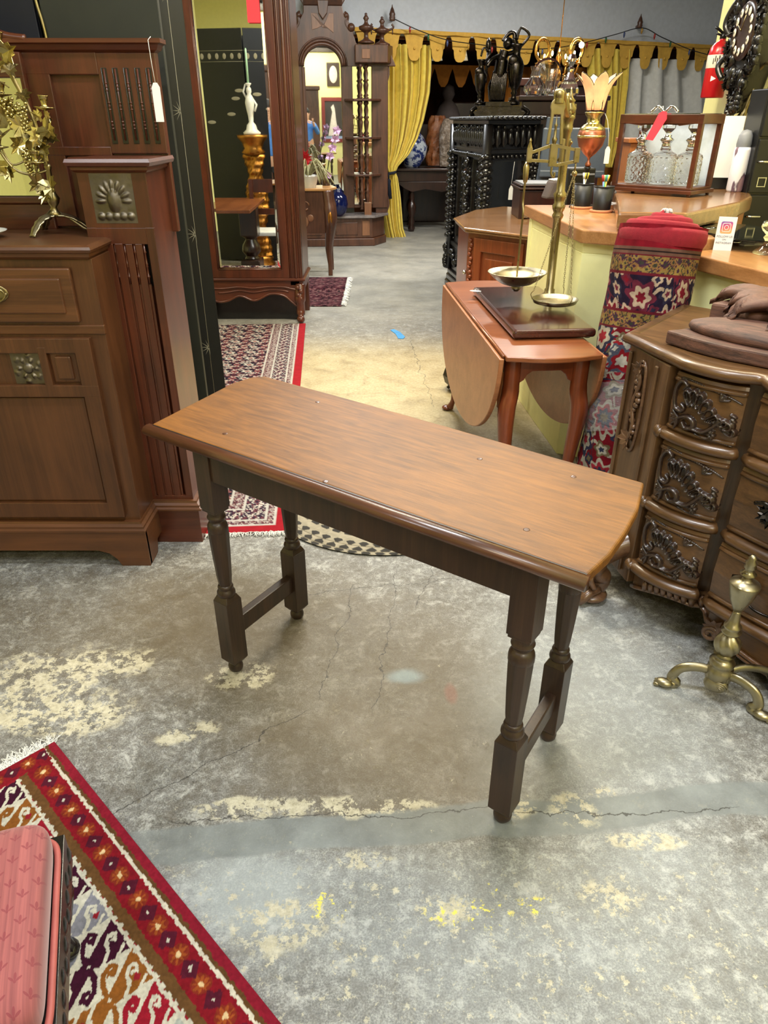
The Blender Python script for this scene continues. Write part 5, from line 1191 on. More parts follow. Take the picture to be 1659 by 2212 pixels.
# carved table with turned legs
dt = thing('turned_leg_table', 'dark carved table with bulbous turned legs in the shade behind the tied curtain', 'table', (.62, 11.9, 0))
m = MB(); m.box(-.52, .6, -.35, .35, .84, .88); m.box(-.48, .55, -.3, .3, .70, .84); obj('tabletop', m, M['darkwood'], dt, .01)
m = MB(); m.ext([(-.46, .7), (-.3, .6), (-.2, .56), (0, .6), (.25, .56), (.4, .6), (.52, .7)], -.31, -.28); obj('apron', m, M['darkwood'], dt, .004)
for x, y in ((-.2, -.24), (.42, -.24), (-.2, .24), (.42, .24)):
    m = MB(); m.lathe([(r, z) for r, z in ((.04, 0), (.055, .05), (.03, .09), (.05, .14), (.03, .2), (.06, .27), (.068, .34), (.05, .4), (.028, .43), (.04, .48), (.03, .54), (.035, .6))], (x, y, 0), 16); obj('leg', m, M['bronze'] if 0 else M['darkwood'], dt)
def bw():
    t = NT('blue_white_glaze'); t.set(Roughness=.12); v = t.coord(); t.link(t.ramp(t.noise(v, 12, 6, .7), [(.48, c(190, 200, 214)), (.54, c(34, 50, 110))]), t.b.inputs['Base Color']); return t.m
M['bluewhite'] = bw()
t = thing('porcelain_vase', 'blue and white porcelain vase standing on the dark turned-leg table', 'vase', (.42, 11.75, .88)); m = MB(); m.lathe([(.1, 0), (.12, .03), (.2, .16), (.22, .28), (.15, .42), (.09, .47), (.11, .52)], seg=28); obj('vase_body', m, M['bluewhite'], t)
def rock(name, label, loc, w_, h_, d_, mats, seed, crest=None):
    t = thing(name, label, 'mineral', loc)
    def f(u, v):
        a = u * 2 * PI; k = .8 + .35 * float(vnoise(np.array(math.cos(a) * 2 + seed), np.array(v * 5 + math.sin(a)), 1.6, seed)); r = (1 - abs(v - .35) ** 3 * 1.2) * k
        return (w_ * math.cos(a) * r, d_ * math.sin(a) * r, h_ * v + .02 * k)
    m = MB(); m.grid(f, 28, 24, cu=True, smooth=False); obj('stone', m, mats, t)
    if crest: m = MB(); m.grid(lambda u, v: (w_ * (u - .5) * 1.5, -.01 + d_ * (v - .5), h_ * (1.0 + .05 * math.sin(u * 9))), 12, 4); m.box(-w_ * .7, w_ * .7, -d_ * .4, d_ * .4, h_ * .9, h_ * 1.02); obj('cut_edge', m, crest, t, .02)
    return t
rkm = NT('geode_rock'); rkm.set(Roughness=.5); rkm.link(rkm.ramp(rkm.noise(rkm.coord(), 14, 8, .75), [(.3, c(54, 44, 36)), (.5, c(128, 112, 96)), (.7, c(176, 168, 162))]), rkm.b.inputs['Base Color']); rkm.bump(rkm.noise(rkm.coord(), 30, 5), .8, .02)
rko = NT('orange_geode'); rko.set(Roughness=.5); rko.link(rko.ramp(rko.noise(rko.coord(), 12, 8, .7), [(.3, c(50, 26, 14)), (.5, c(138, 78, 36)), (.7, c(150, 110, 80))]), rko.b.inputs['Base Color'])
rock('geode', 'grey crystal geode slab with pink cut top edge on the dark table', (.98, 11.75, .88), .17, .62, .12, rkm.m, 3, plain('pink_stone', c(190, 130, 130), .4))
rock('geode', 'orange brown geode slab leaning behind the grey one', (.80, 11.98, .88), .16, .66, .1, rko.m, 7)
t = thing('back_chest', 'dim dark chest with a lidded box at the back of the tent', 'chest', (1.2, 13.1, 0)); m = MB(); m.box(-.9, 1.3, -.3, .3, 0, 1.45); obj('body', m, M['darkwood'], t, .02); m = MB(); m.box(-.3, .3, -.2, .2, 1.45, 1.75); obj('lidded_box', m, M['darkwood'], t, .02)
t = thing('feathered_hat_stand', 'grey draped bust on the dim back chest', 'bust', (1.0, 12.75, 1.45)); m = MB(); m.lathe([(.16, 0), (.2, .1), (.14, .24), (.06, .32), (.1, .4), (.08, .5), (.0, .54)], seg=16, cap=False); obj('bust', m, M['greyd'], t)
# dark shelving beyond the black cabinet
t = thing('dark_bookcase', 'tall dark bookcase in the shade beyond the crystal pieces', 'bookcase', (2.15, 9.9, 0)); m = MB(); m.box(-.55, .5, -.2, .25, 0, 1.85); m.box(-.62, .56, -.26, .3, 1.85, 1.93); obj('body', m, M['darkred'], t, .01)
t = thing('orange_drape', 'burnt orange drape hanging in the tent behind the chandelier', 'drape', (2.75, 12.7, 0)); m = MB(); m.sheet(lambda u, v: (-1.2 + 2.4 * u, .05 * math.sin(u * 50), 2.2 * v), 120, 3, .006); obj('cloth', m, M['val_o'], t)

# ================================================================== black carved display cabinet
bk = thing('display_cabinet', 'black heavily carved octagonal display cabinet with glass doors', 'cabinet', (1.05, 7.1, 0))
PL = [(.665, 7.62), (.83, 6.42), (1.29, 6.74), (1.42, 7.9), (.8, 8.1)]
def inset(P, k): cx = sum(p[0] for p in P) / len(P); cy = sum(p[1] for p in P) / len(P); return [(cx + (x - cx) * k, cy + (y - cy) * k) for x, y in P]
def W2(): return MB()
m = W2(); m.prism(inset(PL, 1.10), 0, .06); m.prism(inset(PL, 1.06), .06, .12); m.prism(inset(PL, 1.03), .12, .17); obj('stepped_base', m, M['ebony'], bk, .012, world=True)
m = W2(); m.prism(inset(PL, .95), .17, .42); m.prism(inset(PL, 1.0), .4, .44); m.prism(inset(PL, .97), 1.26, 1.47); m.prism(inset(PL, 1.01), 1.26, 1.29); m.prism([(p[0], p[1]) for p in inset(PL, .9)][0:1] + inset(PL, .95)[3:5] + [((PL[0][0] + PL[4][0]) / 2, 7.8)], .44, 1.26)
obj('body', m, M['ebony'], bk, .006, world=True)
m = W2(); m.prism(inset(PL, 1.04), 1.47, 1.50); m.prism(inset(PL, 1.1), 1.50, 1.53); 
cr = inset(PL, 1.12)
for i in range(5):
    a, b = Vector(cr[i]), Vector(cr[(i + 1) % 5]); n = max(2, int((b - a).length / .05))
    for k in range(n): p = a + (b - a) * (k + .5) / n; m.ball((p.x, p.y, 1.515), (.02, .02, .014), 8, 5)
obj('cornice', m, M['ebony'], bk, .006, world=True)
rq = random.Random(8)
for i in (0, 1, 2):
    a, b = Vector(PL[i]), Vector(PL[(i + 1) % 5]); d = (b - a).normalized(); nn = Vector((d.y, -d.x)); Lf = (b - a).length
    # corner posts twisted and carved
    for p in ((a,) if i else (a,)):
        m = W2()
        for s_ in range(90):
            z = .46 + .78 * s_ / 89; an = s_ * .9; m.ball((p.x + .035 * math.cos(an), p.y + .035 * math.sin(an), z), (.03, .03, .022), 7, 5)
        for s_ in range(16): m.ball((p.x + nn.x * .02 + rq.uniform(-.03, .03), p.y + nn.y * .02, .2 + .2 * s_ / 16), (.03, .03, .03), 7, 5)
        m.tube([(p.x, p.y, .17), (p.x, p.y, 1.47)], .04, 8); obj('twisted_post', m, M['ebony'], bk, world=True)
    # frieze of small figures
    m = W2(); n = int(Lf / .07)
    for k in range(n):
        p = a + (b - a) * (k + .5) / n; q = p + nn * -.0; h = rq.uniform(.05, .08)
        m.ball((q.x, q.y, 1.37), (.022, .022, h), 8, 6); m.ball((q.x, q.y, 1.37 + h + .01), .016, 8, 5); m.ball((q.x + d.x * .02, q.y + d.y * .02, 1.35), (.018, .018, .03), 6, 5)
    obj('figure_frieze', m, M['ebony'], bk, world=True)
    # glazed door with frame and carved stiles
    fr_ = W2(); nd = 2 if i == 0 else 1
    for q in range(nd):
        f0 = .08 + q * .45 if nd == 2 else .1; f1 = f0 + (.4 if nd == 2 else .8); p0, p1 = a + (b - a) * f0, a + (b - a) * f1
        for (u0, u1, z0, z1) in ((f0, f0 + .05, .44, 1.26), (f1 - .05, f1, .44, 1.26), (f0, f1, 1.2, 1.26), (f0, f1, .44, .5)):
            A_, B_ = a + (b - a) * u0 - nn * .02, a + (b - a) * u1 - nn * .02; C_, D_ = B_ - nn * .03, A_ - nn * .03
            fr_.prism([(A_.x, A_.y), (B_.x, B_.y), (C_.x, C_.y), (D_.x, D_.y)], z0, z1)
    df = obj('door_frame', fr_, M['ebony'], bk, .004, world=True)
    m = W2(); A_, B_ = a + (b - a) * .08 - nn * .035, a + (b - a) * .93 - nn * .035; m.prism([(A_.x, A_.y), (B_.x, B_.y), (B_.x - nn.x * .004, B_.y - nn.y * .004), (A_.x - nn.x * .004, A_.y - nn.y * .004)], .5, 1.2); obj('pane', m, M['glassclear'], df, world=True)
    m = W2()
    for k in range(34):
        p = a + (b - a) * (.5 if nd == 2 else .93); z = .46 + .8 * k / 34; m.ball((p.x + rq.uniform(-.02, .02), p.y + rq.uniform(-.02, .02), z), (rq.uniform(.02, .04),) * 3, 7, 5)
    for k in range(int(Lf / .05)):
        p = a + (b - a) * (k + .5) / int(Lf / .05); m.ball((p.x, p.y, 1.235), .018, 7, 5); m.ball((p.x, p.y, .3 + .05 * math.sin(k)), .03, 7, 5)
    obj('carved_foliage', m, M['ebony'], df, world=True)
t = thing('white_figurine', 'small white pedestal figurine inside the black display cabinet', 'figurine', (1.12, 7.12, .425)); m = MB(); m.box(-.08, .08, -.08, .08, 0, .05); m.lathe([(.06, .05), (.04, .1), (.05, .2), (.07, .24)], seg=14); m.box(-.09, .09, -.09, .09, .24, .27); obj('pedestal', m, M['whiteceramic'], t)
t = thing('price_tag', 'white price tag hanging on the glass door of the black display cabinet', 'tag', (1.08, 6.54, 1.2)); m = MB(); m.tube([(0, 0, 0), (-.012, -.0, -.17)], .0025, 5); obj('string', m, M['fringe'], t); m = MB(); m.ext([(-.03, -.21), (-.012, -.17), (.008, -.21), (.008, -.29), (-.03, -.29)], -.004, -.001); obj('card', m, M['white'], t)
# bronze mantel group on top
gr = thing('bronze_group', 'dark bronze figure group flanked by two tall ewers on top of the black cabinet', 'sculpture', (.97, 7.02, 1.53)); gr.scale = (.92, .92, .82)
m = MB(); m.box(-.24, .26, -.1, .14, 0, .045); m.box(-.2, .22, -.08, .12, .045, .09); m.prism([(-.12, -.1), (.12, -.1), (.16, .1), (-.16, .1)], .09, .13)
for x in (-.23, .25): m.tube(spline([(x, -.1, .0), (x * 1.1, -.12, .04), (x * .9, -.1, .08)], 4), .02)
bs = obj('plinth', m, M['bronze'], gr, .006)
def ewer(x, y, z, s):
    m = MB(); m.lathe([(r * s, z + h * s) for r, h in ((.06, 0), (.065, .02), (.03, .05), (.02, .09), (.032, .11), (.02, .13), (.05, .18), (.068, .26), (.075, .36), (.06, .4), (.035, .44), (.03, .48), (.045, .52), (.06, .545))], (x, y, 0), 20)
    m.tube(spline([(x + .04 * s, y, z + .53 * s), (x + .1 * s, y, z + .62 * s), (x + .02 * s, y, z + .68 * s), (x - .01 * s, y, z + .58 * s)], 6), .012 * s)
    m.ball((x - .03 * s, y - .05 * s, z + .4 * s), (.05 * s, .02 * s, .05 * s)); return m
obj('ewer', ewer(-.17, -.02, .1, .74), M['bronze'], gr); obj('ewer', ewer(.14, -.05, .1, .98), M['bronze'], gr)
m = MB(); m.tube(spline([(-.03, 0, .12), (-.05, .0, .26), (-.0, 0, .36), (.02, 0, .5), (.04, 0, .58)], 6), [.045] * 6 + [.05] * 6 + [.06] * 7 + [.045] * 6); m.tube(spline([(.03, 0, .12), (.03, -.03, .24), (0, 0, .36)], 5), .035)
m.ball((.06, -.01, .64), (.045, .045, .055)); m.tube(spline([(.0, 0, .54), (-.08, -.04, .5), (-.12, -.05, .44)], 5), .022); m.tube(spline([(.06, 0, .55), (.13, -.05, .58), (.1, -.06, .68)], 5), .022); m.tube(spline([(.02, .02, .66), (.06, .02, .72), (.11, .01, .73), (.12, 0, .66)], 5), .02); m.ball((.12, -.01, .62), (.06, .03, .02))
for k in range(10): m.tube(spline([(-.05 + .012 * k, -.03, .4), (-.07 + .014 * k, -.05, .27), (-.05 + .01 * k, -.04, .13)], 4), .012)
obj('figure', m, M['bronze'], gr)
m = MB(); m.tube([(-.12, 0, .3), (-.115, 0, .58)], .012); m.lathe([(.01, .56), (.026, .6), (.02, .66), (.004, .69)], (-.115, 0, 0), 10); obj('torch', m, M['bronze'], gr)

# ================================================================== red-brown cabinet with crystal, chandelier
t = thing('mahogany_bookcase', 'dark red cabinet behind the black one with cut crystal on its top', 'cabinet', (1.72, 8.0, 0)); m = MB(); m.box(-.42, .36, -.28, .3, 0, 1.66); obj('body', m, M['darkred'], t, .01); m = MB(); m.box(-.46, .40, -.32, .34, 1.66, 1.70); obj('top_board', m, M['darkred'], t, .008)
for i in range(2): m = MB(); m.box(-.38 + .38 * i, -.04 + .36 * i, -.292, -.28, .3, 1.55); d_ = obj('door', m, M['darkred'], t, .006); m = MB(); m.ball((-.06 + .06 * i, -.3, 1.0), .012); obj('knob', m, M['brass'], d_)
zc = 1.70
t = thing('crystal_plate', 'round cut crystal plate propped up between the crystal vases', 'plate', (1.56, 7.95, zc)); m = MB(); m.lathe([(.0, -.01), (.05, -.008), (.13, .005), (.15, .012), (.13, .018), (.05, .006), (0, .004)], (0, .0, .17), 20, smooth=False, ax='y', cap=False); obj('plate', m, M['crystal'], t); m = MB(); m.box(-.05, .05, -.02, .05, 0, .022); obj('stand', m, M['black'], t)
t = thing('crystal_vase', 'squat cut crystal bottle at the left end of the crystal row', 'vase', (1.42, 7.8, zc)); m = MB(); m.lathe([(.07, 0), (.1, .04), (.1, .08), (.05, .15), (.04, .2), (.055, .24), (.045, .24), (.03, .2), (.03, .16), (.08, .08), (.06, .015), (0, .012)], seg=14, smooth=False, cap=False); obj('vase_body', m, M['crystal'], t)
t = thing('crystal_vase', 'slim fluted crystal vase right of the squat bottle', 'vase', (1.56, 7.76, zc)); m = MB(); m.lathe([(.05, 0), (.055, .02), (.05, .12), (.065, .22), (.055, .22), (.04, .12), (.035, .02), (0, .02)], seg=12, smooth=False, cap=False); obj('vase_body', m, M['crystal'], t)
t = thing('crystal_decanter', 'stoppered cut crystal decanter at the right end of the crystal row', 'decanter', (1.74, 7.78, zc)); m = MB(); m.lathe([(.07, 0), (.1, .02), (.1, .06), (.05, .13), (.028, .19), (.035, .22), (.02, .24), (.045, .29), (.03, .33), (0, .34)], seg=12, smooth=False, cap=False); obj('bottle', m, M['crystal'], t)
chd = thing('chandelier', 'gilt crystal chandelier with one bright bulb glowing under the valance', 'chandelier', (1.87, 9.0, 1.88))
gold_drop = glass('amber_drop', (1, .78, .42, 1), .03, 1.5); gold = metal('chandelier_gilt', c(230, 170, 84), .2, .3)
m = MB(); m.tube([(0, 0, .3), (0, 0, 2.3)], .005); m.lathe([(.02, 0), (.03, .06), (.015, .12), (.03, .2), (.012, .3)]); st = obj('stem', m, gold, chd)
for k in range(8):
    a = k * PI / 4 + .2; m = MB(); ca, sa = math.cos(a), math.sin(a)
    m.tube(spline([(0, 0, .1), (.1 * ca, .1 * sa, .03), (.2 * ca, .2 * sa, .06), (.23 * ca, .23 * sa, .14)], 5), .008); m.lathe([(.005, .14), (.035, .15), (.03, .155), (.012, .158), (.011, .2)], (.23 * ca, .23 * sa, 0), 12)
    am = obj('arm', m, gold, chd)
    m = MB()
    for q in range(7): rr_ = .08 + .028 * q; m.ball((rr_ * ca, rr_ * sa, .02 - .03 * math.sin(q) ** 2), (.015, .015, .028), 6, 5)
    obj('drops', m, gold_drop, am)
for sx in (-.2, .16):
    m = MB(); m.tube([(sx + .07 * math.cos(a), -.1, .27 + .1 * math.sin(a)) for a in [k * .4 for k in range(16)]], .016, closed=True); obj('crystal_ring', m, gold, chd)
m = MB(); m.ball((.2, -.12, .31), .028); bl = obj('bulb', m, emit('hot_bulb', (1, .82, .5, 1), 40), chd)
for k in range(6): m = MB(); a = k * 1.05; m.ball((.23 * math.cos(a), .23 * math.sin(a), .23), (.012, .012, .025)); obj('bulb', m, emit('warm_bulb', (1, .7, .35, 1), 5) if k == 0 else bpy.data.materials['warm_bulb'], chd)
# ================================================================== corner cabinet with a dark box and a monitor
cc = thing('corner_cabinet', 'brown panelled cabinet with canted top standing left of the yellow counter', 'cabinet', (.78, 5.3, 0))
CT = [(.50, 5.36), (.52, 4.86), (.86, 4.52), (1.25, 4.6), (1.35, 5.8), (.95, 6.1), (.70, 5.85)]
m = W2(); m.prism(inset(CT, .93), .06, .87); m.prism(inset(CT, .97), 0, .07); obj('body', m, M['cherry_z'], cc, .006, world=True)
m = W2(); m.prism(inset(CT, 1.0), .868, .885); m.prism(inset(CT, 1.03), .885, .90); obj('top_board', m, M['desk'], cc, .006, world=True)
ic = inset(CT, .93)
a, b = Vector(ic[1]), Vector(ic[2]); d = (b - a).normalized(); nn = Vector((d.y, -d.x)); ang = math.atan2(d.y, d.x); Lf = (b - a).length
m = MB(); m.T = at((a.x, a.y, 0), ang)
for (x0, x1, z0, z1) in ((.06, .12, .1, .84), (Lf - .06, Lf, .1, .84), (.06, Lf, .76, .84), (.06, Lf, .1, .18)): m.box(x0, x1, -.015, .0, z0, z1)
m.box(.15, Lf - .08, -.008, 0, .22, .72); df = obj('door', m, M['cherry_z'], cc, .006, world=True)
m = MB(); m.T = at((a.x, a.y, 0), ang)
for k in range(26): m.ball((.03 + .008 * math.sin(k * 1.9), -.006, .12 + .028 * k), (.014, .012, .014), 7, 5)
obj('carved_stile', m, M['cherry_z'], cc, world=True)
m = MB(); m.T = at((a.x, a.y, 0), ang); m.ball((.0, -.02, .62), .014); obj('knob', m, M['silver'], df, world=True)
t = thing('dark_box', 'dark mahogany chest box with pale edged lid on the corner cabinet', 'box', (1.13, 5.45, .90)); m = MB(); m.box(-.2, .2, -.16, .16, 0, .18); obj('body', m, M['darkred'], t, .006); m = MB(); m.box(-.215, .215, -.175, .175, .185, .2); m.box(-.205, .205, -.165, .165, .205, .215); obj('lid', m, M['darkred'], t, .006); m = MB(); m.box(-.19, .19, -.15, .15, .215, .225); obj('inlaid_top', m, M['greyp'], t, .002)
m = MB(); m.box(-.18, -.14, -.178, -.17, .01, .025); obj('hinge', m, M['silver'], t)
t = thing('monitor', 'blue grey screen seen from behind above the dark box', 'monitor', (1.42, 5.95, .90), -.15); m = MB(); m.box(-.24, .24, -.02, .03, .24, .55); m.box(-.24, .24, -.03, .0, .22, .27); obj('shell', m, M['bluegrey'], t, .01); m = MB(); m.box(-.04, .04, -.01, .03, .02, .3); m.box(-.13, .13, -.08, .1, 0, .02); obj('stand', m, M['black'], t, .004)
t = thing('grey_folder', 'upright blue grey folder leaning beside the black display cabinet', 'folder', (1.22, 6.05, .90)); m = MB(); m.ext([(-.06, 0), (.08, 0), (.1, .62), (.0, .62)], -.02, .02); obj('cover', m, M['bluegrey'], t, .004)
t = thing('black_device', 'black card printer on the counter behind the brass scale', 'device', (1.22, 4.95, .90), .2); m = MB(); m.box(-.09, .09, -.07, .07, 0, .34); obj('shell', m, M['black'], t, .01); m = MB(); m.box(-.08, .08, -.075, -.07, .3, .31); obj('slot', m, M['greyp'], t)

# ================================================================== the yellow counter
ZC, ZR = 1.08, 1.04
wallA = [(.815, 4.26), (.885, 3.34), (1.13, 3.22), (1.245, 2.90), (1.40, 2.45), (1.75, 2.10)]
ct = thing('counter', 'pale yellow painted shop counter with thick maple top', 'counter', (1.2, 3.6, 0))
inn = [(1.85, 2.2), (1.5, 2.55), (1.33, 3.02), (1.2, 3.32), (1.0, 3.42), (.93, 4.26)]
m = W2(); m.prism(wallA + inn, .0, ZR - .06); m.prism(wallA[:3] + inn[3:], ZR - .06, ZC - .055); m.box(.815, 1.15, 4.2, 4.28, 0, ZC - .055); obj('painted_body', m, M['yellow_wall2'], ct, .003, world=True)
m = W2(); m.prism([(.795, 4.36), (.865, 3.31), (1.10, 3.17), (1.18, 2.98), (1.35, 3.06), (1.40, 3.3), (1.24, 3.45), (1.22, 4.36)], ZC - .055, ZC); obj('raised_top', m, M['counter'], ct, .005, world=True)
m = W2(); m.prism([(1.19, 2.97), (1.215, 2.90), (1.37, 2.42), (1.72, 2.06), (2.05, 2.35), (1.78, 2.62), (1.70, 3.3), (1.40, 3.3), (1.40, 3.08)], ZR - .055, ZR); obj('lower_top', m, M['counter'], ct, .005, world=True)
m = W2(); m.prism([(1.40, 3.0), (1.66, 2.85), (1.66, 3.42), (1.5, 3.5), (1.2, 3.48), (1.12, 3.28), (1.36, 3.16)], ZC, ZC + .008); obj('black_glass_top', m, M['blackgloss'], ct, .002, world=True)
# desk behind
dk = thing('desk', 'polished wooden desk behind the counter carrying the decanter case', 'desk', (1.7, 4.2, 0))
zd = 1.16; dp = [G(1334, 436, zd), G(1336, 458, zd), G(1484, 460, zd), G(1600, 436, zd), G(1626, 424, zd), G(1618, 412, zd), (2.02, 5.0), (1.45, 5.0)]
m = W2(); m.prism(dp, zd - .07, zd); obj('desktop', m, M['desk'], dk, .012, world=True); m = W2(); m.prism(inset(dp, .93), .0, zd - .07); obj('body', m, M['orangewood'], dk, .004, world=True)
hz = thing('wood_hutch', 'orange brown wooden panel hutch at the back of the desk', 'cabinet', (1.86, 5.2, 0)); m = W2(); m.box(1.55, 2.1, 5.02, 5.3, 0, 1.375); m.box(1.53, 2.11, 5.0, 5.3, 1.375, 1.40); obj('body', m, M['orangewood'], hz, .004, world=True)
m = W2(); m.box(1.60, 1.82, 5.008, 5.02, 1.18, 1.35); m.box(1.86, 2.07, 5.008, 5.02, 1.18, 1.35); obj('panel', m, M['orangewood'], hz, .006, world=True)
t = thing('laptop', 'closed grey machine standing on the wooden hutch', 'laptop', (1.79, 5.14, 1.40)); m = MB(); m.box(-.13, .11, -.02, .0, .0, .14); m.box(-.13, .13, -.06, .1, 0, .012); obj('lid', m, M['greyp'], t, .004)
t = thing('black_box', 'small black box beside the grey machine on the hutch', 'box', (1.965, 5.2, 1.40)); m = MB(); m.box(-.09, .05, -.05, .05, 0, .13); obj('body', m, M['black'], t, .004)
t = thing('cable_bundle', 'coiled black cables lying on the hutch below the red extinguisher', 'cable', (2.0, 5.05, 1.40)); m = MB(); rq = random.Random(3)
for k in range(7): rr_ = rq.uniform(.03, .07); ox = rq.uniform(-.03, .03); m.tube([(ox + rr_ * 1.3 * math.cos(a), rr_ * .5 * math.sin(a), .012 + .05 * abs(math.sin(a * .5 + k)) ) for a in [q * .4 for q in range(16)]], .006, 6, closed=True)
obj('cable', m, M['black'], t)

# decanter case
D0, D1 = G(1318, 415, zd), G(1488, 427, zd); D0 = Vector(D0); D1 = Vector(D1); da = math.atan2((D1 - D0).y, (D1 - D0).x); dw = (D1 - D0).length
tn = thing('decanter_case', 'wooden locking case holding three cut crystal decanters', 'case', (D0.x, D0.y, zd), da)
TD = at((D0.x, D0.y, zd), da); hh = .345; dd = .24
m = MB(); m.box(-.012, dw + .012, -.012, dd + .012, .012, .03); m.box(0, dw, 0, dd, .03, .042)
for (x, y) in ((.01, .01), (dw - .01, .01), (.01, dd - .01), (dw - .01, dd - .01)): m.ball((x, y, .007), (.011, .011, .008), 10, 6)
obj('base', m, M['mahog_redx'], tn, .003)
m = MB()
for (x, y) in ((.012, .012), (dw - .012, .012), (.012, dd - .012), (dw - .012, dd - .012)): m.box(x - .012, x + .012, y - .012, y + .012, .04, hh)
m.box(0, dw, 0, .024, hh - .02, hh + .02); m.box(0, dw, dd - .024, dd, hh - .02, hh + .02); m.box(0, .024, 0, dd, hh - .02, hh + .02); m.box(dw - .024, dw, 0, dd, hh - .02, hh + .02)
m.ext([(.02, hh - .018), (.12, hh - .03), (.14, hh - .02), (dw / 2, hh - .028), (dw - .14, hh - .02), (dw - .12, hh - .03), (dw - .02, hh - .018)], .004, .02)
obj('frame', m, M['mahog_redx'], tn, .003)
m = MB(); m.box(.02, dw - .02, .0, .05, hh + .02, hh + .024); m.box(.02, dw - .02, dd - .05, dd, hh + .02, hh + .024); obj('silvered_strip', m, M['silver'], tn)
m = MB(); m.box(.024, dw - .024, dd - .02, dd - .015, .042, hh - .02); obj('mirrored_back', m, plain('silvered_back', c(196, 208, 222), .25), tn)
m = MB(); m.tube(spline([(dw * .34, .03, hh + .03), (dw * .42, .03, hh + .055), (dw * .5, .03, hh + .03), (dw * .58, .03, hh + .055), (dw * .66, .03, hh + .03)], 6), .007); obj('handle', m, M['silver'], tn)
d0 = None
for k, lab in enumerate(('cut crystal decanter at the left of the locking case', 'cut crystal decanter in the middle of the locking case under the red tag', 'cut crystal decanter at the right of the locking case')):
    lx = dw * (.19 + .31 * k); p = TD @ Vector((lx, .11, .042))
    if d0 is None:
        d0 = thing('decanter', lab, 'decanter', p, da, 'three decanters in the case'); s_ = .062
        m = MB(); bw_ = [(s_ * .93, 0), (s_, .012), (s_, .13), (s_ * .85, .15), (.026, .172), (.022, .18)]
        m.grid(lambda u, v: (lambda a_, r_: (r_ * math.cos(a_), r_ * math.sin(a_), v * .182))(u * 2 * PI, float(np.interp(v, [0, .02, .06, .74, .8, .86, .92, 1], [0, .056, .062, .063, .058, .034, .026, .022])) * (1 - (.05 * abs(math.sin(u * 14 * PI + v * 16)) * abs(math.sin(u * 14 * PI - v * 16)) if .08 < v < .72 else 0))), 96, 44, smooth=False, cu=True)
        obj('bottle', m, M['crystal'], d0)
        m = MB(); m.lathe([(.022, .178), (.024, .186), (.02, .192), (.03, .204), (.036, .21), (.03, .216), (.018, .222), (.02, .232)], seg=20); obj('silver_collar', m, M['silver'], d0)
        m = MB(); m.lathe([(.012, .228), (.012, .24), (.034, .262), (.034, .275), (.018, .296), (0, .298)], seg=8, smooth=False, cap=False); obj('stopper', m, M['crystal'], d0)
    else: dup(d0, p, da, lab)
p = TD @ Vector((dw * .52, -.02, hh - .02)); t = thing('sale_tag', 'bright red card tag tied to the handle of the decanter case', 'tag', p, da); m = MB(); m.ext([(-.06, -.07), (-.02, -.075), (.035, .02), (.03, .05), (.01, .055), (-.01, .045)], -.003, -.001); obj('card', m, M['redtag'], t); m = MB(); m.tube([(.01, 0, .04), (.0, .01, .075), (-.03, .03, .065)], .0015); obj('string', m, M['fringe'], t)
# foam sheet with slots
fsd = thing('white_board', 'white cut-out board with dark slots behind the decanter case', 'board', (1.80, 4.38, zd), -.25)
m = MB(); X0_, X1_ = -.17, .14
for a, b, z0, z1 in ((X0_, -.09, .06, .36), (.03, X1_, .06, .36), (-.1, .04, .06, .12), (-.1, .04, .165, .225), (-.1, .04, .3, .36)): m.box(a, b, 0, .012, z0, z1)
obj('sheet', m, M['white'], fsd); m = MB(); m.box(-.16, .13, .012, .09, .0, .3); obj('backing_box', m, M['black'], fsd, .004)
t = thing('spray_bottle', 'white printed spray bottle with purple landscape label on the desk', 'bottle', (G(1585, 414, zd)[0], G(1585, 414, zd)[1], zd)); bm_ = NT('printed_bottle'); bm_.set(Roughness=.3); bm_.link(bm_.ramp(bm_.noise(bm_.coord(scale=(12, 12, 6)), 1.2, 3, .5), [(.5, c(226, 224, 232)), (.54, c(96, 74, 92)), (.62, c(150, 120, 130))]), bm_.b.inputs['Base Color'])
m = MB(); m.lathe([(.038, 0), (.042, .01), (.042, .2), (.038, .215)], seg=28); obj('can', m, bm_.m, t); m = MB(); m.lathe([(.036, .215), (.038, .23), (.034, .27), (.022, .292), (.0, .298)], seg=28, cap=False); obj('cap', m, M['greyp'], t)
# black drawer cabinet at the right edge
fb = thing('filing_cabinet', 'tall black drawer cabinet with square silver pulls cut by the right frame edge', 'cabinet', (1.98, 4.16, 0), 0); m = MB(); m.box(-.05, .13, -.02, .17, 0, 1.64); obj('body', m, M['black'], fb, .006)
for k in range(6):
    z = .1 + k * .265; m = MB(); m.box(-.045, .125, -.034, -.02, z, z + .255); d_ = obj('drawer', m, M['black'], fb, .006)
    m = MB(); 
    for a, b, z0, z1 in ((-.01, .035, .03, .034), (-.01, .035, .072, .076), (-.01, -.006, .03, .076), (.031, .035, .03, .076)): m.box(a, b, -.037, -.034, z + z0, z + z1)
    obj('label_frame', m, M['silver'], d_)
    m = MB(); m.tube([(-.03, -.036, z + .15), (-.02, -.048, z + .15), (.04, -.048, z + .15), (.05, -.036, z + .15)], .005); obj('pull', m, M['silver'], d_)
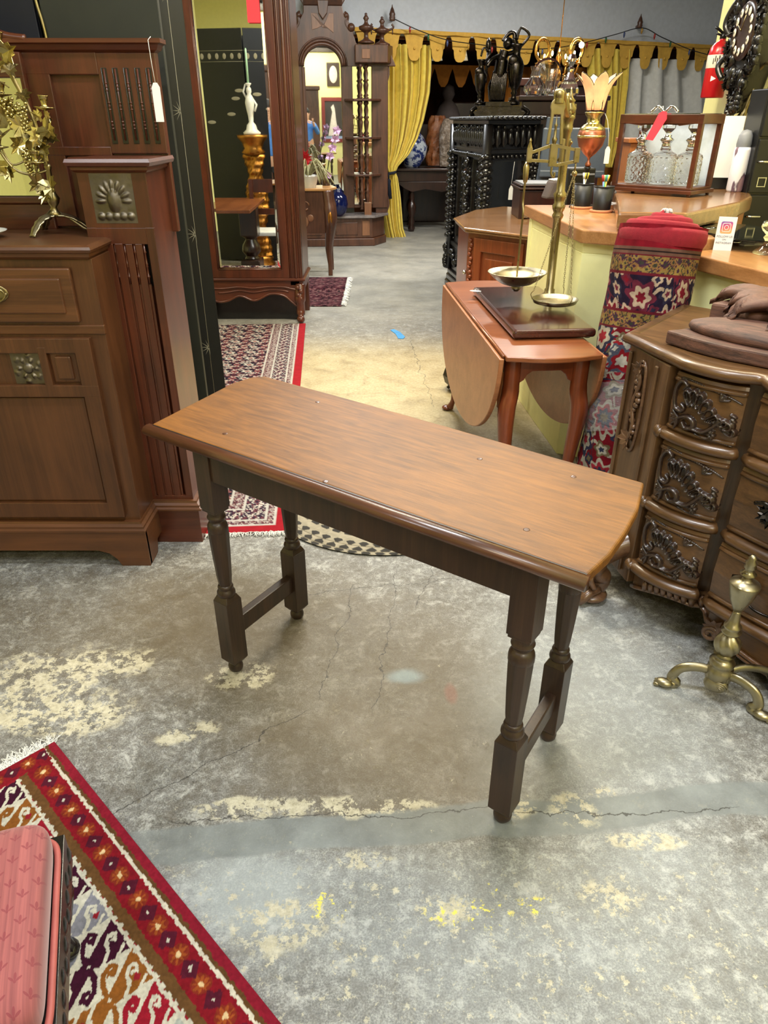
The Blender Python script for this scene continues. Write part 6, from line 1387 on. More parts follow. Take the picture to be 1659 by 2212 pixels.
# flower lamp
lx, ly = 1.09, 4.22
lm = thing('flower_lamp', 'tulip shaped amber glass lamp with copper oil font', 'lamp', (lx, ly, ZC))
m = MB(); m.lathe([(.0, .20), (.012, .2), (.016, .215), (.006, .23), (.008, .245), (.03, .262), (.062, .30), (.071, .335), (.073, .345), (.071, .355), (.066, .375), (.055, .385)], seg=36, cap=False); fo = obj('font', m, M['copper'], lm)
m = MB(); m.lathe([(.0715, .338), (.076, .345), (.0715, .352)], seg=36); m.lathe([(.066, .372), (.068, .378), (.055, .39), (.045, .40), (.034, .405), (.033, .43), (.048, .45), (.05, .456), (.03, .458)], seg=32); obj('burner', m, M['brass_bright'], lm)
for k in range(18): a = k * .35
m = MB(); m.lathe([(.014, 0.02), (.01, .1), (.014, .19), (.02, .2)], seg=14); m.lathe([(.075, 0), (.07, .012), (.03, .02), (.012, .03)], seg=24); obj('stand', m, M['black'], lm)
am_ = NT('amber_glass'); am_.set(Roughness=.35); vv = am_.coord(); cr_ = am_.ramp(am_.noise(vv, 9, 4), [(.3, c(226, 158, 112)), (.7, c(246, 204, 150))]); am_.link(cr_, am_.b.inputs['Base Color']); am_.link(cr_, am_.b.inputs['Emission Color']); am_.b.inputs['Emission Strength'].default_value = .55
am_.b.inputs['Subsurface Weight'].default_value = .0
for k in range(6):
    a0_ = -PI / 2 + k * 2 * PI / 6; ca, sa = math.cos(a0_), math.sin(a0_)
    def pet(u, v, a0_=a0_):
        w_ = (math.sin(PI * min(1, v ** 1.6 * .93 + .065)) ** .6) * .034; r = .040 + .030 * v + .045 * v ** 4; an = a0_ + (u - .5) * 2 * w_ / r * 1.05; return (r * math.cos(an), r * math.sin(an), .465 + .165 * v - .0 * abs(u - .5))
    m = MB(); m.sheet(pet, 9, 14, .003); p_ = obj('petal', m, am_.m, lm)
    e = [pet(0, v / 13) for v in range(14)] + [pet(1, v / 13) for v in range(13, -1, -1)]
    m = MB(); m.tube(e, .0022, 5, closed=True); obj('leading', m, M['bronze'], p_)
m = MB(); m.tube([(.05, -.02, .45), (.062, -.04, .42), (.075, -.05, .36), (.075, -.07, .30)], .0012, 5); m.ext([(.062, .22), (.088, .22), (.088, .285), (.08, .30), (.07, .30), (.062, .285)], -.074, -.072); o = thing('price_tag', 'small white price tag hanging from the flower lamp collar', 'tag', (lx, ly, ZC)); obj('card', m, M['white'], o)
# pen cups on cork coasters
c0 = G(1256, 450, ZC); c1 = G(1298, 458, ZC)
pc = thing('pen_cup', 'black mesh pen cup nearer the brass scale, with light topped pens', 'cup', (c0[0], c0[1], ZC + .012), 0, 'mesh pen cups')
m = MB(); m.lathe([(.045, 0), (.052, .11), (.050, .11), (.043, .004), (0, .004)], seg=32, cap=False); obj('mesh_body', m, M['mesh'], pc); m = MB(); m.tube([(.052 * math.cos(a), .052 * math.sin(a), .11) for a in [k * PI / 12 for k in range(24)]], .002, 6, closed=True); obj('rim', m, M['black'], pc)
dup(pc, (c1[0], c1[1], ZC + .012), .6, 'black mesh pen cup right of its twin, full of coloured pens')
pcol = [plain('pen_' + n_, q, .3) for n_, q in (('white', c(230, 230, 230)), ('blue', c(120, 140, 200)), ('green', c(40, 150, 110)), ('red', c(180, 50, 50)), ('black', c(20, 20, 22)), ('yellow', c(206, 186, 60)), ('tan', c(180, 150, 110)))]
PEN = [(c0, .0, .0, 4, 'black pen standing straight in the left pen cup'), (c0, -.3, .12, 0, 'white round topped pen in the left pen cup'), (c0, .25, .05, 6, 'tan marker in the left pen cup'), (c0, .5, .1, 4, 'black pen leaning right in the left pen cup'),
       (c1, -.5, .0, 1, 'blue pen leaning left in the right pen cup'), (c1, -.15, .08, 2, 'green pen in the right pen cup'), (c1, .1, -.1, 3, 'red and white pen in the right pen cup'), (c1, .4, .1, 5, 'yellow pen in the right pen cup'), (c1, .55, -.05, 4, 'black pen leaning right in the right pen cup')]
for (cp, tx, ty, ci, lab) in PEN:
    bx, by = cp[0] - tx * .03, cp[1] - ty * .1; m = MB(); t = thing('pen', lab, 'pen', (bx, by, ZC + .02)); m.tube([(0, 0, 0), (tx * .05, ty * .1, .13)], .0042, 8); obj('barrel', m, pcol[ci], t); m = MB(); m.tube([(tx * .05, ty * .1, .125), (tx * .062, ty * .12, .155)], .0052, 8); obj('cap', m, pcol[(ci * 3) % 7], t)
for cp, lab in ((c0, 'round cork coaster under the left pen cup'), (c1, 'round cork coaster under the right pen cup')):
    t = obj('coaster', MB().lathe([(.058, ZC), (.06, ZC + .003), (.06, ZC + .009), (.058, ZC + .012)], (cp[0], cp[1], 0), 32), M['cork']); tag(t, lab, 'coaster')
q = G(1200, 430, ZC); t = thing('card_reader', 'grey wedge shaped card reader at the left tip of the counter', 'device', (q[0], q[1] + .05, ZC), .2); m = MB(); m.T = Matrix.Identity(4); m.ext([(-.07, .0), (.07, 0), (.05, .05), (.0, .1), (-.035, .1)], -.05, .05); obj('shell', m, M['greyd'], t, .012); m = MB(); m.cbox((-.0, -.0, .106), (.06, .08, .006), ry=-.1); obj('keypad', m, M['white'], t, .002)
for lab, u, v, z, rz, sx, sy, hh_ in (('loose white papers beside the right pen cup', 1345, 440, ZC + .008, .4, .11, .08, .004), ('stack of white napkins behind the social media card', 1625, 522, ZR, .3, .13, .1, .02)):
    q = G(u, v, z); t = thing('papers', lab, 'papers', (q[0], q[1], z), rz); 
    for k in range(3): m = MB(); m.cbox((.01 * k, -.008 * k, hh_ * (k + .5) / 3 + .001), (sx * 2, sy * 2, hh_ / 3), rz=.15 * k); obj('sheet', m, M['paper'], t)
# folded card with the camera logo
q = G(1559, 541, ZR); sx_ = thing('logo_card', 'white folded card with a pink and purple camera logo and small grey text', 'sign', (q[0], q[1], ZR), math.radians(-22))
m = MB(); T_ = at((0, 0, 0), 0, math.radians(-12)); m.T = T_; m.box(-.034, .034, 0, .002, 0, .125); cdp = obj('front_leaf', m, M['white'], sx_)
m = MB(); m.T = at((0, .052, 0), 0, math.radians(12)); m.box(-.034, .034, 0, .002, 0, .125); obj('rear_leaf', m, M['white'], sx_)
lg = NT('logo_gradient'); sp_2 = lg.add('ShaderNodeSeparateXYZ'); lg.link(lg.coord(), sp_2.inputs[0]); lg.link(lg.ramp(lg.math('ADD', lg.math('MULTIPLY', lg.math('SUBTRACT', sp_2.outputs[2], .066), 1 / .046), lg.math('MULTIPLY', sp_2.outputs[0], -4.0)), [(.05, c(240, 170, 110)), (.35, c(214, 96, 88)), (.65, c(186, 70, 130)), (.95, c(104, 86, 160))]), lg.b.inputs['Base Color']); lg.set(Roughness=.5)
def rrect(w_, h_, r, n=6):
    o = []
    for cx, cy, a in ((w_ - r, h_ - r, 0), (-w_ + r, h_ - r, 90), (-w_ + r, -h_ + r, 180), (w_ - r, -h_ + r, 270)): o += arc(cx, cy, r, a, a + 90, n)
    return o
m = MB(); m.T = T_; m.ext([(x, z + .086) for x, z in rrect(.0215, .0225, .007)], -.0008, 0); lo_ = obj('logo_square', m, lg.m, cdp)
m = MB(); m.T = T_; m.tube([(x, -.0012, z + .086) for x, z in rrect(.0145, .0155, .006)], .0013, 5, closed=True); m.tube([(.0075 * math.cos(a), -.0012, .086 + .0078 * math.sin(a)) for a in [k * PI / 10 for k in range(20)]], .0013, 5, closed=True); m.ball((.0095, -.0012, .0965), .0014, 8, 5); obj('logo_lines', m, M['white'], lo_)
def text(s, x, z, size, par, mat, T, name='lettering'):
    cu = bpy.data.curves.new(name, 'FONT'); cu.body = s; cu.size = size; cu.extrude = .0003; cu.align_x = 'CENTER'
    o = bpy.data.objects.new(name, cu); C.objects.link(o); dg = bpy.context.evaluated_depsgraph_get(); me = bpy.data.meshes.new_from_object(o.evaluated_get(dg)); bpy.data.objects.remove(o)
    ob = bpy.data.objects.new(name, me); C.objects.link(ob); me.transform(T @ Matrix.Translation((x, -.001, z)) @ Matrix.Rotation(PI / 2, 4, 'X')); me.materials.clear(); me.materials.append(mat); ob.parent = par; WM[ob.name] = WM[par.name]; return ob
gt = plain('grey_ink', c(110, 112, 120), .6)
text('FOLLOW US', 0, .049, .0105, cdp, gt, T_); text('ON', 0, .038, .009, cdp, gt, T_); text('INSTAGRAM', 0, .025, .0105, cdp, gt, T_)
# crystal candlestick and glass bowl at the frame edge
q = G(1652, 548, ZR); t = thing('glass_candlestick', 'clear glass candlestick cut by the right frame edge on the counter', 'candlestick', (q[0], q[1], ZR)); m = MB(); m.lathe([(.045, 0), (.048, .006), (.03, .02), (.014, .035), (.012, .05), (.02, .06), (.012, .07), (.028, .085), (.036, .1), (.03, .118), (.024, .12), (.026, .1), (.0, .085)], seg=20, cap=False); obj('stem', m, M['crystal'], t)
q = G(1545, 520, ZR); t = thing('frosted_jar', 'small frosted glass dish behind the logo card', 'dish', (q[0] - .02, q[1] + .03, ZR)); m = MB(); m.lathe([(.03, 0), (.036, .03), (.03, .05), (.026, .05), (.03, .03), (.02, .004), (0, .004)], seg=20, cap=False); obj('dish', m, M['crystal'], t)
t = thing('silver_bird', 'small silver long beaked ornament on the napkins', 'ornament', (G(1590, 530, ZR)[0], G(1590, 530, ZR)[1], ZR)); m = MB(); m.ball((0, 0, .012), (.02, .012, .012)); m.tube([(.01, 0, .018), (.03, 0, .022), (.055, 0, .016)], [.005, .003, .001], 6); obj('bird_body', m, M['silver'], t)

# ================================================================== right wall things
WX = 2.12
fe = thing('fire_extinguisher', 'red fire extinguisher with white label hanging on the yellow wall', 'extinguisher', (WX - .095, 5.08, 1.62))
m = MB(); m.lathe([(.0, 0), (.062, 0), (.066, .006), (.066, .225), (.06, .26), (.04, .285), (.02, .295), (.018, .305)], seg=36, cap=False); cy_ = obj('cylinder', m, M['red'], fe)
m = MB(); m.lathe([(.0668, .155), (.0672, .156), (.0672, .222), (.0668, .223)], seg=36); obj('label', m, plain('label_cream', c(214, 204, 188), .5), cy_)
m = MB()
for k in range(5): a = -2.4 + k * .16; m.cbox((.068 * math.cos(a), .068 * math.sin(a), .19 + .012 * (k % 2)), (.002, .004, .03), rz=a)
obj('label_print', m, M['black'], cy_)
m = MB(); a = -2.1; m.add([(.068 * math.cos(a + b), .068 * math.sin(a + b), z) for b, z in ((-.25, .085), (.2, .1), (-.25, .115))], [(0, 1, 2)]); obj('arrow_mark', m, M['white'], cy_)
m = MB(); m.lathe([(.018, .30), (.02, .32), (.014, .335)], seg=14); m.tube([(0, 0, .33), (-.03, 0, .35), (-.06, -.02, .36)], .008); m.tube([(0, 0, .32), (-.05, -.02, .33)], .006); m.tube([(0, 0, .34), (.02, -.02, .345), (.06, -.06, .345)], .005); obj('valve_handle', m, M['black'], fe)
m = MB(); m.cbox((.082, 0, .2), (.04, .06, .1)); obj('wall_bracket', m, M['black'], fe)
ck = thing('carved_clock', 'dark carved black forest cuckoo clock with ivory numerals on the yellow wall', 'clock', (WX - .06, 4.70, 1.93))
# local y,z on the wall, x outwards to the room is negative
def wallext(m, poly, x0, x1):
    n = len(poly); v = [(x0, y, z) for y, z in poly] + [(x1, y, z) for y, z in poly]; m.add(v, [tuple(range(n)), tuple(range(n, 2 * n))[::-1]] + [((i + 1) % n, i, n + i, n + (i + 1) % n) for i in range(n)])
m = MB(); wallext(m, [(-.18, .45), (-.18, .2), (-.16, -.05), (-.12, -.2), (-.07, -.32), (0, -.4), (.05, -.32), (.10, -.2), (.15, -.05), (.17, .1), (.17, .3), (.16, .6), (-.1, .75)], -.06, .06); bd = obj('case', m, M['ebony'], ck, .01)
m = MB(); rq = random.Random(12)
for k in range(90):
    a = rq.uniform(0, 2 * PI); R_ = rq.uniform(.15, .20); y, z = R_ * .9 * math.cos(a), R_ * 1.45 * math.sin(a); vleaf(m, (-.07, y, z), rq.uniform(.04, .06), (-.25, math.cos(a + rq.uniform(-.7, .7)), math.sin(a + rq.uniform(-.7, .7))), rq.uniform(-1, 1), .4); m.ball((-.06, y, z), (.03, .035, .04), 7, 5)
for k in range(24): z = -.2 - .008 * k; m.ball((-.05, .05 * math.sin(k * 2), z), (.03, .03, .03), 7, 5); vleaf(m, (-.05, .05 * math.sin(k * 2), z), .05, (-.3, math.sin(k * 2), -.6), k, .4)
for k in range(40): m.ball((-.065, rq.uniform(-.2, .2), rq.uniform(.25, .7)), (.03, .04, .05), 7, 5)
m.tube(spline([(-.05, .15, .2), (-.07, .24, .12), (-.08, .26, .05), (-.06, .22, 0)], 6), .018); m.tube(spline([(-.05, .17, -.08), (-.1, .21, -.15), (-.08, .17, -.22)], 6), .016)
obj('carved_leaves', m, M['ebony'], ck)
m = MB(); m.lathe([(.14, -.075), (.13, -.085), (.1, -.08), (.0, -.078)], seg=32, ax='x', cap=False); dial = obj('dial', m, M['darkwood'], ck)
for k in range(12):
    a = k * PI / 6; m = MB(); m.ball((-.088, .098 * math.sin(a), .098 * math.cos(a)), (.004, .017, .021), 12, 6); nu_ = obj('numeral_plaque', m, plain('ivory_%d' % k, c(214, 206, 188), .4) if k == 0 else bpy.data.materials['ivory_0'], dial)
num = ['XII', 'I', 'II', 'III', 'IIII', 'V', 'VI', 'VII', 'VIII', 'IX', 'X', 'XI']
for k in range(12):
    a = k * PI / 6; Tn = Matrix.Translation((-.0925, -.098 * math.sin(a), .098 * math.cos(a))) @ Matrix.Rotation(-PI / 2, 4, 'Z')
    text(num[k], 0, -.007, .018, dial, M['black'], Tn, 'numeral')
m = MB(); m.tube([(-.095, 0, 0), (-.095, .05, .03)], .003); m.tube([(-.097, 0, 0), (-.097, -.03, .07)], .003); obj('hand', m, M['brass'], dial)
hn = thing('hunting_horn', 'brass hunting horn coiled on the yellow wall near the right frame edge', 'horn', (WX - .05, 4.52, 1.63))
m = MB(); pth = [(.0, .10 * math.cos(a), .03 + .11 * math.sin(a)) for a in [PI * .2 + k * .3 for k in range(38)]]; pth = [(p[0] - .012 * i / 38, p[1], p[2]) for i, p in enumerate(pth)]
m.tube(pth, [.006 + .0001 * i for i in range(38)]); m.tube(spline([(0, .1, .06), (-.01, .11, -.02), (-.02, .12, -.09), (-.03, .15, -.15)], 6), [.009] * 6 + [.012] * 6 + [.018, .022, .027, .032, .038, .045, .055]); m.tube(spline([(0, -.06, .1), (.0, -.12, .17), (.01, -.18, .22)], 4), .006); obj('tubing', m, M['brass'], hn)
t = thing('wall_hook', 'small black hook on the yellow wall under the clock', 'hook', (WX - .01, 4.86, 1.47)); m = MB(); m.tube(spline([(0, 0, .03), (-.01, 0, .0), (-.03, -.01, -.01), (-.03, -.02, .01)], 4), .004); m.tube([(-.01, 0, 0), (-.02, .02, -.03)], .004); obj('hook', m, M['black'], t)
t = thing('door_phone', 'grey wall phone handset with cord high on the yellow wall', 'phone', (WX - .03, 5.0, 2.05)); m = MB(); m.box(-.02, .02, -.035, .035, -.1, .12); obj('handset', m, M['greyp'], t, .01); m = MB(); m.tube(spline([(-.01, -.04, .1), (-.02, -.1, .02), (-.02, -.14, .1), (0, -.18, .2)], 6), .004); obj('cord', m, M['black'], t)

# ================================================================== the person taking the photograph, seen in the arched mirror
pn = thing('person', 'person in a blue long-sleeved shirt holding up a phone, seen in the arched mirror', 'person', (.06, -.42, 0))
def skin_mesh(name, verts, edges, radii, mat, par, lv=2):
    me = bpy.data.meshes.new(name); me.from_pydata(verts, edges, []); o = bpy.data.objects.new(name, me); C.objects.link(o); o.parent = par; WM[o.name] = WM[par.name]
    sk = o.modifiers.new('skin', 'SKIN'); sk.use_smooth_shade = True
    for i, r in enumerate(radii):
        rr_ = r if hasattr(r, '__len__') else (r, r); me.skin_vertices[0].data[i].radius = rr_
    me.skin_vertices[0].data[0].use_root = True; ss = o.modifiers.new('sub', 'SUBSURF'); ss.levels = lv; ss.render_levels = lv; me.materials.append(mat); return o
bv_ = [(0, 0, .95), (0, 0, 1.12), (0, -.01, 1.3), (0, -.01, 1.42), (0, .0, 1.50), (0, .03, 1.58), (0, .02, 1.70),
       (-.19, 0, 1.40), (-.27, .08, 1.18), (-.13, .28, 1.38), (-.07, .35, 1.46), (.19, 0, 1.40), (.29, .08, 1.18), (.16, .28, 1.38), (.12, .35, 1.47),
       (-.1, 0, .88), (-.11, .02, .48), (-.12, -.02, .08), (-.13, .10, .04), (.1, 0, .88), (.11, .02, .48), (.12, -.02, .08), (.13, .10, .04)]
be_ = [(0, 1), (1, 2), (2, 3), (3, 4), (4, 5), (5, 6), (3, 7), (7, 8), (8, 9), (9, 10), (3, 11), (11, 12), (12, 13), (13, 14), (0, 15), (15, 16), (16, 17), (17, 18), (0, 19), (19, 20), (20, 21), (21, 22)]
br_ = [(.16, .12), (.15, .11), (.17, .12), (.13, .09), .058, (.075, .09), (.072, .085), .068, .045, .034, .028, .068, .045, .034, .028, .09, .062, .045, .036, .09, .062, .045, .036]
skin_mesh('body', bv_, be_, br_, M['skin'], pn)
sv = bv_[:4] + [(0, 0, 1.45)] + [bv_[7], bv_[8], bv_[9], bv_[11], bv_[12], bv_[13]]
skin_mesh('shirt', sv, [(0, 1), (1, 2), (2, 3), (3, 4), (3, 5), (5, 6), (6, 7), (3, 8), (8, 9), (9, 10)], [(.175, .135), (.165, .125), (.185, .135), (.145, .105), .07, .08, .058, .045, .08, .058, .045], M['blueshirt'], pn)
skin_mesh('trousers', [(0, 0, .97), (-.1, 0, .86), (-.11, .02, .48), (-.12, -.02, .1), (.1, 0, .86), (.11, .02, .48), (.12, -.02, .1)], [(0, 1), (1, 2), (2, 3), (0, 4), (4, 5), (5, 6)], [(.17, .13), .105, .078, .062, .105, .078, .062], M['trouser'], pn)
m = MB(); m.ball((0, -.015, 1.69), (.088, .1, .1), 20, 12); obj('hair', m, plain('dark_hair', c(40, 32, 28), .7), pn)
m = MB(); m.ball((0, .115, 1.635), (.012, .018, .02), 8, 6); m.ball((0, .1, 1.6), (.024, .008, .007), 8, 5); m.ball((-.03, .1, 1.66), .011, 8, 6); m.ball((.03, .1, 1.66), .011, 8, 6); m.ball((-.078, .02, 1.64), (.01, .018, .03), 8, 6); m.ball((.078, .02, 1.64), (.01, .018, .03), 8, 6); obj('face', m, M['skin'], pn)
for sx in (-1, 1):
    hx = -.08 if sx < 0 else .13
    for k in range(5):
        z = 1.50 + (.013 * k if k < 4 else .0); L_ = (.062, .07, .066, .054, .05)[k]
        if k < 4: P_ = [(hx, .355, 1.47 + .012 * k), (hx + sx * .004, .385, z - .01), (hx - sx * .01, .405, z - .006), (hx - sx * .03, .40, z - .004)]
        else: P_ = [(hx, .36, 1.475), (hx - sx * .012, .365, 1.50), (hx - sx * .02, .38, 1.52)]
        m = MB(); m.tube(spline(P_, 4), .0085, 8); obj('finger' if k < 4 else 'thumb', m, M['skin'], pn)
t = thing('mobile_phone', 'dark phone held by the person, seen in the arched mirror', 'phone', (-.035, -.02, 1.485)); m = MB(); m.box(-.0375, .0375, -.008, 0, -.075, .075); obj('phone_body', m, M['black'], t, .006)
# ================================================================== rolled carpet leaning on the counter
B0 = Vector((.965, 2.70, 0.012)); B1 = Vector((1.055, 2.86, 1.15)); axd = (B1 - B0); LR = axd.length; axn = axd.normalized()
q_ = Vector((0, 0, 1)).rotation_difference(axn); ru = thing('rolled_carpet', 'tall rolled floral carpet with bright red end standing against the counter', 'carpet', (B0.x, B0.y, 0))
TR = (Matrix.Translation(B0) @ q_.to_matrix().to_4x4())
def rr_of(a, z): return .150 + .010 * np.cos(a - 2.2) * 1 + .004 * np.sin(3 * a + z * 7) + .003 * np.sin(z * 23 + a) + .006 * (z / 1.15)
def rpos(U, V): a = U * 2 * PI; z = V * LR; r = rr_of(a, z) + .004 * U; return np.c_[r * np.cos(a), r * np.sin(a), z]
def rcol(U, V):
    x = U * 1.0; z = V * LR; x = x + .05 * vnoise(x * 1.0, z, 7, 31); z = z + .05 * vnoise(x, z, 6, 33); A = persian(x * 1.0, z, L3(128, 20, 34), [L3(186, 178, 160), L3(52, 54, 76), L3(160, 44, 56), L3(120, 106, 78)], .22, 11, .8)
    B = persian(x * 1.1, z, L3(38, 26, 50), [L3(196, 172, 150), L3(110, 40, 60), L3(130, 26, 44), L3(50, 46, 70)], .21, 5, .82); Cc = persian(x, z, L3(96, 56, 60), [L3(150, 126, 70), L3(150, 110, 66), L3(70, 40, 62), L3(60, 60, 50)], .07, 9, 1.15)
    Dd = persian(x, z, L3(178, 174, 164), [L3(150, 30, 40), L3(84, 88, 106), L3(206, 200, 186), L3(120, 96, 70)], .19, 3, 1.0)
    h = LR - V * LR; col = A.copy(); m_ = (h > .42) & (h < .62) ; w_ = vnoise(x, z, 9, 4) > .45; col[m_ & w_] = Dd[m_ & w_]
    m_ = (h > .17) & (h < .31); col[m_] = B[m_]
    for a, b in ((.105, .17), (.31, .37)): m_ = (h > a) & (h < b); col[m_] = Cc[m_]
    for a in (.105, .172, .308, .372): put(col, np.abs(h - a) < .0045, L3(110, 30, 44))
    put(col, (h > .078) & (h < .104), L3(118, 84, 72)); put(col, (h > .088) & (h < .094), L3(34, 22, 24)); put(col, h < .08, L3(136, 22, 38)); return col * (.55 + .42 * vnoise(x, z, 40, 12))[:, None]
ro = colgrid('rolled_pile', rpos, 420, 460, rcol, M['carpet'], ru, T=np.array(Matrix.Translation((-B0.x, -B0.y, 0)) @ TR))
# spiral of layers at the top end and plain end ring
M['redwool'] = plain('plain_red_wool', c(136, 22, 38), .95, vary=.1, bump=.4, bscale=200)
m = MB(); m.T = TR; turns = 4.6; N_ = 220
def spi(k): a = k / N_ * turns * 2 * PI; r = .140 - .027 * a / (2 * PI); return (r * 1.02 * math.cos(a), r * math.sin(a), LR - .014 + .006 * math.sin(a * .7) + .050 * (a / (2 * PI)) / turns)
m.tube([spi(k) for k in range(N_)], .0115, 8, flat=1.9); m.lathe([(.15, LR - .05), (.10, LR - .02), (.04, LR + .005), (0, LR + .01)], seg=30, cap=False); m.lathe([(.151, LR - .07), (.160, LR - .05), (.160, LR - .022), (.154, LR - .008), (.144, LR - .014)], seg=40, cap=False)
o = obj('spiral_end', m, M['redwool'], ru, world=True); o['label'] = 'plain bright red rolled end'
m = MB(); m.T = TR; 
for k in range(5): m.tube(spline([(.0, 0, LR + .03), (.01 * math.cos(k * 1.3), .01 * math.sin(k * 1.3), LR + .06), (.02 * math.cos(k * 1.3), .02 * math.sin(k), LR + .048)], 3), .004)
obj('white_threads', m, M['fringe'], ru, world=True)
fm = NT('cling_film'); fm.b.inputs['Base Color'].default_value = (.9, .9, .95, 1); fm.set(Roughness=.08); fm.b.inputs['Alpha'].default_value = .16; fm.b.inputs['Specular IOR Level'].default_value = 1.0; fm.bump(fm.noise(fm.coord(scale=(1, 1, 4)), 18, 5), 1.0, .01)
m = MB(); m.T = TR
m.grid(lambda u, v: tuple((lambda a, z: ((float(rr_of(a, z)) + .006) * math.cos(a), (float(rr_of(a, z)) + .006) * math.sin(a), z))(u * 2 * PI, .38 + .2 * v + .05 * math.sin(u * 2 * PI + 2.4))), 90, 24, cu=True); o = obj('plastic_wrap', m, fm.m, ru, world=True)

# ================================================================== drop-leaf table
zt = .72; TL, TF = Vector((.345, 4.03)), Vector((.46, 2.62)); dv = (TF - TL).normalized(); nv_ = Vector((-dv.y, dv.x)); LT = (TF - TL).length; WT = .375
dl = thing('drop_leaf_table', 'cherry drop-leaf table with its oval leaf hanging, carrying the brass scale', 'table', (TL.x, TL.y, 0), math.atan2(dv.y, dv.x))
# local: x toward the camera along the hinge, y to the right
m = MB(); m.prism([(0, 0), (LT, 0)] + arc(LT - .36, WT / 2, .395, -26, 26, 8)[1:-1] + [(LT, WT), (0, WT)] + arc(.36, WT / 2, .395, 154, 206, 8)[1:-1], zt - .02, zt); obj('tabletop', m, M['cherry'], dl, .005, seg=3)
# the y axis must run to the right: check orientation through the hinge normal
def leafpoly(): 
    a = [(LT / 2 + (LT / 2 - .01) * math.cos(t), zt - .012 - .465 * math.sin(t) ** .88) for t in [PI * k / 36 for k in range(37)]]; return a
lp = leafpoly(); s_ = MB(); s_.ext(lp, -.022, -.003)
v2 = []
s_.v = [(x + .0, y - .10 * max(0, (zt - z)) ** 1.0 * .35, z) for x, y, z in s_.v]
o = obj('drop_leaf', s_, M['leaf'], dl, .004); o['label'] = 'hanging half-oval leaf facing the aisle'
s_ = MB(); s_.ext(lp, WT + .003, WT + .022); obj('drop_leaf', s_, M['leaf'], dl, .004)
m = MB(); m.tube([(.02, -.006, zt - .004), (LT - .02, -.006, zt - .004)], .006); obj('rule_joint', m, M['cherry'], dl)
ap_ = [(.04, .70), (.04, .57), (.065, .56), (.075, .575), (.085, .59), (.10, .60), (.11, .62), (.13, .635), (WT - .13, .635), (WT - .11, .62), (WT - .10, .60), (WT - .085, .59), (WT - .075, .575), (WT - .065, .56), (WT - .04, .57), (WT - .04, .70)]
for x in (.09, LT - .09):
    m = MB(); T0 = Matrix(((0, 1, 0, x), (1, 0, 0, 0), (0, 0, 1, 0), (0, 0, 0, 1))); m.T = T0; m.ext(ap_, -.009, .009); obj('shaped_apron', m, M['cherry_z'], dl, .003)
for y in (.05, WT - .05): m = MB(); m.box(.1, LT - .1, y - .01, y + .01, .6, .70); obj('side_rail', m, M['cherry_z'], dl, .002)
for x, y, sx, sy in ((LT - .085, .05, 1, -1), (.085, .05, -1, -1), (LT - .085, WT - .05, 1, 1), (.085, WT - .05, -1, 1)):
    m = MB(); m.tube(spline([(x, y, .70), (x, y, .56), (x + sx * .012, y + sy * .012, .46), (x, y, .25), (x - sx * .004, y - sy * .004, .09), (x + sx * .012, y + sy * .012, .02)], 6), [.034] * 6 + [.036] * 6 + [.036, .034, .032, .030, .028, .026] + [.024, .022, .020, .0185, .017, .016] + [.0155, .015, .015, .016, .018, .02, .022], 12)
    m.ball((x + sx * .026, y + sy * .026, .014), (.032, .032, .014)); obj('leg', m, M['cherry_z'], dl)
# ------------------------------------------------------------------ brass scale
SB = Vector((.655, 3.29)); bsn = thing('brass_scale', 'large brass beam balance scale on a dark wooden base with two hanging pans', 'scale', (SB.x, SB.y, zt), math.atan2(dv.y, dv.x))
def S2(x, y): p = Matrix.Rotation(-math.atan2(dv.y, dv.x), 2) @ Vector((x - SB.x, y - SB.y)); return (p.x, p.y)
m = MB(); m.box(-.43, .43, -.17, .175, .004, .04); o = obj('wooden_base', m, wood('scale_base', c(44, 20, 16), c(74, 36, 28), .12, 'x', .6, .02, coat=.9), bsn, .014, seg=4)
m = MB()
for x in (-.40, .40):
    for y in (-.14, .145): m.lathe([(.015, 0), (.015, .006)], (x, y, 0), 12)
obj('foot', m, M['black'], bsn)
px, py = S2(.795, 3.50)
m = MB(); m.lathe([(r, z + .04) for r, z in ((.032, 0), (.034, .008), (.024, .014), (.024, .03), (.019, .034), (.018, .34), (.024, .35), (.026, .36), (.02, .37), (.027, .385), (.03, .40), (.022, .41), (.026, .43), (.03, .45), (.021, .46), (.019, .5), (.019, .69), (.023, .70), (.024, .715), (.022, .72), (.024, .74), (.03, .748), (.028, .756), (.018, .765))], (px, py, 0), 20)
col_ = obj('column', m, M['brass'], bsn)
m = MB(); m.cbox((px, py, .66), (.034, .04, .10)); m.tube([(px - .02, py - .02, .62), (px + .02, py + .02, .70)], .008); obj('lever_block', m, M['brass'], bsn, .01)
m = MB(); m.lathe([(.017, .80), (.028, .81), (.030, .825), (.02, .84), (.018, .848), (.024, .852), (.011, .865), (.005, .885), (.001, .903)], (px, py, 0), 18); m.cbox((px, py, .818), (.028, .05, .045)); obj('finial', m, M['brass'], bsn)
bx, by = S2(.715, 3.36)        # beam centre
sw = spline([(px, py, .82), (px + (bx - px) * .25, py + (by - py) * .25, .80), (px + (bx - px) * .5, py + (by - py) * .5, .825), (px + (bx - px) * .75, py + (by - py) * .75, .872), (bx + .0, by, .878), (bx + .0, by, .86), (bx, by, .84)], 6)
m = MB(); m.tube(sw, [.02] * 12 + [.019] * 12 + [.022] * (len(sw) - 24), 10, flat=.8); m.tube(spline([(px + (bx - px) * .2, py + (by - py) * .2, .815), (px + (bx - px) * .3, py + (by - py) * .3, .855), (px + (bx - px) * .2, py + (by - py) * .2, .88)], 5), [.014] * 4 + [.01] * 4 + [.006, .005, .004]); obj('swan_neck', m, M['brass'], bsn)
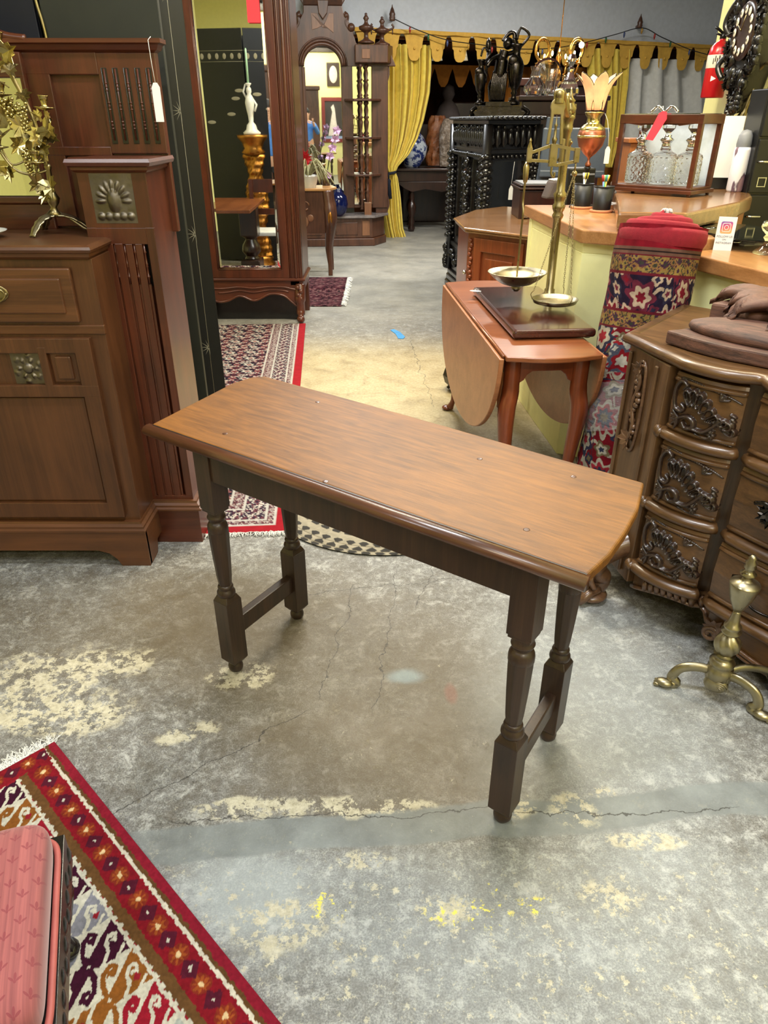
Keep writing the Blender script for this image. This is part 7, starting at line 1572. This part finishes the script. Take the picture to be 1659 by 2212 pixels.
# fork hanging from the neck, pointer and beam lie across the view
e0 = Vector(S2(.612, 3.34)); e1 = Vector(S2(.812, 3.34)); eu = (e1 - e0).normalized(); en = Vector((-eu.y, eu.x)); cb_ = Vector((bx, by))
TB = Matrix(((eu.x, en.x, 0, bx), (eu.y, en.y, 0, by), (0, 0, 1, 0), (0, 0, 0, 1)))
m = MB(); m.T = TB; m.ext(arc(0, .83, .031, -30, 210, 14) + [(-.026, .79), (-.034, .69), (-.022, .69), (-.014, .80), (.014, .80), (.022, .69), (.034, .69), (.026, .79)], -.006, .006); fk = obj('fork', m, M['brass'], bsn, .002)
m = MB(); m.T = TB; m.lathe([(.007, .68), (.009, .70), (.012, .71), (.006, .72), (.005, .755), (.008, .762), (.003, .77), (.001, .80)], (0, 0, 0), 10); obj('pointer', m, M['brass'], bsn)
m = MB(); m.T = TB; LB = .10; zb_ = .655
m.ext([(-LB, zb_ + .008), (-.02, zb_ + .035), (.02, zb_ + .035), (LB, zb_ + .02), (LB, zb_ + .008), (.02, zb_ + .022), (-.02, zb_ + .022), (-LB, zb_ - .004)], -.005, .005); m.ext([(-LB, zb_ - .03), (-.02, zb_ - .034), (.02, zb_ - .05), (LB, zb_ - .034), (LB, zb_ - .022), (.02, zb_ - .036), (-.02, zb_ - .022), (-LB, zb_ - .018)], -.005, .005)
m.cbox((0, 0, zb_ - .005), (.03, .03, .085)); m.cbox((-LB, 0, zb_ - .005), (.02, .022, .055)); m.cbox((LB, 0, zb_ - .005), (.02, .022, .055)); m.lathe([(.012, zb_ + .02), (.004, zb_ + .045), (.006, zb_ + .05), (.001, zb_ + .06)], (-LB, 0, 0), 8)
for x in (-.06, .055): m.box(x - .003, x + .003, -.004, .004, zb_ - .03, zb_ + .02)
m.tube(spline([(0, 0, zb_ - .05), (.0, 0, zb_ - .075), (.012, 0, zb_ - .09), (.014, 0, zb_ - .07)], 4), .005); obj('beam', m, M['brass'], bsn, .002)
# left pan on a bent rod
pl_ = TB @ Vector((-LB - .008, 0, 0)); zr = .155
m = MB(); m.T = Matrix.Translation((pl_.x, pl_.y, 0)); m.lathe([(.006, zb_ - .03), (.014, zb_ - .05), (.012, zb_ - .09), (.008, zb_ - .11)], seg=8); m.tube(spline([(0, 0, zb_ - .1), (-.004, 0, zb_ - .14), (-.006, 0, zb_ - .19), (.01, 0, zb_ - .22), (.012, 0, zb_ - .25), (.006, 0, .35), (.0, 0, .2), (0, 0, .125)], 6), .0045); hr = obj('hanger_rod', m, M['brass'], bsn)
m = MB(); m.T = Matrix.Translation((pl_.x, pl_.y, 0)); m.lathe([(.0, .112), (.03, .113), (.07, .125), (.105, .148), (.13, .172), (.134, .174), (.132, .177), (.104, .153), (.07, .130), (.03, .118), (0, .117)], seg=56, cap=False); m.lathe([(.012, .09), (.02, .1), (.025, .113)], seg=14); obj('large_pan', m, M['brass_pale'], bsn)
# right pan on three chains
pr_ = TB @ Vector((LB + .0, 0, 0)); qx, qy = S2(.760, 3.22); za = .58
m = MB(); m.tube([(pr_.x, pr_.y, zb_ - .02), (pr_.x, pr_.y, za)], .004); m.ball((pr_.x, pr_.y, za), .012); hk = obj('chain_boss', m, M['brass'], bsn)
m = MB(); m.T = Matrix.Translation((qx, qy, 0)); m.lathe([(0, .062), (.07, .063), (.094, .07), (.1, .084), (.101, .087), (.098, .087), (.092, .074), (.07, .068), (0, .067)], seg=48, cap=False); pn_ = obj('small_pan', m, M['brass_pale'], bsn)
for k in range(3):
    a = k * 2 * PI / 3 + 2.5; A_ = Vector((pr_.x, pr_.y, za)); B_ = Vector((qx + .097 * math.cos(a), qy + .097 * math.sin(a), .12)); n = 52; m = MB(); d_ = (B_ - A_) / n
    sidev = d_.cross(Vector((0, 0, 1))); sidev = sidev.normalized() if sidev.length > 1e-6 else Vector((1, 0, 0)); s2 = d_.cross(sidev).normalized()
    for i in range(n):
        c_ = A_ + d_ * (i + .5); s = sidev if i % 2 else s2; h = d_.length * .68
        m.tube([tuple(c_ + d_.normalized() * (h * math.cos(t)) + s * (.0032 * math.sin(t))) for t in [q * PI / 4 for q in range(8)]], .0009, 4, closed=True)
    m.tube(spline([tuple(B_), tuple(B_ + Vector((.012 * math.cos(a), .012 * math.sin(a), -.015))), (qx + .1 * math.cos(a), qy + .1 * math.sin(a), .082)], 5), .0018, 6); obj('chain', m, M['brass'], bsn)
t = thing('price_sticker', 'small white oval label lying on the back corner of the scale base', 'label', (.452, 3.60, zt + .0405), -.3); m = MB(); m.lathe([(.028, 0), (.028, .0012)], seg=24, flat=.55); m.tube([(.0, .015, .001), (-.01, .03, .003), (.005, .04, .002), (.012, .03, .003)], .0008, 4); obj('label_paper', m, M['white'], t)
# dark metal lumps behind the leaf
dk_ = thing('bronze_duck', 'dark bronze faceted animal figure on the floor behind the drop leaf', 'figurine', (.475, 4.32, 0)); m = MB()
m.ball((0, 0, .10), (.105, .1, .095), 8, 6); m.ball((0, 0, .02), (.08, .08, .02), 12, 6); m.ball((.01, -.02, .25), (.05, .05, .05), 10, 7); m.tube([(.02, 0, .16), (.015, -.01, .23)], .035); m.tube([(.01, -.05, .245), (.01, -.10, .235)], [.018, .008]); m.sm = [False] * len(m.sm); obj('figure_body', m, M['bronze'], dk_)

# ================================================================== carved commode on the right
Cc_ = Vector((.862, 2.035)); cm_ang = math.atan2(-.73, .683)
co = thing('commode', 'carved oak rococo commode with curved drawers and shell carvings at the right edge', 'chest of drawers', (Cc_.x, Cc_.y, 0), cm_ang)
# local x: along the front to the right, local y: to the back (front faces -y)
TW = 1.28
def serp(x, o=0.0):
    # plan curve of the drawer fronts: two end blocks, a hollow and a bowed middle
    t = x / TW; s_ = abs(t - .5) * 2     # 0 middle, 1 ends
    if s_ > .656: k = (s_ - .656) / .344; y = -.028 * abs(math.sin(k * PI)) ** .7 + .01 * k
    elif s_ > .59: y = .0 + .022 * math.sin((s_ - .59) / .066 * PI)
    else: y = -.015 - .055 * abs(math.cos(s_ / .59 * PI / 2)) ** .8
    return y - o
def fpath(x0, x1, n=30, o=0.0): return [(x0 + (x1 - x0) * k / n, serp(x0 + (x1 - x0) * k / n, o)) for k in range(n + 1)]
body = [(-.20, .13), (-.215, .16), (-.27, .60)] + [(TW + .27, .60), (TW + .215, .16), (TW + .20, .13)] + [(x, y + .03) for x, y in fpath(0, TW)[::-1]]
m = MB(); m.prism(body, .16, .868); obj('carcass', m, M['walnut_z'], co, .003)
tp = [(-.225, .12), (-.30, .63), (TW + .30, .63), (TW + .225, .12)] + [(x, y - .015) for x, y in fpath(-.0, TW)[::-1]]
m = MB(); m.prism(tp, .872, .90)
edge = [(-.29, .62), (-.222, .115)] + fpath(0, TW, 40, .012) + [(TW + .222, .115), (TW + .29, .62)]
top_ = obj('top_board', m, M['walnut'], co)
m = MB(); m.sweep(edge, [(-.02, .868), (.004, .868), (.016, .872), (.022, .882), (.02, .893), (.010, .901), (-.02, .9025)], smooth=True); o = obj('top_edge', m, M['walnut'], top_); o['label'] = 'rounded shiny top edge'
# canted front corner posts with long oval carving
def post(x0, y0, x1, y1, nm='corner_post'):
    a = Vector((x0, y0)); b = Vector((x1, y1)); L = (b - a).length; an = math.atan2((b - a).y, (b - a).x); T = at((x0, y0, 0), an)
    m = MB(); m.T = T; m.box(0, L, -.02, .03, .10, .868); m.box(L * .06, L * .12, -.03, -.02, .12, .85); m.box(L * .74, L * .80, -.03, -.02, .12, .85); p_ = obj(nm, m, M['walnut_z'], co, .004)
    m = MB(); m.T = T; cxx = L * .43; m.tube([(cxx + .035 * math.copysign(abs(math.cos(t)) ** .7, math.cos(t)), -.024, .69 + .15 * math.sin(t)) for t in [k * PI / 20 for k in range(40)]], .006, 6, closed=True)
    m.tube(spline([(cxx + .02, -.026, .83), (cxx - .005, -.03, .82), (cxx + .01, -.03, .77), (cxx - .012, -.03, .70), (cxx + .01, -.03, .63), (cxx - .008, -.03, .57)], 6), .006)
    for k in range(12): m.ball((cxx + .012 * math.sin(k * 1.1), -.026, .59 + .018 * k), (.014, .01, .010), 8, 6)
    vleaf(m, (cxx, -.03, .60), .06, (0, -.2, -1), 0, .4); vleaf(m, (cxx, -.03, .80), .05, (.2, -.2, 1), 0, .4); obj('oval_carving', m, M['carve_lt'], p_)
post(-.205, .13, -.005, -.0); post(TW + .005, 0, TW + .205, .13)
def ornament(m, x0, z0, w_, h_, o, seed=0):
    # rocaille in relief: C scrolls, a fan of hollow shell lobes, leaf spray and rosette, modelled as one height field on the drawer curve
    NX, NZ = 110, 84; X, Z = np.meshgrid(np.linspace(-.54, .54, NX), np.linspace(-.54, .54, NZ)); H = np.full(X.shape, -.3)
    asp = h_ / w_
    def st(pts, r, amp, tp=.4):
        P = spline([(p[0], p[1], 0) for p in pts], 8); n = len(P)
        for i, p in enumerate(P):
            rr = r * (1 - tp * abs(2 * i / (n - 1) - 1)); d2 = ((X - p[0]) ** 2 + ((Z - p[1]) * asp) ** 2) / rr ** 2
            np.maximum(H, amp * np.sqrt(np.clip(1 - d2, 0, 1)) - (d2 > 1) * 9, out=H)
    def lobe(bx, bz, tx, tz, wd, amp):
        cx, cz = (bx + tx) / 2, (bz + tz) / 2; ux, uz = tx - bx, (tz - bz) * asp; L = math.hypot(ux, uz); ux /= L; uz /= L
        dx, dz = X - cx, (Z - cz) * asp; a = (dx * ux + dz * uz) / (L / 2); b = (-dx * uz + dz * ux) / (wd * (1 + .35 * a)); d = np.sqrt(a * a + b * b)
        h = np.where(d < 1.12, amp * (.30 + .75 * np.exp(-((d - .88) / .15) ** 2) + .25 * np.clip(a, 0, 1)), -9); np.maximum(H, h, out=H)
    H2 = np.where((np.abs(X) < .5) & (np.abs(Z) < .48), .05, -.3); H[:] = np.where(((X + .02) / .47) ** 2 + ((Z - .0) / .42) ** 2 < 1, .10, -.3)
    st([(-.46, .40), (-.40, .47), (-.2, .46), (.1, .40), (.34, .33), (.5, .25)], .028, .45)
    n = 10
    for k in range(n):
        f = k / (n - 1); bx, bz = -.20 + .50 * f, .02 - .22 * f + .05 * math.sin(f * 9); a = 1.9 - f * 2.3; L = .26 + .05 * math.sin(f * 5 + 1)
        lobe(bx, bz, bx + L * math.cos(a), bz + L * math.sin(a), .058, .95)
    st([(-.34, .30), (-.30, .38), (-.40, .42), (-.48, .30), (-.49, .12), (-.44, -.06), (-.33, -.10), (-.28, -.02), (-.34, .03)], .045, 1.0)
    st([(-.36, -.24), (-.22, -.16), (-.10, -.20), (-.09, -.32), (-.2, -.36), (-.26, -.28)], .045, 1.0)
    st([(-.10, -.34), (.08, -.34), (.2, -.22), (.3, -.08), (.42, -.10), (.44, -.20), (.36, -.22)], .042, 1.05)
    st([(-.05, -.42), (.12, -.46), (.3, -.46), (.5, -.50)], .026, .5)
    for a in (2.6, 3.0, 3.4, 3.9, 4.4): st([(-.34, -.22), (-.34 + .09 * math.cos(a), -.24 + .11 * math.sin(a)), (-.34 + .16 * math.cos(a), -.24 + .22 * math.sin(a))], .038, .8, .6)
    for k in range(6): a = k * PI / 3; st([(.2 + .02 * math.cos(a), -.36 + .03 * math.sin(a)), (.2 + .05 * math.cos(a), -.36 + .08 * math.sin(a))], .030, .8)
    for k in range(5): st([(.40 + .02 * k, .06 - .07 * k), (.48, .02 - .08 * k)], .035, .85)
    for a in (.2, .9, 1.6): st([(.22, .26), (.22 + .12 * math.cos(a), .26 + .12 * math.sin(a))], .028, .7)
    H = np.clip(H, -.3, 1.2); v = []
    for j in range(NZ):
        for i in range(NX):
            xx = x0 + X[j, i] * w_; v.append((xx, serp(xx, o) - .020 * H[j, i] + .001, z0 + Z[j, i] * h_))
    f = [(j * NX + i, j * NX + i + 1, (j + 1) * NX + i + 1, (j + 1) * NX + i) for j in range(NZ - 1) for i in range(NX - 1) if max(H[j, i], H[j, i + 1], H[j + 1, i], H[j + 1, i + 1]) > -.2]
    m.add(v, f, True)
rows = [(.675, .862), (.43, .645), (.195, .40)]; flare = [0, .004, .014]
for ri, (z0, z1) in enumerate(rows):
    o_ = flare[ri]
    for (xa, xb, nm) in ((.015, .215, 'drawer_left'), (.265, TW - .265, 'drawer'), (TW - .215, TW - .015, 'drawer_right')):
        m = MB(); m.sweep(fpath(xa, xb, 26, o_), [(-.03, z0), (.006, z0), (.010, z0 + .01), (.008, z0 + .02), (.014, (z0 + z1) / 2), (.008, z1 - .022), (.012, z1 - .014), (.008, z1 - .004), (-.03, z1)], smooth=False)
        d_ = obj('drawer_front', m, M['walnut'], co)
        m = MB(); m.sweep(fpath(xa, xb, 26, o_), [(.006, z1 - .034), (.015, z1 - .030), (.017, z1 - .024), (.012, z1 - .018), (.006, z1 - .018)], smooth=True); obj('moulding', m, M['walnut'], d_); m = MB(); m.sweep(fpath(xa, xb, 26, o_), [(.006, z0 + .008), (.014, z0 + .010), (.016, z0 + .016), (.010, z0 + .022), (.006, z0 + .022)], smooth=True); obj('moulding', m, M['walnut'], d_)
        m = MB()
        if nm != 'drawer': ornament(m, (xa + xb) / 2, (z0 + z1) / 2 - .002, .195, (z1 - z0) * .9, o_ + .008, ri); obj('shell_carving', m, M['carve'], d_)
        else:
            for hx in (.40, TW - .40):
                m = MB(); y = serp(hx, o_ + .018); zc_ = (z0 + z1) / 2 + .01; sg = 1 if hx < TW / 2 else -1
                for k in range(5): a = -.9 + k * .9; vleaf(m, (hx - .02, y, zc_), .045, (math.cos(a + PI * .6), -.2, math.sin(a + PI * .6)), 0, .3)
                m.tube(spline([(hx - .07, y - .005, zc_ + .02), (hx - .04, y - .01, zc_ + .03), (hx - .01, y - .012, zc_ + .01), (hx - .02, y - .01, zc_ - .02)], 5), .006); m.tube(spline([(hx - .01, y - .02, zc_ + .005), (hx, y - .03, zc_ - .035), (hx + .04, y - .032, zc_ - .045), (hx + .08, y - .03, zc_ - .035), (hx + .09, y - .02, zc_ + .005)], 6), .004)
                obj('bail_handle', m, M['bronze'], d_)
# thick rounded rails between the rows and under them
for z, o_ in ((.66, .012), (.415, .018), (.178, .03)):
    for (xa, xb) in ((-.02, .222), (.262, TW - .262), (TW - .222, TW + .02)):
        m = MB(); m.sweep(fpath(xa, xb, 30, o_ - .005), [(-.03, z - .018), (.004, z - .018), (.018, z - .012), (.024, z), (.018, z + .012), (.004, z + .018), (-.03, z + .018)], smooth=True)
        m.ball((xa + .004, serp(max(xa, 0), o_) - .008, z + .004), (.014, .016, .02)) if xa < 0 else None
        obj('drawer_rail', m, M['walnut'], co)
# apron with shell edge and scrolled legs
def apz(x): t = x / TW; s_ = abs(t - .5) * 2; return (.085 - .085 * 0) + (.045 * math.sin((s_ - .5) / .5 * PI) if s_ > .5 else -.035 * math.cos(s_ / .5 * PI / 2))
m = MB(); n = 60; P0 = fpath(0, TW, n, .01)
for i in range(n):
    a, b = P0[i], P0[i + 1]; za, zb2 = apz(a[0]), apz(b[0])
    m.add([(a[0], a[1], za), (b[0], b[1], zb2), (b[0], b[1], .165), (a[0], a[1], .165), (a[0], a[1] + .03, za), (b[0], b[1] + .03, zb2), (b[0], b[1] + .03, .165), (a[0], a[1] + .03, .165)], [(0, 1, 2, 3), (7, 6, 5, 4), (0, 4, 5, 1), (3, 2, 6, 7)])
apn = obj('shaped_apron', m, M['walnut'], co)
m = MB(); m.tube([(x, y - .006, apz(x) + .004) for x, y in P0], .008)
for xs_ in (0, 1):
    for k in range(9):
        x = .06 + .022 * k; x = x if xs_ == 0 else TW - x; y = serp(x, .012); z = apz(x); m.tube([(x, y - .006, z + .005), (x, y - .012, z + .03), (x, y - .006, z + .045)], [.009, .011, .006])
    xx = .30 if xs_ == 0 else TW - .30; sg = 1 if xs_ == 0 else -1
    m.tube([(xx + sg * .0 + .026 * math.cos(t) * (1 - t / 14), serp(xx, .02), .075 + .026 * math.sin(t) * (1 - t / 14)) for t in [k * .4 for k in range(26)]], .008); vleaf(m, (xx, serp(xx, .02), .09), .06, (sg * .5, -.2, .9), 0, .3); m.ball((xx + sg * .05, serp(xx, .02), .10), .016); m.tube(spline([(xx + sg * .05, serp(xx, .015), .095), (xx + sg * .1, serp(xx + sg * .1, .015), .06), (xx + sg * .22, serp(xx + sg * .22, .015), .05)], 5), .007)
obj('scroll_carving', m, M['carve_lt'], apn)
for (fx, fy, rz) in ((-.095, -.02, -.55), (TW + .095, -.02, .55)):
    f_ = MB(); f_.T = at((fx, fy, 0), rz)
    f_.tube(spline([(0, .15, .24), (0, .03, .21), (0, -.045, .17), (0, -.04, .12), (0, -.01, .08), (0, -.03, .03)], 6), [.05] * 6 + [.045] * 6 + [.04] * 6 + [.034] * 6 + [.03] * 7, 12)
    f_.lathe([(.028, -.048), (.03, -.045), (.03, .045), (.028, .048)], (0, -.06, .185), 20, ax='x'); f_.lathe([(.016, -.056), (.018, -.05), (.018, .05), (.016, .056)], (0, -.06, .185), 14, ax='x')
    for k in range(7): a = -.9 + k * .3; f_.tube(spline([(.02 * math.sin(a), -.05, .15), (.05 * math.sin(a), -.075, .11), (.055 * math.sin(a), -.06, .07)], 4), .009)
    for k in range(4): x = -.036 + .024 * k; f_.tube(spline([(x * .6, -.03, .05), (x, -.075, .045), (x * 1.1, -.098, .022), (x * 1.1, -.1, .006)], 4), [.016] * 4 + [.017] * 4 + [.014, .011, .008, .005, .004])
    f_.ball((0, -.045, .022), (.058, .058, .022), 16, 8); lg_ = obj('paw_foot', f_, M['carve_lt'], co)
for x in (-.2, TW + .2): m = MB(); m.box(x - .03, x + .03, .5, .58, 0, .2); obj('rear_foot', m, M['walnut_z'], co, .004)
# ------------------------------------------------------------------ old carved timber bracket on top
cv = thing('wood_carving', 'weathered carved timber ornament with leaves and ribbon lying on the commode', 'carving', (Cc_.x, Cc_.y, .90), cm_ang)
def cl_(u, v): g = G(u, v, .93); p = WM['commode'].inverted() @ Vector((g[0], g[1], 0)); return (p.x, p.y)
bp = [cl_(1440, 722), cl_(1478, 748), cl_(1560, 762), cl_(1659, 782)]
x0, y0 = bp[0]
m = MB(); slab = spline([(x0, y0 - .0, 0), (x0 + .12, y0 - .03, 0), (x0 + .3, y0 - .035, 0), (x0 + .62, y0 + .02, 0), (x0 + .66, y0 + .2, 0), (x0 + .5, y0 + .36, 0), (x0 + .2, y0 + .36, 0), (x0 + .06, y0 + .24, 0), (x0 + .04, y0 + .12, 0), (x0, y0, 0)], 5)[:-1]
rq = random.Random(21); m.prism([(a + rq.uniform(-.004, .004), b + rq.uniform(-.004, .004)) for a, b, _ in slab], .002, .042); bs_ = obj('base_slab', m, M['rawcarve'], cv, .006)
m = MB(); m.prism([(x0 + .03, y0 + .20), (x0 + .5, y0 + .22), (x0 + .5, y0 + .36), (x0 + .16, y0 + .37), (x0 + .05, y0 + .32)], .042, .10); m.ball((x0 + .25, y0 + .09, .055), (.23, .095, .036), 24, 10)
obj('raised_ledge', m, M['rawcarve'], cv, .008)
m = MB(); cx0, cy0 = x0 + .26, y0 + .24
for k in range(9):
    a = -2.9 + k * .72; 
    def lf(u, v, a=a, k=k):
        L = .17 + .04 * (k % 3); s_ = (v - .5) * .12 * math.sin(PI * min(1, u + .12)) ; r = .02 + L * u; return (cx0 + r * math.cos(a) - s_ * math.sin(a), cy0 + r * .75 * math.sin(a) + s_ * math.cos(a), .095 + .045 * math.sin(u * PI * .9) - .02 * u - .012 * abs(v - .5) * 2 + .005 * math.cos(v * 14))
    m.sheet(lf, 14, 7, .026)
for k in range(7): m.tube(spline([(cx0 + .02 * k - .05, cy0 + .12, .10), (cx0 + .014 * k - .035, cy0 + .02, .148), (cx0 + .02 * k - .05, cy0 - .06, .11)], 5), .009)
m.tube(spline([(cx0 - .16, cy0 - .02, .07), (cx0 - .08, cy0 - .09, .09), (cx0, cy0 - .06, .095), (cx0 + .1, cy0 - .1, .085), (cx0 + .2, cy0 - .05, .07)], 6), [.012] * 6 + [.02] * 12 + [.014] * 7); obj('leaf_carving', m, M['rawcarve'], cv)
# ================================================================== brass andiron
an_ = thing('andiron', 'pale brass andiron with urn top and scrolled claw legs standing before the commode', 'andiron', (.985, 1.60, 0), math.radians(-30))
m = MB(); m.lathe([(r, z) for r, z in ((.03, .055), (.036, .06), (.036, .10), (.03, .105), (.034, .112), (.036, .122), (.028, .132), (.02, .138), (.026, .146), (.03, .15))], seg=32)
def spb(u, v): a = u * 2 * PI; z = .148 + .075 * v; r = .036 * math.sin(PI * (.12 + .76 * v)) ** .8 * (1 + .05 * math.cos(8 * a + v * 7)); return (r * math.cos(a), r * math.sin(a), z)
m.grid(spb, 80, 24, cu=True)
m.lathe([(r, z) for r, z in ((.02, .222), (.026, .228), (.028, .234), (.02, .24), (.024, .247), (.024, .252), (.017, .258), (.014, .275), (.011, .295), (.01, .305))], seg=32)
m.lathe([(r, z) for r, z in ((.01, .302), (.018, .318), (.03, .345), (.037, .375), (.040, .392), (.039, .396), (.020, .404), (.013, .408), (.012, .418), (.02, .424), (.022, .428), (.013, .434), (.012, .442), (.017, .448), (.013, .456), (.016, .462), (.009, .47), (.011, .477), (.004, .486))], seg=32)
obj('turned_shaft', m, M['brass_pale'], an_)
m = MB(); m.cbox((0, 0, .068), (.055, .05, .02)); m.ball((0, -.02, .05), (.035, .02, .028))
for k in range(5): m.tube([(.012 + .006 * k * math.cos(t), -.04 + .001 * k, .045 + .006 * k * math.sin(t)) for t in [q * .4 for q in range(9)]], .0015, 5)
obj('shell_boss', m, M['brass_pale'], an_, .004)
for sx in (-1, 1):
    m = MB(); m.tube(spline([(0, 0, .072), (sx * .05, -.012, .085), (sx * .10, -.025, .07), (sx * .118, -.032, .035), (sx * .105, -.03, .015), (sx * .125, -.04, .012)], 7), [.010] * 36, 8, flat=1.6); m.ball((sx * .135, -.045, .014), (.026, .018, .013), 12, 8)
    for k in range(3): m.ball((sx * .155, -.057 + .011 * k, .008), (.010, .005, .007), 8, 5)
    obj('claw_leg', m, M['brass_pale'], an_)
m = MB(); m.tube(spline([(0, 0, .07), (.06, .05, .085), (.12, .09, .07), (.14, .1, .045)], 5), .009, 8, flat=1.5); obj('rear_arm', m, M['brass_pale'], an_)
m = MB(); m.cbox((.15, .10, .025), (.02, .016, .05)); m.tube([(.135, .09, .055), (.16, .04, .012)], .009, 6); m.box(.13, .152, .1, .24, .045, .062); m.box(.13, .152, .22, .24, 0, .05); obj('iron_bar', m, M['iron'], an_)
